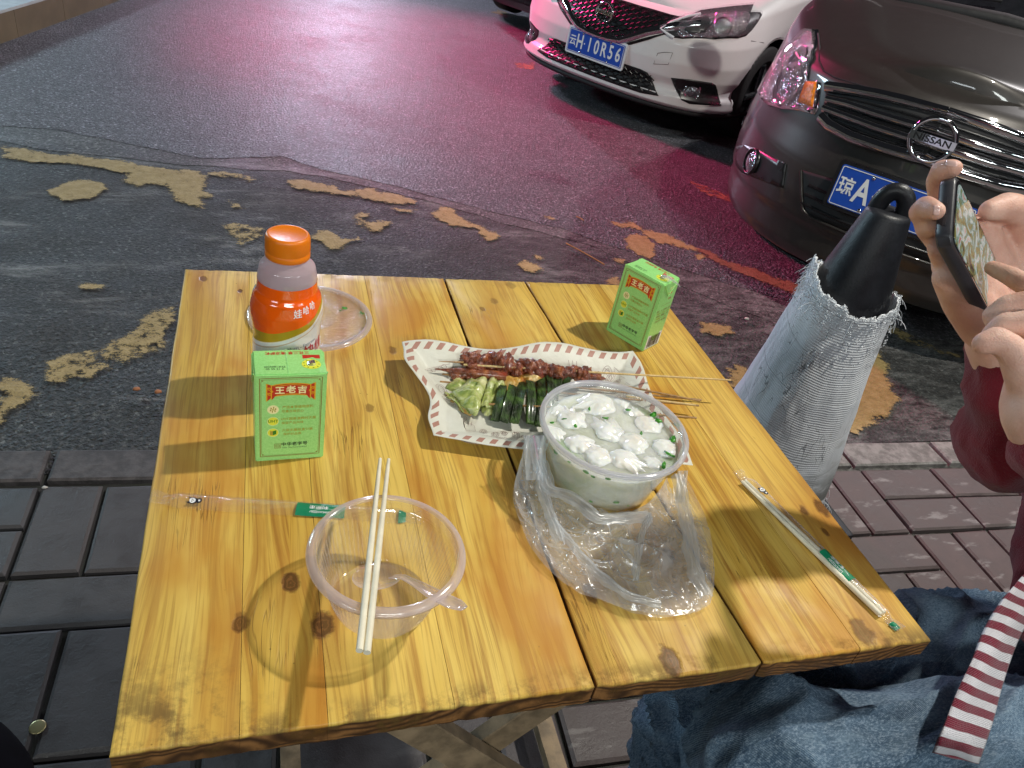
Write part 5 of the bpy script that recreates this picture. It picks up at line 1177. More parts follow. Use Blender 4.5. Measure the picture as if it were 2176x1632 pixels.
# thumb: from the heel at the right, tip pointing left at the phone's right edge
chain(sb_, [Hq(2165, 590, .735), Hq(2178, 510, .720), Hq(2172, 450, .700), Hq(2140, 440, .688), Hq(2102, 447, .680)], [.022, .017, .0150, .0135, .0100])
# wrist and forearm
fw = [Hq(2140, 745, .730), Hq(2155, 830, .745), Vector((.93, .52, .86))]
chain(sb_, fw, [.027, .024, .036]); chain(sb_, [Hq(2115, 730, .725), Hq(2130, 800, .740)], [.026, .022])
# --- tapping hand (nearer the camera, right)
chain(sb_, [Hq(2230, 640, .600), Hq(2190, 612, .612), Hq(2150, 588, .632), Hq(2108, 569, .655)], [.0115, .0098, .0090, .0072])
chain(sb_, [Hq(2250, 690, .590), Hq(2195, 640, .592), Hq(2140, 650, .600), Hq(2112, 672, .606), Hq(2118, 690, .604)], [.0115, .0105, .0098, .0096, .0085])
chain(sb_, [Hq(2250, 740, .585), Hq(2190, 685, .580), Hq(2135, 690, .588), Hq(2108, 712, .592)], [.0118, .0108, .0100, .0090])
chain(sb_, [Hq(2215, 860, .575), Hq(2178, 790, .568), Hq(2150, 742, .566), Hq(2118, 722, .566), Hq(2090, 730, .566)], [.0200, .0150, .0118, .0112, .0092])
chain(sb_, [Hq(2235, 700, .590), Hq(2225, 790, .585), Hq(2200, 860, .578)], [.022, .026, .024])
chain(sb_, [Hq(2270, 720, .595), Hq(2265, 800, .590), Hq(2225, 880, .578)], [.020, .026, .025])
chain(sb_, [Hq(2205, 880, .575), Hq(2235, 950, .575), Vector((.84, .20, .90))], [.025, .0245, .034])
# --- the rest of the body, mostly under clothes
shL, shR = Vector((1.04, .52, 1.16)), Vector((1.00, .12, 1.16)); pel = Vector((1.14, .31, .54)); chest = Vector((1.05, .32, 1.04))
chain(sb_, [Vector((.93, .52, .86)), shL], [.036, .048]); chain(sb_, [Vector((.84, .20, .90)), Vector((.98, .05, .92)), shR], [.034, .040, .048])
chain(sb_, [pel, chest], [.11, .12]); chain(sb_, [shL, shR], [.06, .06]); chain(sb_, [chest, Vector((1.02, .32, 1.25)), Vector((.99, .33, 1.33))], [.10, .055, .05])
hc = Vector((.955, .33, 1.42)); ell_bm(sb_, hc, (.093, .075, .115)); ell_bm(sb_, hc + Vector((-.045, 0, -.055)), (.045, .05, .055)); ell_bm(sb_, hc + Vector((-.098, 0, -.015)), (.016, .014, .022)); ell_bm(sb_, hc + Vector((-.082, 0, -.058)), (.014, .026, .010))
for s_ in (-1, 1): ell_bm(sb_, hc + Vector((.005, .076 * s_, -.01)), (.018, .010, .030)); ell_bm(sb_, hc + Vector((-.080, .032 * s_, .015)), (.014, .014, .010))
k1, k2 = Vector((.485, .290, .585)), Vector((.52, .440, .575)); a1, a2 = Vector((.52, .30, .10)), Vector((.60, .50, .10))
chain(sb_, [pel + Vector((-.02, -.09, -.02)), k1, a1, a1 + Vector((-.14, -.01, -.05))], [.055, .04, .035, .025]); chain(sb_, [pel + Vector((-.02, .07, -.07)), Vector((.78, .405, .53)), k2, a2, a2 + Vector((-.14, -.01, -.05))], [.05, .045, .04, .035, .025])
body = remesh('body', sb_, M_skin, person, .0026, 6)
M_nail = plain('fingernail', (.78, .50, .44), .22, 0, .05, 50, Coat_Weight=.5)
bvh_b = BVHTree.FromObject(body, bpy.context.evaluated_depsgraph_get())
def nail(u, v, ax_, ln, wd, nm='fingernail'):
    """nail patch laid on the finger where the camera sees it"""
    vs = []; n1_, n2_ = 7, 9; ok = True; c_, s_ = math.cos(ax_), math.sin(ax_)
    for i in range(n1_):
        for j in range(n2_):
            a, b = i / (n1_ - 1) * 2 - 1, j / (n2_ - 1) * 2 - 1; b *= math.sqrt(max(0, 1 - .35 * a * a)) if a > 0 else math.sqrt(max(0, 1 - .15 * a * a))
            uu, vv = u + a * ln * c_ - b * wd * s_, v + a * ln * s_ + b * wd * c_; d = Vector(rayd(uu, vv)).normalized(); h = bvh_b.ray_cast(Vector((0, 0, CAMZ)), d)
            if h[0] is None or h[3] > .8: return
            vs.append(tuple(h[0] + h[1] * .0006))
    o = obj(nm, vs, [(i * n2_ + j, (i + 1) * n2_ + j, (i + 1) * n2_ + j + 1, i * n2_ + j + 1) for i in range(n1_ - 1) for j in range(n2_ - 1)], M_nail, person); solid(o, .0006, 1); return o
nail(2107, 433, math.pi - .25, 15, 10); nail(1990, 447, .1, 6, 10); nail(2022, 348, .1, 12, 6)
M_hair = plain('black_hair', (.012, .010, .009), .4, 0, .4, 100, .002, 200)
hb = bmesh.new(); ell_bm(hb, hc + Vector((.018, 0, .022)), (.098, .088, .112)); ell_bm(hb, hc + Vector((.055, 0, -.06)), (.06, .08, .12))
remesh('hair', hb, M_hair, person, .006, 4)
# --- sweater
m = NM('burgundy_knit'); c = m.co('World'); n1 = m.noise(c, 8, 4, .6); nf = m.noise(c, 700, 3, .7)
ribs = m.noise(m.map(c, (1, 1, .12)), 170, 2, .5)
col = m.mix(m.ss(n1, .3, .7), (.15, .006, .015), (.22, .010, .024)); M_knit = m.done(m.pbr(col, .85, 0, m.bump(m.ma('ADD', nf, m.ma('MULTIPLY', ribs, .7)), 1, .0016), .15, Sheen_Weight=.25, Sheen_Roughness=.5))
def wrinkle(amp, fr, ax_=None):
    def f(co, no):
        out = co.copy()
        for i in range(len(co)):
            p = Vector(co[i]); k = fbm((p.x * fr, p.y * fr, p.z * fr), 1, 3); k2 = 1 - abs(noise.noise(p * fr * 2.1 + Vector((4, 4, 4)))); out[i] += no[i] * amp * (k + .6 * k2 * k2 - .4)
        return out
    return f
kb = bmesh.new()
chain(kb, [Hq(2122, 752, .735), Hq(2130, 850, .745), Hq(2148, 950, .765), Vector((.93, .52, .88))], [.031, .037, .047, .060]); chain(kb, [Hq(2105, 715, .727), Hq(2122, 752, .735)], [.0265, .031])
chain(kb, [Hq(2140, 930, .765), Vector((.90, .50, .86)), Vector((.96, .53, .90)), shL], [.048, .058, .062, .072])
chain(kb, [Hq(2238, 965, .575), Vector((.84, .20, .90)), Vector((.98, .05, .92)), shR], [.031, .042, .052, .068])
chain(kb, [pel + Vector((0, 0, .10)), chest], [.155, .15]); chain(kb, [pel + Vector((0, -.10, .09)), chest + Vector((0, -.08, .02))], [.11, .10]); chain(kb, [pel + Vector((0, .10, .09)), chest + Vector((0, .08, .02))], [.11, .10])
chain(kb, [shL, chest + Vector((0, 0, .12)), shR], [.075, .08, .075]); ell_bm(kb, Vector((1.02, .32, 1.24)), (.075, .075, .03)); chain(kb, [Hq(2262, 1050, .86), Hq(2250, 1300, .84)], [.045, .05])
remesh('sweater', kb, M_knit, person, .0055, 8, wrinkle(.007, 15))
# --- striped front panel of the sweater hanging onto the lap
m = NM('striped_knit'); uv = m.co('UV'); U, V, _ = m.sep(uv); n1 = m.noise(m.co('World'), 700, 3, .6)
wv_ = m.ma('ADD', V, m.ma('MULTIPLY', m.noise(m.co('World'), 24, 3), .012)); st = m.ss(m.ma('SINE', m.ma('MULTIPLY', wv_, 6.283 * 12.5)), -.1, .15)
col = m.mix(st, (.20, .008, .03), (.74, .72, .76)); M_stripe = m.done(m.pbr(col, .8, 0, m.bump(m.ma('ADD', n1, m.ma('MULTIPLY', m.ma('SINE', m.ma('MULTIPLY', V, 900.)), .4)), 1, .0012), .2, Sheen_Weight=.3))
Lf = [(2185, 1215, .835), (2140, 1262, .80), (2095, 1335, .765), (2058, 1420, .73), (2020, 1505, .70), (1984, 1600, .672)]
Rt = [(2230, 1235, .86), (2200, 1290, .83), (2160, 1360, .80), (2128, 1450, .765), (2105, 1535, .73), (2075, 1622, .70)]
def cat(P, t):
    t *= len(P) - 1; i = min(int(t), len(P) - 2); f = t - i; g = lambda k: Vector(P[max(0, min(len(P) - 1, k))]); a, b, c_, d = g(i - 1), g(i), g(i + 1), g(i + 2)
    return .5 * ((2 * b) + (c_ - a) * f + (2 * a - 5 * b + 4 * c_ - d) * f * f + (3 * b - a - 3 * c_ + d) * f ** 3)
def stripe_pt(u, v):
    a, b = cat(Lf, v), cat(Rt, v); p = a.lerp(b, u); q = PD(p.x, p.y, p.z - .012 * math.sin(math.pi * u) - .003 * math.sin(u * 7 + v * 9)); return tuple(q)
NU, NV = 24, 120; vs, fs = grid(NU, NV, stripe_pt); me = mesh(vs, fs, 'hem'); ul = me.uv_layers.new(name='UV')
for p in me.polygons:
    for li in p.loop_indices: vi = me.loops[li].vertex_index; ul.data[li].uv = ((vi // NV) / (NU - 1), (vi % NV) / (NV - 1))
o = link('striped_hem', me, M_stripe, person); solid(o, .004, 0)
o['label'] = 'hem band striped burgundy and white'
# --- jeans
m = NM('denim'); c = m.co('World'); tw = m.ma('SINE', m.ma('MULTIPLY', m.ma('ADD', m.sep(c)[0], m.ma('ADD', m.ma('MULTIPLY', m.sep(c)[1], .8), m.ma('MULTIPLY', m.sep(c)[2], .6))), 2600.))
n1 = m.noise(c, 7, 5, .65); n2 = m.noise(m.map(c, (1, 2.2, 1), rot=(0, 0, .5)), 260, 5, .8); n3 = m.noise(m.map(c, (.6, 2., 1), rot=(0, 0, .2)), 22, 5, .7)
col = m.mix(m.ss(n1, .34, .66), (.045, .085, .14), (.17, .26, .36)); col = m.mix(m.ss(n2, .47, .66, 0, .65), col, (.38, .47, .56)); col = m.mix(m.ss(n2, .5, .36, 0, .5), col, (.02, .035, .06)); col = m.mix(m.ss(n3, .5, .72, 0, .45), col, (.28, .38, .46))
M_denim = m.done(m.pbr(col, .8, 0, m.bump(m.ma('ADD', m.ma('MULTIPLY', tw, .25), m.ma('ADD', n2, n3)), 1, .0013), .2))
jb = bmesh.new()
chain(jb, [pel + Vector((-.02, -.10, .0)), Vector((.75, .235, .590)), k1, ], [.110, .088, .078]); chain(jb, [k1, Vector((.50, .30, .36)), a1 + Vector((0, 0, .06))], [.080, .066, .060])
chain(jb, [pel + Vector((-.02, .07, -.07)), Vector((.78, .405, .53)), k2], [.105, .080, .072]); chain(jb, [k2, Vector((.55, .46, .36)), a2 + Vector((0, 0, .06))], [.074, .064, .058])
ell_bm(jb, pel, (.15, .17, .12))
def jeans_fn(co, no):
    out = co.copy()
    for i in range(len(co)):
        p = Vector(co[i]); q = Vector((p.x * 1.1 + p.y * 1.6, p.y * 3.0 - p.x * 1.2, p.z * 3)); k = fbm(q * 4.2, 1, 3); r_ = 1 - abs(noise.noise(q * 5.5 + Vector((7, 1, 3)))); out[i] += no[i] * (.010 * k + .022 * r_ ** 4 - .010)
    return out
remesh('jeans', jb, M_denim, person, .0055, 6, jeans_fn)
M_shoe = plain('dark_shoe', (.02, .02, .024), .5)
for a_ in (a1, a2):
    fb = bmesh.new(); chain(fb, [a_ + Vector((.03, 0, -.055)), a_ + Vector((-.15, -.01, -.065))], [.040, .034]); remesh('shoe', fb, M_shoe, person, .006, 5)
# a stool under the person
st_ = empty('stool', (1.16, .31, 0), 'low wooden stool under the person in jeans at the right', 'stool')
box('seat', 1.0, 1.32, .15, .47, .40, .43, M_legw, st_, .004)
for x_ in (1.02, 1.27):
    for y_ in (.17, .42): box('leg', x_, x_ + .03, y_, y_ + .03, 0.01, .40, M_legw, st_, .002)

# ================================================================== phone
A_, B_, C_, D_ = Hq(2028, 377, .616), Hq(2012, 508, .599), Hq(2112, 672, .698), Hq(2117, 592, .718)
pc = (A_ + B_ + C_ + D_) / 4 + Vector((.001, 0, -.003)); ux = (C_ - B_ + D_ - A_).normalized(); uy = (A_ - B_ + D_ - C_); uy = (uy - ux * uy.dot(ux)).normalized(); un = ux.cross(uy)
if un.dot(Vector((0, 0, CAMZ)) - pc) < 0: un = -un
W2, H2 = ((C_ - B_).length + (D_ - A_).length) / 4, ((A_ - B_).length + (D_ - C_).length) / 4
W2 *= 1.24; H2 *= 1.16; pc = pc + ux * W2 * .16 + Vector(Rm @ np.array([.004, -.001, 0]))
phone = empty('smartphone', pc, 'smartphone in a dark case held up at the right, its screen showing a picture', 'phone')
M_case = plain('phone_case', (.035, .034, .040), .38, 0, .2, 50)
def slab(name, w, h, z0, z1, r, mat, parent, bev=0.0016):
    o2 = rrect(-w, w, -h, h, r, 8); vs = []; n = len(o2); lv = [(z0, bev), (z0 + bev, 0), (z1 - bev, 0), (z1, bev)] if bev else [(z0, 0), (z1, 0)]
    for z, i_ in lv:
        for x, y in o2: s1 = 1 - i_ / w; s2 = 1 - i_ / h; vs.append(tuple(pc + ux * x * s1 + uy * y * s2 + un * z))
    fs = [(k * n + i, k * n + (i + 1) % n, (k + 1) * n + (i + 1) % n, (k + 1) * n + i) for k in range(len(lv) - 1) for i in range(n)] + [tuple(range(n))[::-1], tuple((len(lv) - 1) * n + i for i in range(n))]
    o = obj(name, vs, fs, mat, parent); return sharp(o, 50)
slab('case', W2 + .0028, H2 + .0028, -.0115, .0006, .011, M_case, phone)
M_glass = plain('phone_glass', (.012, .012, .014), .06, 0, .1, 20, Coat_Weight=1., Coat_Roughness=.02)
slab('bezel', W2 + .0004, H2 + .0004, -.001, .0009, .0095, M_glass, phone, 0)
m = NM('lit_screen'); uv = m.co('World'); n1 = m.noise(uv, 55, 4, .6, 1.2); n2 = m.noise(uv, 90, 3, .6, .6)
col = m.ramp(n1, [(.33, (.015, .014, .018)), (.43, (.16, .15, .05)), (.50, (.10, .17, .15)), (.57, (.32, .38, .38)), (.66, (.28, .12, .10)), (.75, (.06, .05, .05))])
pb = m.n('BsdfPrincipled'); m.L(col, pb.inputs['Base Color']); pb.inputs['Roughness'].default_value = .08; m.L(col, pb.inputs['Emission Color']); pb.inputs['Emission Strength'].default_value = .3; M_scr = m.done(pb.outputs[0])
slab('screen', W2 - .004, H2 - .002, .0008, .0012, .007, M_scr, phone, 0)
for k in (0, 1):
    vs = [tuple(pc + ux * (-W2 * .55 + .005 * k + .0009 * math.cos(q)) - uy * (H2 + .0029) + un * (-.005 + .0009 * math.sin(q))) for q in np.linspace(0, 5.5, 8)]; obj('port_hole', vs, [tuple(range(8))], M_black, phone, False)
for k in (-1, 0, 1):
    q0 = pc - ux * (W2 + .0029) + uy * (.010 * k - .004) - un * .005; vs = [tuple(q0 + uy * y_ + un * z_) for y_, z_ in ((-.003, -.0012), (.003, -.0012), (.003, .0012), (-.003, .0012))]; vs += [tuple(Vector(v) - ux * .0006) for v in vs]
    obj('side_button', vs, [(0, 1, 2, 3), (4, 5, 6, 7), (0, 1, 5, 4), (1, 2, 6, 5), (2, 3, 7, 6), (3, 0, 4, 7)], M_case, phone, False)

# the photographer's dark trouser leg at the lower left, beside the table
viewer = empty('person', (-.55, .40, 0), 'dark trouser leg of the person standing at the lower left corner', 'person')
M_trous = plain('dark_trousers', (.003, .003, .005), .95, 0, .3, 30, spec=.05)
lb_ = bmesh.new(); chain(lb_, [PX(-100, 1720, .05), PX(-150, 1690, .35), PX(-200, 1760, .70)], [.050, .060, .075]); chain(lb_, [PX(-100, 1720, .05), PX(-90, 1680, .045)], [.045, .035])
LEGV = remesh('trouser_leg', lb_, M_trous, viewer, .01, 4)

# ================================================================== cars
M_chrome = plain('chrome', (.75, .76, .78), .06, 1., .05, 40, .0003, 30)
M_trimblk = plain('trim_black', (.010, .010, .011), .30, 0, .2, 30)
M_matblk = plain('matt_black', (.008, .008, .009), .7, 0, .2, 30)
M_tyre = plain('tyre_rubber', (.018, .018, .018), .8, 0, .3, 60, .0006, 200)
M_rimm = plain('alloy', (.45, .46, .48), .25, 1.)
M_amber = plain('amber_lens', (.75, .22, .01), .12, 0, .3, 120, .001, 300, Coat_Weight=.8)
M_plate = plain('plate_blue', (.010, .07, .42), .35, 0, .05, 20); M_pw = plain('plate_white', (.75, .77, .78), .4, 0, .04)
M_lens = thin_plastic('lamp_lens', (.97, .97, .98), .05, (.9, .9, .95), .02, .3, 0, 60, 1.4)
m = NM('lamp_reflector'); c = m.co('World'); v1 = m.vor(c, 75); v2 = m.vor(c, 160)
M_refl = m.done(m.pbr(m.mix(m.ss(m.noise(c, 30, 4, .6), .4, .6), (.62, .62, .66), (.92, .92, .95)), .05, .95, m.bump(m.ma('ADD', v1, m.ma('MULTIPLY', v2, .5)), 1., .012), .5))
def car_paint(name, col, metal, rough):
    m = NM(name); c = m.co('World'); n1 = m.noise(c, 5, 4, .6); fl = m.noise(c, 1800, 2, .6); dust = m.noise(c, 30, 5, .7)
    cc = m.mix(m.ss(n1, .3, .7, 0, .15), col, tuple(x * .8 for x in col)); cc = m.mix(m.ma('MULTIPLY', m.ss(dust, .5, .75), .05), cc, (.20, .19, .18))
    return m.done(m.pbr(cc, rough, metal, None, .5, Coat_Weight=.55, Coat_Roughness=.05))
class Car:
    def __init__(s, name, ox, oy, oz, yaw, paint, label, hw=.87, n=2.7, a=.62, prof=None, hood=(.86, .98), crown=.05, arch_f=-.82, wheel_r=.315, arch_r=.37, sc_=1.):
        s.t = Vector((math.cos(yaw), math.sin(yaw), 0)); s.f = Vector((math.sin(yaw), -math.cos(yaw), 0)); s.o = Vector((ox, oy, oz)); s.sc = sc_
        s.root = empty(name, s.o, label, 'car', 'cars parked at the right'); s.hw = hw
        s.paint = paint
        N = 56; half = []
        for k in range(N + 1):
            ph = math.pi / 2 * (k / N) ** .9; half.append((hw * math.sin(ph) ** (2 / n), -a * (1 - max(0, math.cos(ph)) ** (2 / n))))
        for f_ in np.arange(-a - .04, -4.0, -.045): half.append((hw - .10 * smooth(-3.2, -4.3, f_), f_))
        for k in range(1, 13): ph = math.pi / 2 * k / 12; half.append(((hw - .10) * max(.0, math.cos(ph)) ** .6, -4.0 - .45 * math.sin(ph)))
        s.half = half
        def nrm(i):
            a_ = half[max(0, i - 1)]; b_ = half[min(len(half) - 1, i + 1)]; dx, dy = b_[0] - a_[0], b_[1] - a_[1]; l = math.hypot(dx, dy); return (-dy / l, dx / l) if i else (0., 1.)
        h0, h1 = hood
        s.zt = lambda f_: h0 + (h1 - h0) * smooth(0., -1.25, f_)
        prof = prof or [(.20, .06), (.215, .015), (.25, .0), (.40, -.006), (.52, .0), (.66, .020), (.78, .050), (.90, .080), (.97, .115), (1.0, .165)]
        H = np.array([p[0] for p in prof]); I = np.array([p[1] for p in prof])
        # resample: z levels from 0 (bottom) to 1 (top of the belt)
        zb = .20; L = 60; lv = [k / (L - 1) for k in range(L)]
        P = []; cols = []
        for side in (1, -1):
            rng_ = range(len(half)) if side == 1 else range(1, len(half))
            for i in rng_:
                l_, f_ = half[i]; nx, ny = nrm(i)
                zt = s.zt(f_); fr_ = smooth(-.45, -1.0, f_); col = []
                for q in lv:
                    z = zb + (zt - zb) * q; ins_ = float(np.interp(q, H, I))
                    side_ins = float(np.interp(q, [0, .05, .2, .62, .70, .93, 1.], [.05, .02, .0, .0, .010, .02, .06])); ii = ins_ * (1 - fr_) + side_ins * fr_
                    col.append(Vector((side * (l_ - nx * ii), f_ - ny * ii, z)))
                cols.append((i, side, col))
        order = sorted([c_ for c_ in cols if c_[1] == -1], key=lambda c_: -c_[0]) + [c_ for c_ in cols if c_[1] == 1]
        s.order = order; vs = []; fs = []
        for _, _, col in order: vs += col
        M = len(order)
        wc = [(sd * 1, arch_f) for sd in (1, -1)] + [(sd * 1, arch_f - 2.68) for sd in (1, -1)]
        def in_arch(p): return abs(p.x) > hw - .25 and any(math.hypot(p.y - w_[1], p.z - wheel_r) < arch_r and p.x * w_[0] > 0 for w_ in wc)
        # snap verts near the arch line
        for i, p in enumerate(vs):
            for w_ in wc:
                if p.x * w_[0] > 0 and abs(p.x) > hw - .25:
                    d = math.hypot(p.y - w_[1], p.z - wheel_r)
                    if abs(d - arch_r) < .022 and d > 0: vs[i] = Vector((p.x, w_[1] + (p.y - w_[1]) * arch_r / d, wheel_r + (p.z - wheel_r) * arch_r / d))
        for i in range(M - 1):
            for j in range(L - 1):
                q4 = (i * L + j, (i + 1) * L + j, (i + 1) * L + j + 1, i * L + j + 1); ce = sum((vs[x] for x in q4), Vector()) / 4
                if in_arch(ce): continue
                fs.append(q4)
        # hood / top deck: ladder between the two sides
        nb = len(vs); right = [c_ for c_ in order if c_[1] == 1]; left = {c_[0]: c_ for c_ in order if c_[1] == -1}
        K = 33; rows = []
        for i, sd, col in right:
            if i == 0: rows.append([nb_ for nb_ in [None] * K]); rows[-1] = None; c0_ = col[-1]; continue
            A = left[i][2][-1]; B = col[-1]; f_ = A.y; cr = crown * smooth(.0, .25, B.x / hw) * (1 - .3 * smooth(-1, -4, f_)); row = []
            for k in range(K):
                q = k / (K - 1) * 2 - 1; e = 1 - abs(q) ** 2.6; ridge_ = .010 * math.exp(-((abs(q) - .72) / .08) ** 2) * smooth(-.1, -.5, f_)
                row.append(len(vs)); p = A.lerp(B, k / (K - 1)); vs.append(Vector((p.x, p.y, p.z + cr * e + ridge_)))
            rows.append(row)
        vs.append(c0_.copy()); ci = len(vs) - 1
        for r in range(1, len(rows)):
            for k in range(K - 1):
                if r == 1: fs.append((ci, rows[1][k], rows[1][k + 1]))
                else: fs.append((rows[r - 1][k], rows[r][k], rows[r][k + 1], rows[r - 1][k + 1]))
        W_ = [s.w(v) for v in vs]; me = mesh(W_, fs, 'body_panel'); bm = bmesh.new(); bm.from_mesh(me); bmesh.ops.remove_doubles(bm, verts=bm.verts, dist=.0006); bmesh.ops.recalc_face_normals(bm, faces=bm.faces); bm.to_mesh(me); bm.free()
        s.body = link('body_panel', me, paint, s.root); sharp(s.body, 38)
        s.bvh = BVHTree.FromObject(s.body, bpy.context.evaluated_depsgraph_get())
        # greenhouse
        def ring(f_, wb, zb_, wt, zt_): return [(-wb, zb_), (-wb * .98, zb_ + (zt_ - zb_) * .5), (-wt, zt_ - .03), (-wt * .9, zt_), (0, zt_ + .02), (wt * .9, zt_), (wt, zt_ - .03), (wb * .98, zb_ + (zt_ - zb_) * .5), (wb, zb_)]
        st = [(-1.12, .70, h1 - .02, .70, h1 + .03), (-1.85, .74, h1, .60, h1 + .42), (-2.9, .74, h1, .60, h1 + .44), (-3.75, .68, h1, .62, h1 + .06)]
        v2 = []; f2 = []
        for f_, wb, z0, wt, z1 in st: v2 += [s.w(Vector((x, f_, z))) for x, z in ring(f_, wb, z0, wt, z1)]
        for r in range(3):
            for k in range(8): f2.append((r * 9 + k, (r + 1) * 9 + k, (r + 1) * 9 + k + 1, r * 9 + k + 1))
        f2 += [tuple(range(9)), tuple(range(27, 36))[::-1]]
        M_wg = bpy.data.materials.get('window_glass') or plain('window_glass', (.010, .012, .014), .04, 0, .2, 20, Coat_Weight=1.)
        obj('cabin_glass', v2, f2, M_wg, s.root, False)
        v2 = []; 
        for f_, wt, z1 in ((-1.82, .60, h1 + .425), (-2.9, .60, h1 + .445), (-3.0, .59, h1 + .42)):
            for k in range(9): q = k / 4 - 1; v2.append(s.w(Vector((wt * q, f_, z1 + .022 * (1 - q * q) - .03 * abs(q) ** 6))))
        solid(obj('roof', v2, [(r * 9 + k, (r + 1) * 9 + k, (r + 1) * 9 + k + 1, r * 9 + k + 1) for r in range(2) for k in range(8)], paint, s.root), .012, 1)
        for sd in (1, -1):
            s.bar('pillar', [Vector((sd * .73, -1.10, h1 + .01)), Vector((sd * .62, -1.86, h1 + .41))], .028, paint)
        # underside
        v2 = [s.w(Vector((l_ * sd * .93, f_ - .05, .20))) for sd in (1,) for l_, f_ in half[:: 6]] + [s.w(Vector((-l_ * .93, f_ - .05, .20))) for l_, f_ in half[:: 6][::-1]]
        obj('underside', v2, [tuple(range(len(v2)))], M_matblk, s.root, False)
        for sd, f_ in [(sd, arch_f - q) for sd in (1, -1) for q in (0, 2.68)]:
            # inner arch
            v2 = []; n_ = 24
            for k in range(n_ + 1):
                a_ = math.pi * k / n_ ; 
                for x_ in (hw - .006, hw - .26): v2.append(s.w(Vector((sd * x_, f_ + math.cos(a_) * (arch_r + .01), wheel_r + math.sin(a_) * (arch_r + .01)))))
            for k in range(n_ + 1):
                a_ = math.pi * k / n_; v2.append(s.w(Vector((sd * (hw - .26), f_ + math.cos(a_) * .02, wheel_r - .1))))
            f2 = [(2 * k, 2 * k + 2, 2 * k + 3, 2 * k + 1) for k in range(n_)] + [(2 * k + 1, 2 * k + 3, 2 * (n_ + 1) + k + 1, 2 * (n_ + 1) + k) for k in range(n_)]
            obj('wheel_arch', v2, f2, M_matblk, s.root, False)
            wp = [(wheel_r - .09, -.10), (wheel_r - .015, -.105), (wheel_r, -.085), (wheel_r, .085), (wheel_r - .015, .105), (wheel_r - .09, .10)]
            vv, ff = lathe(wp, 48); wob = obj('wheel', [s.w(Vector((sd * (hw - .125) + z, f_ + x, wheel_r + y))) for x, y, z in vv], ff, M_tyre, s.root)
            for k in range(5):
                a_ = 2 * math.pi * k / 5; e_ = Vector((sd * (hw - .035), f_ + math.cos(a_) * (wheel_r - .10), wheel_r + math.sin(a_) * (wheel_r - .10))); c_ = Vector((sd * (hw - .045), f_, wheel_r)); s.bar('spoke', [c_, e_], .022, M_rimm, wob)
            vv, ff = lathe([(.0, .0), (wheel_r - .105, .0), (wheel_r - .088, .012), (wheel_r - .088, .03)], 40); obj('rim', [s.w(Vector((sd * (hw - .06 + z), f_ + x, wheel_r + y))) for x, y, z in vv], ff, M_trimblk, wob)
        for sd in (1, -1):  # mirrors
            bm = bmesh.new(); ell_bm(bm, Vector((0, 0, 0)), (.10, .05, .065)); 
            for v in bm.verts: v.co = s.w(Vector((sd * .93, -1.32, h1 + .10)) + v.co)
            bm_obj('side_mirror', bm, paint, s.root)
    def w(s, p): return s.o + (s.t * p.x + s.f * p.y) * s.sc + Vector((0, 0, p.z * s.sc))
    def lo(s, P): d = P - s.o; return Vector((d.dot(s.t), d.dot(s.f), d.z)) / s.sc
    def hit(s, u, v):
        h = s.bvh.ray_cast(Vector((0, 0, CAMZ)), Vector(rayd(u, v)).normalized()); return (h[0], h[1]) if h[0] is not None else None
    def proj(s, l, z, off=0.):   # local lateral/height to the nose surface
        h = s.bvh.ray_cast(s.w(Vector((l, .6, z))), -s.f)
        return (s.lo(h[0]) + Vector((0, off, 0))) if h[0] is not None else None
    def bar(s, name, pts, r, mat, parent=None, flat=1., n=10, loc=True):
        return tube(name, [s.w(p) if loc else p for p in pts], r, mat, parent or s.root, n, flat)
    def trace(s, px):   # pixels -> car coordinates on the body
        out = []
        for u, v in px:
            h = s.hit(u, v)
            if h: out.append(s.lo(h[0]))
        return out
    def patch(s, name, loc_pts, mat, off, mirror=True, res=.022, thick=.006, parent=None):
        """panel following the nose, from an outline in car coordinates; and its mirror image"""
        out = []
        for sg in ((1, -1) if mirror else (1,)):
            P = [Vector((p.x * sg, p.y, p.z)) for p in loc_pts]
            cen = sum(P, Vector()) / len(P)
            # plane basis from the outline
            nrm_ = Vector()
            for i in range(len(P)): nrm_ += (P[i] - cen).cross(P[(i + 1) % len(P)] - cen)
            nrm_.normalize(); 
            if nrm_.y < 0: nrm_ = -nrm_
            e1 = Vector((0, 0, 1)).cross(nrm_).normalized(); e2 = nrm_.cross(e1)
            poly = [((p - cen).dot(e1), (p - cen).dot(e2)) for p in P]
            bm = bmesh.new(); f_ = bm.faces.new([bm.verts.new((x, y, 0)) for x, y in poly])
            xs = [p[0] for p in poly]; ys = [p[1] for p in poly]
            for x in np.arange(min(xs) + res, max(xs), res): bmesh.ops.bisect_plane(bm, geom=bm.verts[:] + bm.edges[:] + bm.faces[:], plane_co=(x, 0, 0), plane_no=(1, 0, 0))
            for y in np.arange(min(ys) + res, max(ys), res): bmesh.ops.bisect_plane(bm, geom=bm.verts[:] + bm.edges[:] + bm.faces[:], plane_co=(0, y, 0), plane_no=(0, 1, 0))
            nw = (s.t * nrm_.x + s.f * nrm_.y + Vector((0, 0, nrm_.z))).normalized()
            for v in bm.verts:
                q = cen + e1 * v.co.x + e2 * v.co.y; o_ = s.w(q) + nw * .5; h = s.bvh.ray_cast(o_, -nw)
                v.co = (h[0] if h[0] is not None and (h[0] - s.w(q)).length < .25 else s.w(q)) + nw * off
            bmesh.ops.recalc_face_normals(bm, faces=bm.faces); o = bm_obj(name, bm, mat, parent or s.root)
            if o.data.polygons and sum((p.normal.dot(nw) for p in o.data.polygons)) < 0: o.data.flip_normals()
            if thick: solid(o, thick, -1)
            out.append(o)
        return out
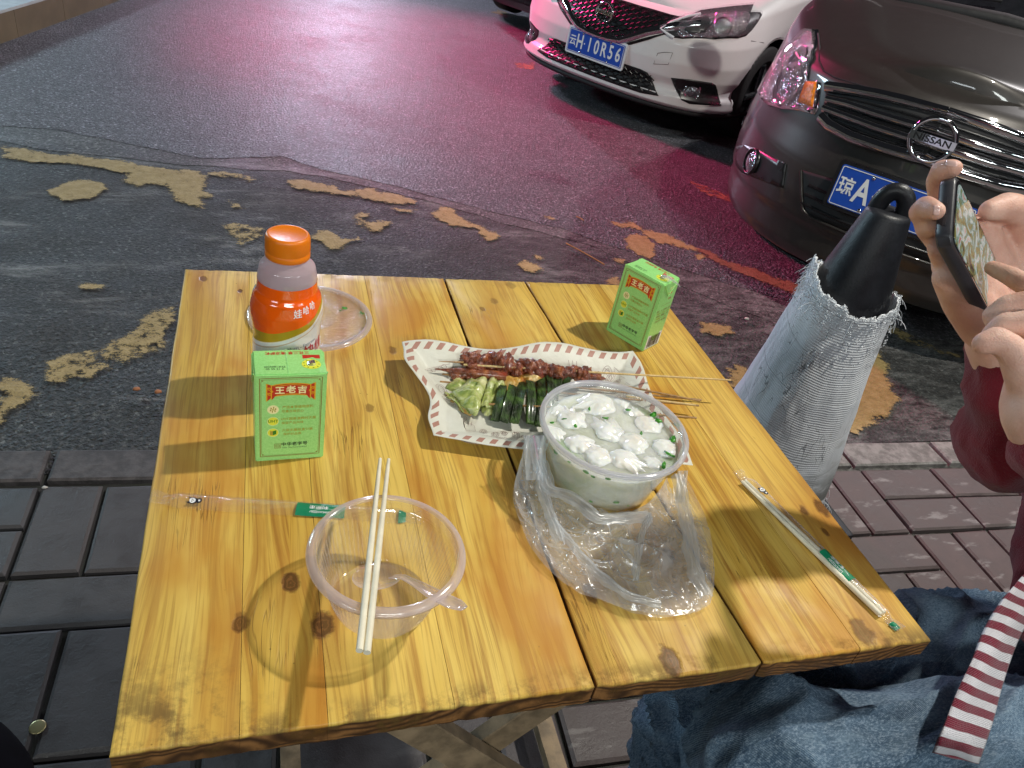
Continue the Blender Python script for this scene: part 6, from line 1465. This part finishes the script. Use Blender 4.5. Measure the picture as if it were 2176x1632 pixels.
    def ribbon(s, name, loc_pts, r, mat, off, mirror=True, flat=1., parent=None, up=None):
        for sg in ((1, -1) if mirror else (1,)):
            P = []
            for p in loc_pts:
                q = s.proj(p.x * sg, p.z, off); P.append(q if q is not None and abs(q.y - p.y) < .3 else Vector((p.x * sg, p.y + off, p.z)))
            tube(name, [s.w(p) for p in P], r, mat, parent or s.root, 10, flat, up)
    def plate(s, z, text, w=.440, h=.140, tilt=0., off=.02):
        p0 = s.proj(0, z); y0 = max(s.proj(0, z).y, s.proj(.2, z).y) + off; root = s.root
        def L(x, y, l): return tuple(s.w(Vector((x, y0 + .0045 + l * .0008 + tilt * y, z + y))))
        bm = bmesh.new(); 
        def pl(name, w_, h_, r, y1, y2, mat):
            o2 = rrect(-w_ / 2, w_ / 2, -h_ / 2, h_ / 2, r); n = len(o2); vs = [s.w(Vector((x, y0 + yy + tilt * y, z + y))) for yy in (y1, y2) for x, y in o2]
            return obj(name, vs, [tuple(range(n)), tuple(range(n, 2 * n))[::-1]] + [(k, (k + 1) % n, (k + 1) % n + n, k + n) for k in range(n)], mat, root, False)
        pl('plate_holder', w + .026, h + .026, .012, -.012, .0008, M_pw if s.paint.name.startswith('white') else M_trimblk)
        pl('number_plate', w, h, .008, -.002, .0040, M_plate)
        P = Print(L); P.strip([(x, y) for x, y in rrect(-w / 2 + .005, w / 2 - .005, -h / 2 + .005, h / 2 - .005, .006)], .0028, M_pw, 1, True)
        xs = [-.1825, -.1255, -.0465, .0105, .0675, .1245, .1815]; chs = text.replace('·', '')
        for k, ch in enumerate(chs): P.text(ch, xs[k], 0 if k else -.002, .118 if k else .068, M_pw, 1, .0025 if k else .0012, 0, .66 if k else .80)
        P.ell(-.087, 0, .005, .005, M_pw, 1, 10); P.build('plate_print', root)
        for x, y in ((-.11, .058), (.11, .058), (-.11, -.058), (.11, -.058)):
            bm = bmesh.new(); bmesh.ops.create_uvsphere(bm, u_segments=12, v_segments=8, radius=.0075)
            for v in bm.verts: v.co = s.w(Vector((x + v.co.x, y0 + .004 + v.co.y * .6, z + y + v.co.z)))
            bm_obj('screw', bm, M_chrome, root)
    def emblem(s, z, r, off, y0=None):
        q = s.proj(0, z, off); c_ = q if y0 is None else Vector((0, y0, z)); pts = [c_ + Vector((r * math.cos(a), 0, r * math.sin(a))) for a in np.linspace(0, 2 * math.pi, 49)]
        e = tube('emblem', [s.w(p) for p in pts], r * .13, M_chrome, s.root, 12)
        v2 = [s.w(c_ + Vector((x, yy, zz))) for yy in (-.004, .010) for x, zz in ((-r * 1.08, -r * .20), (r * 1.08, -r * .20), (r * 1.08, r * .20), (-r * 1.08, r * .20))]
        obj('emblem_bar', v2, [(3, 2, 1, 0), (4, 5, 6, 7), (0, 1, 5, 4), (1, 2, 6, 5), (2, 3, 7, 6), (3, 0, 4, 7)], M_chrome, s.root, False)
        P = Print(lambda x, y, l: tuple(s.w(c_ + Vector((x, .0108, y))))); P.text('NISSAN', 0, 0, r * .42, M_trimblk, 0, .0006, 0, 1.25); P.build('emblem_print', s.root)

P_white = car_paint('white_car_paint', (.72, .71, .70), 0., .35); P_grey = car_paint('grey_car_paint', (.032, .028, .025), .35, .40); P_dark = car_paint('dark_car_paint', (.03, .028, .03), .5, .35)

# ---- grey car (nearest)
gc = Car('parked_car', 2.03, 1.985, .0, -.84, P_grey, 'dark grey car with a broad chrome grille, nearest, behind the cone and phone', hw=.765, n=2.2, a=.82, arch_f=-1.05,
         prof=[(0, .07), (.02, .035), (.08, .015), (.20, .012), (.23, .0), (.34, -.004), (.50, .004), (.62, .022), (.75, .035), (.88, .055), (.95, .09), (1.0, .15)], hood=(.90, 1.02), crown=.055)
def k3(*p): return [(1540 + x * .13787, 40 + y * .13787) for x, y in p]
def k4_(*p): return [(1740 + x * .2022, 200 + y * .2022) for x, y in p]
def k5(*p): return [(1540 + x * .18382, 240 + y * .18382) for x, y in p]
def kk1(*p): return [(1060 + x * .5129, y * .5129) for x, y in p]
hl = gc.trace(k3((1290, 190), (1410, 200), (1420, 300), (1390, 450), (1345, 640), (1300, 800), (1285, 960), (1450, 975), (1445, 1080), (1405, 1350), (1360, 1430), (1150, 1375), (900, 1355), (700, 1300), (600, 1215), (565, 1130), (700, 880), (860, 650), (1100, 360)))
if len(hl) > 10:
    gc.patch('headlight_frame', [p + (p - sum(hl, Vector()) / len(hl)) * .07 for p in hl], M_chrome, .0030, thick=.004)
    gc.patch('headlight_reflector', hl, M_refl, .0075, thick=.003)
    gc.patch('turn_signal', gc.trace(k3((1275, 975), (1440, 980), (1375, 1370), (1160, 1285))), M_amber, .0105, thick=.003)
    for (u, v, r_) in ((1000, 1010, .075), (1160, 640, .048)):
        h = gc.hit(*k3((u, v))[0])
        if h:
            lc = gc.lo(h[0])
            for sg in (1, -1):
                vv, ff = lathe([(r_ * .25, -.03), (r_ * .8, -.008), (r_, .004), (r_ * 1.06, .004), (r_ * 1.08, -.004)], 32)
                nn = (gc.lo(h[0] + h[1]) - lc); nn = Vector((nn.x * sg, nn.y, nn.z)).normalized(); q = nn.to_track_quat('Z', 'Y').to_matrix(); cc_ = Vector((lc.x * sg, lc.y, lc.z)) + nn * .012
                obj('lamp_bowl', [gc.w(cc_ + q @ Vector(x)) for x in vv], ff, M_chrome, gc.root)
    gc.patch('headlight_lens', hl, M_lens, .022, thick=0)
gr = gc.trace(k4_((70, 20), (300, 15), (900, 130), (1500, 290), (1700, 340)) ); gcen = .0
# grille cavity and bars in car coordinates, shaped after the photograph and mirrored at the badge
def gl_pts(px): return [p for p in gc.trace(px)]
bars = [k4_((90, -70), (300, -40), (600, 10), (900, 80), (1170, 150)), k4_((95, 55), (300, 100), (600, 200), (930, 300), (1130, 352)), k4_((60, 150), (300, 235), (600, 345), (900, 440), (1110, 500)), k4_((35, 240), (120, 330), (350, 450), (700, 570), (1020, 660), (1180, 700))]
bt = [gl_pts(b) for b in bars]
def snap0(P):
    P = list(P); P[-1] = Vector((0, P[-1].y, P[-1].z)); P = [Vector((min(p.x, 0), p.y, p.z)) for p in P]; return P
bt = [snap0(P) for P in bt if len(P) > 2]
cav = bt[0] + bt[-1][::-1]
gc.patch('grille_opening', cav, M_matblk, .004, thick=.003)
gc.ribbon('grille_bar', bt[0], .027, M_chrome, .004, flat=.6)
for b in bt[1:-1]: gc.ribbon('grille_bar', b, .0175, M_chrome, .014, flat=.7)
mid = [(a + b) / 2 for a, b in zip(bt[0], bt[1])]
gc.ribbon('grille_bar', bt[-1], .026, M_chrome, .008, flat=.8)
for b, b2 in zip(bt, bt[1:]): 
    n_ = min(len(b), len(b2)); gc.ribbon('grille_slat', [(b[i] + b2[i]) / 2 for i in range(n_)], .004, M_trimblk, .010)
ez = (bt[1][-1].z + bt[2][-1].z) / 2
gc.emblem(ez, .066, .045)
h = gc.trace([(1900, 440)]); 
fogp = gc.trace(k5((130, 400), (250, 370), (420, 430), (720, 590), (700, 700), (680, 870), (400, 770), (200, 690), (130, 600)))
if len(fogp) > 5: gc.patch('fog_lamp_recess', fogp, M_trimblk, .003, thick=.002)
h = gc.hit(*k5((325, 560))[0])
def fog(car, h, r_):
    lc = car.lo(h[0]); nn0 = car.lo(h[0] + h[1]) - lc
    for sg in (1, -1):
        nn = Vector((nn0.x * sg, nn0.y, nn0.z)).normalized(); q = nn.to_track_quat('Z', 'Y').to_matrix(); cc_ = Vector((lc.x * sg, lc.y, lc.z)) + nn * .006
        vv, ff = lathe([(0, .012), (r_ * .5, .010), (r_ * .85, .004), (r_, 0)], 32); f_ = obj('fog_lamp', [car.w(cc_ + q @ Vector(x)) for x in vv], ff, M_fog, car.root)
        vv, ff = lathe([(r_ * .98, -.004), (r_, .008), (r_ * 1.12, .008), (r_ * 1.16, -.004)], 32); obj('ring', [car.w(cc_ + q @ Vector(x)) for x in vv], ff, M_chrome if car is not gc else M_trimblk, f_)
M_fog = plain('fog_lens', (.20, .22, .24), .08, .7, .4, 60, .004, 90, Coat_Weight=1.)
if h: fog(gc, h, .044)
inta = gc.trace(k5((885, 660), (1080, 730), (1300, 810), (1500, 890), (1700, 960), (1700, 1120), (1560, 1330), (1300, 1330), (1150, 1270), (980, 1190), (910, 1130)))
inta = [p for p in inta]
if len(inta) > 5:
    zt_, zb_ = max(p.z for p in inta), min(p.z for p in inta)
    lf = [p for p in gc.trace(k5((885, 660), (890, 900), (905, 1120), (980, 1195), (1150, 1275)))]
    z_top = lf[0].z; z_bot = lf[-1].z
    outl = [Vector((0, lf[0].y, z_top - .0)), *lf, Vector((0, lf[-1].y, z_bot))]
    gc.patch('lower_intake', outl, M_matblk, .003, thick=.002)
    gc.ribbon('intake_trim', lf + [Vector((lf[-1].x * .5, lf[-1].y, z_bot)), Vector((0, lf[-1].y, z_bot))], .005, P_grey, .004)
    for q in (.25, .5, .75): gc.ribbon('intake_slat', [Vector((lf[1].x * k, lf[1].y, z_bot + (z_top - z_bot) * q)) for k in (.95, .7, .45, .2, 0)], .006, M_trimblk, .003)
gc.plate(.535, '琼A·A8', tilt=-.0, off=.012)
lip = [Vector((l_ * .99, f_ + .01, .205)) for l_, f_ in gc.half[:70:3]]; lip = [p for p in lip]
# bonnet shut line
bl = gc.trace([(1738, 72), (1741, 100), (1740, 130), (1750, 152), (1775, 166), (1830, 182), (1900, 200), (1980, 222)])
if len(bl) > 4:
    bl = snap0(bl)
    for sg in (1, -1): gc.bar('shut_line', [Vector((p.x * sg, p.y, p.z + .0015)) for p in bl], .0030, M_matblk)
wl = Vector((.70, -1.06, 1.01)); gc.bar('cowl_trim', [Vector((-.74, -1.02, .985)), Vector((-.4, -.96, 1.045)), Vector((0, -.94, 1.065)), Vector((.4, -.96, 1.045)), Vector((.74, -1.02, .985))], .028, M_matblk)
for x0_ in (-.55, .05): gc.bar('wiper', [Vector((x0_, -1.00, 1.075)), Vector((x0_ + .5, -1.12, 1.12))], .008, M_matblk)

# ---- white car
wc_ = Car('parked_car', 2.08, 5.00, -.135, -.95, P_white, 'white car with a V shaped chrome grille, lit pink on its left side', hw=.88, n=2.6, a=.66,
          prof=[(0, .10), (.02, .03), (.06, .0), (.16, .004), (.20, .03), (.26, .034), (.34, .012), (.5, .0), (.70, .012), (.82, .04), (.92, .07), (.97, .11), (1.0, .16)], hood=(.76, .98), crown=.07)
def kw1(*p): return [(1060 + x * .13787, y * .13787) for x, y in p]
def kw2(*p): return [(1340 + x * .13787, y * .13787) for x, y in p]
hl = wc_.trace(kw2((430, 440), (640, 300), (900, 230), (1080, 160), (1300, 130), (1600, 95), (1890, 70), (1850, 190), (2000, 195), (2025, 235), (1960, 350), (1870, 470), (1780, 560), (1650, 600), (1300, 615), (800, 605), (600, 580)))
if len(hl) > 8:
    wc_.patch('headlight_housing', hl, M_trimblk, .004, thick=.003)
    cen = sum(hl, Vector()) / len(hl)
    inner = wc_.trace(kw2((700, 520), (1000, 250), (1400, 200), (1800, 190), (1840, 300), (1760, 480), (1600, 575), (1200, 590), (780, 590)))
    if len(inner) > 5: wc_.patch('headlight_reflector', inner, M_refl, .009, thick=.003)
    dk_ = wc_.trace(kw2((820, 480), (960, 300), (1180, 260), (1260, 380), (1140, 520), (900, 540)))
    if len(dk_) > 4: wc_.patch('lamp_shield', dk_, M_trimblk, .013, thick=.003)
    h = wc_.hit(*kw2((1420, 420))[0])
    if h: fog(wc_, h, .052)
    drl = wc_.trace(kw2((1090, 210), (900, 245), (640, 340), (480, 440), (600, 530), (680, 580)))
    if len(drl) > 3:
        for sg in (1, -1): wc_.bar('running_light', [Vector((p.x * sg, p.y + .014, p.z)) for p in drl], .009, M_pw)
    wc_.patch('headlight_lens', hl, M_lens, .022, thick=0)
gt = wc_.trace([(1286, 0), (1330, 8), (1400, 19), (1480, 24)])
vin = wc_.trace(kw2((1000, 175), (600, 270), (300, 400), (60, 545), (-60, 590)) )   # right arm of the V, down to the middle
cz = wc_.trace([(1300, 80)]); zc = cz[0].z if cz else .45
ze = wc_.trace([(1286, 25)]); zE = ze[0].z if ze else .65
arm = [Vector((.60, 0, zE + .075)), Vector((.47, 0, zE + .035)), Vector((.33, 0, zE - .03)), Vector((.225, 0, zE - .095)), Vector((.17, 0, zE - .125)), Vector((.08, 0, zE - .138)), Vector((0, 0, zE - .140))]
arm = [wc_.proj(p.x, p.z) or p for p in arm]
top = [wc_.proj(x, zE + .085 + .0 * x) or Vector((x, 0, zE + .085)) for x in (0, .2, .4, .6)]
wc_.patch('grille_opening', top + arm, M_trimblk, .004, thick=.003)
wc_.patch('grille_wing', [p for p in [wc_.proj(x, z) for x, z in ((.60, zE + .095), (.60, zE + .055), (.47, zE + .0), (.35, zE - .075), (.24, zE - .135), (.17, zE - .155), (.36, zE - .05), (.50, zE + .02))] if p], M_trimblk, .003, thick=.003)
for sg in (1, -1):
    P_ = [Vector((p.x * sg, p.y + .012, p.z)) for p in arm]; pts, Tn, N = frames([wc_.w(p) for p in P_])
    vs = []; 
    for i, p in enumerate(pts):
        w_ = .030 - .016 * i / (len(pts) - 1); B = Tn[i].cross(wc_.f).normalized()
        for a_, b_ in ((-1, -.006), (-.9, .006), (0, .014), (.9, .006), (1, -.006)): vs.append(tuple(p + B * w_ * a_ + wc_.f * b_))
    obj('grille_v_bar', vs, [(i * 5 + k, (i + 1) * 5 + k, (i + 1) * 5 + k + 1, i * 5 + k + 1) for i in range(len(pts) - 1) for k in range(4)], M_chrome, wc_.root)
# honeycomb of the grille and of the lower intake
def honey(car, x0, x1, z0, z1, s_, inside, name):
    vs = []; fs = []
    def seg(a, b):
        pa, pb = car.proj(a[0], a[1], .007), car.proj(b[0], b[1], .007)
        if pa is None or pb is None or (pa - pb).length > s_ * 2: return
        d = (pb - pa).normalized(); u_ = d.cross(Vector((0, 1, 0))).normalized() * s_ * .10; k = len(vs)
        vs.extend([tuple(car.w(p)) for p in (pa + u_, pa - u_, pb - u_, pb + u_, pa + Vector((0, .004, 0)), pb + Vector((0, .004, 0)))]); fs.extend([(k, k + 4, k + 5, k + 3), (k + 1, k + 2, k + 5, k + 4)])
    w_ = s_ * 1.9; h_ = s_ * .72; r = 0; z = z0
    while z < z1:
        x = x0 + (r % 2) * w_ / 2
        while x < x1:
            c_ = [(x - w_ / 2, z), (x - w_ / 4, z + h_ / 2), (x + w_ / 4, z + h_ / 2), (x + w_ / 2, z)]
            for a, b in zip(c_, c_[1:]):
                if inside(*a) and inside(*b): seg(a, b)
            x += w_
        z += h_ / 2 * 1.02; r += 1
    if vs: o = obj(name, vs, fs, M_trimblk, car.root, False); o['kind'] = 'stuff'
def in_v(x, z):
    x = abs(x); lim = np.interp(x, [0, .17, .225, .33, .47, .6], [zE - .128, zE - .115, zE - .075, zE - .01, zE + .05, zE + .09]); return z > lim and z < zE + .083 and x < .55
honey(wc_, -.6, .6, zE - .14, zE + .1, .040, in_v, 'grille_mesh')
wc_.emblem(zE, .060, .022)
it = wc_.trace(kw1((830, 620), (1000, 670), (1500, 850)) + kw2((0, 1030), (200, 1090), (290, 1170), (350, 1290), (435, 1480), (200, 1440), (0, 1380)) + kw1((1500, 1230), (1000, 1000), (720, 860), (740, 740)))
itr = [p for p in wc_.trace(kw2((150, 1065), (260, 1120), (310, 1200), (375, 1340), (435, 1480), (150, 1430))) if p.x > 0]
if len(itr) > 3:
    zt_, zb_ = itr[0].z, itr[-1].z
    outl = [wc_.proj(0, zt_) or Vector((0, 0, zt_))] + itr + [wc_.proj(0, zb_) or Vector((0, 0, zb_))]
    wc_.patch('lower_intake', outl, M_matblk, .003, thick=.002); xm = max(p.x for p in itr)
    honey(wc_, -xm, xm, zb_, zt_, .040, lambda x, z: abs(x) < xm - .06 and zb_ + .01 < z < zt_ - .01, 'intake_mesh')
fp_ = wc_.trace(kw2((620, 1200), (900, 1220), (1250, 1275), (1310, 1310), (1340, 1400), (1400, 1625), (1200, 1620), (900, 1600), (780, 1540), (720, 1430)))
if len(fp_) > 5: wc_.patch('fog_lamp_recess', fp_, M_trimblk, .003, thick=.002)
h = wc_.hit(*kw2((945, 1405))[0])
if h: fog(wc_, h, .048)
wc_.plate(.43, '云H·10R56', off=.008)
tow = wc_.trace(kw2((420, 820), (520, 805), (650, 812), (580, 995), (355, 985)))
if len(tow) > 3: wc_.bar('tow_cover_line', [p + Vector((0, .001, 0)) for p in tow + tow[:1]], .0016, M_trimblk)
for sg in (1, -1):
    wc_.bar('lip_seal', [Vector((l_ * .97 * sg, f_ - .03, .20)) for l_, f_ in wc_.half[:60:3]], .016, M_matblk)
sl_ = wc_.trace(kw2((1860, 630), (2050, 660), (2176, 668)) )
if len(sl_) > 1:
    wc_.bar('shut_line', [p + Vector((.001, .001, 0)) for p in sl_], .002, M_trimblk)
rb = bmesh.new()
# ---- dark car behind
dc = Car('parked_car', 2.42, 7.95, -.25, -.95, P_dark, 'dark car farthest away at the top edge, its bumper lit pink', hw=.88, n=2.6, a=.62, hood=(.78, .96))
dc.patch('lower_intake', [p for p in [dc.proj(x, z) for x, z in ((0, .42), (-.5, .42), (-.55, .34), (-.4, .26), (0, .26))] if p], M_matblk, .004)
# red ribbon tied at the white car's mirror
M_ribbon = plain('red_ribbon', (.55, .02, .015), .55)
vs, fs = grid(12, 4, lambda u, v: tuple(PD(1797 + v * 14 + 4 * math.sin(u * 5), -20 + u * 44, 3.15 + .02 * math.sin(u * 6 + v * 3)))); o = obj('red_ribbon', vs, fs, M_ribbon); solid(o, .002); tag(o, 'strip of red ribbon hanging beside the white car above the grey bonnet', 'ribbon')

# ================================================================== steps across the road, small litter
sA, sB = GX(0, 95), GX(260, 0); d = (sB - sA).normalized(); n_ = Vector((-d.y, d.x, 0)); 
if n_.x > 0: n_ = -n_
sA = sA - d * 6; sB = sB + d * 1.5
M_stepf = plain('step_tile_brown', (.22, .17, .11), .35, 0, .15, 6); M_stept = plain('step_tile_white', (.62, .66, .68), .22, 0, .08, 8); M_stepin = plain('step_tile_beige', (.36, .31, .22), .25, 0, .12, 6)
def prism(name, a, b, nn, w0, w1, z0, z1, mat, parent):
    vs = []
    for z in (z0, z1):
        for p, w_ in ((a, w0), (b, w0), (b, w1), (a, w1)): q = p + nn * w_; vs.append((q.x, q.y, q.z + z))
    return obj(name, vs, [(3, 2, 1, 0), (4, 5, 6, 7), (0, 1, 5, 4), (1, 2, 6, 5), (2, 3, 7, 6), (3, 0, 4, 7)], mat, parent, False)
step = empty('shop_step', sA, 'low tiled shop step with a white edge at the upper left corner', 'step')
LT = (sB - sA).length; nt = int(LT / .6)
for k in range(nt):
    a, b = sA + d * (LT * k / nt + .002), sA + d * (LT * (k + 1) / nt - .002); prism('riser_tile', a, b, n_, 0, .02, -.02, .150, M_stepf, step)
prism('edge_tile', sA, sB, n_, -.004, .34, .151, .166, M_stept, step); prism('floor_tile', sA, sB, n_, .345, 3.0, .151, .164, M_stepin, step); prism('core', sA, sB, n_, .022, 3.0, -.05, .149, M_stepf, step)
def stick(u0, v0, u1, v1, r, lb, mat=M_bamboo2):
    a, b = GX(u0, v0, .014), GX(u1, v1, .014); o = tube('stick', [a, a.lerp(b, .5) + Vector((0, 0, .002)), b], r, mat, None, 6); tag(o, lb, 'stick')
stick(1203, 517, 1284, 562, .0032, 'thin brown stick lying on the road behind the table'); stick(1225, 460, 1240, 468, .003, 'short brown stick fragment on the road near the yellow line')
co_ = T(0, 0); cp_ = GX(80, 1545, .014); vv, ff = lathe([(0, .0018), (.010, .0018), (.0118, .0015), (.0125, .0), (0, 0)], 24)
o = obj('coin', [(x + cp_.x, y + cp_.y, z + cp_.z) for x, y, z in vv], ff, plain('brass', (.48, .42, .22), .35, .8)); tag(o, 'dull brass coloured coin lying on the dark bricks at lower left', 'coin')
M_scrap = plain('leaf_brown', (.40, .16, .07), .7)
M_peb = plain('pebble', (.5, .48, .44), .8, 0, .3, 90)
for k, (u, v, s_, lb) in enumerate(((1587, 677, .010, 'white pebble on the asphalt between the right carton and the cone'), (290, 826, .009, 'brown leaf scrap on the asphalt left of the table'), (336, 832, .009, 'orange leaf scrap on the asphalt, nearer the table'), (95, 1036, .006, 'white crumb in the joint below the kerb at left'), (88, 390, .0, ''))):
    if not s_: continue
    o = blob('pebble' if k in (0, 3) else 'leaf_scrap', GX(u, v, .014), (s_, s_ * .7, s_ * .5), k, M_peb if k in (0, 3) else M_scrap, None, 2)
    tag(o, lb, 'pebble' if k in (0, 3) else 'leaf')
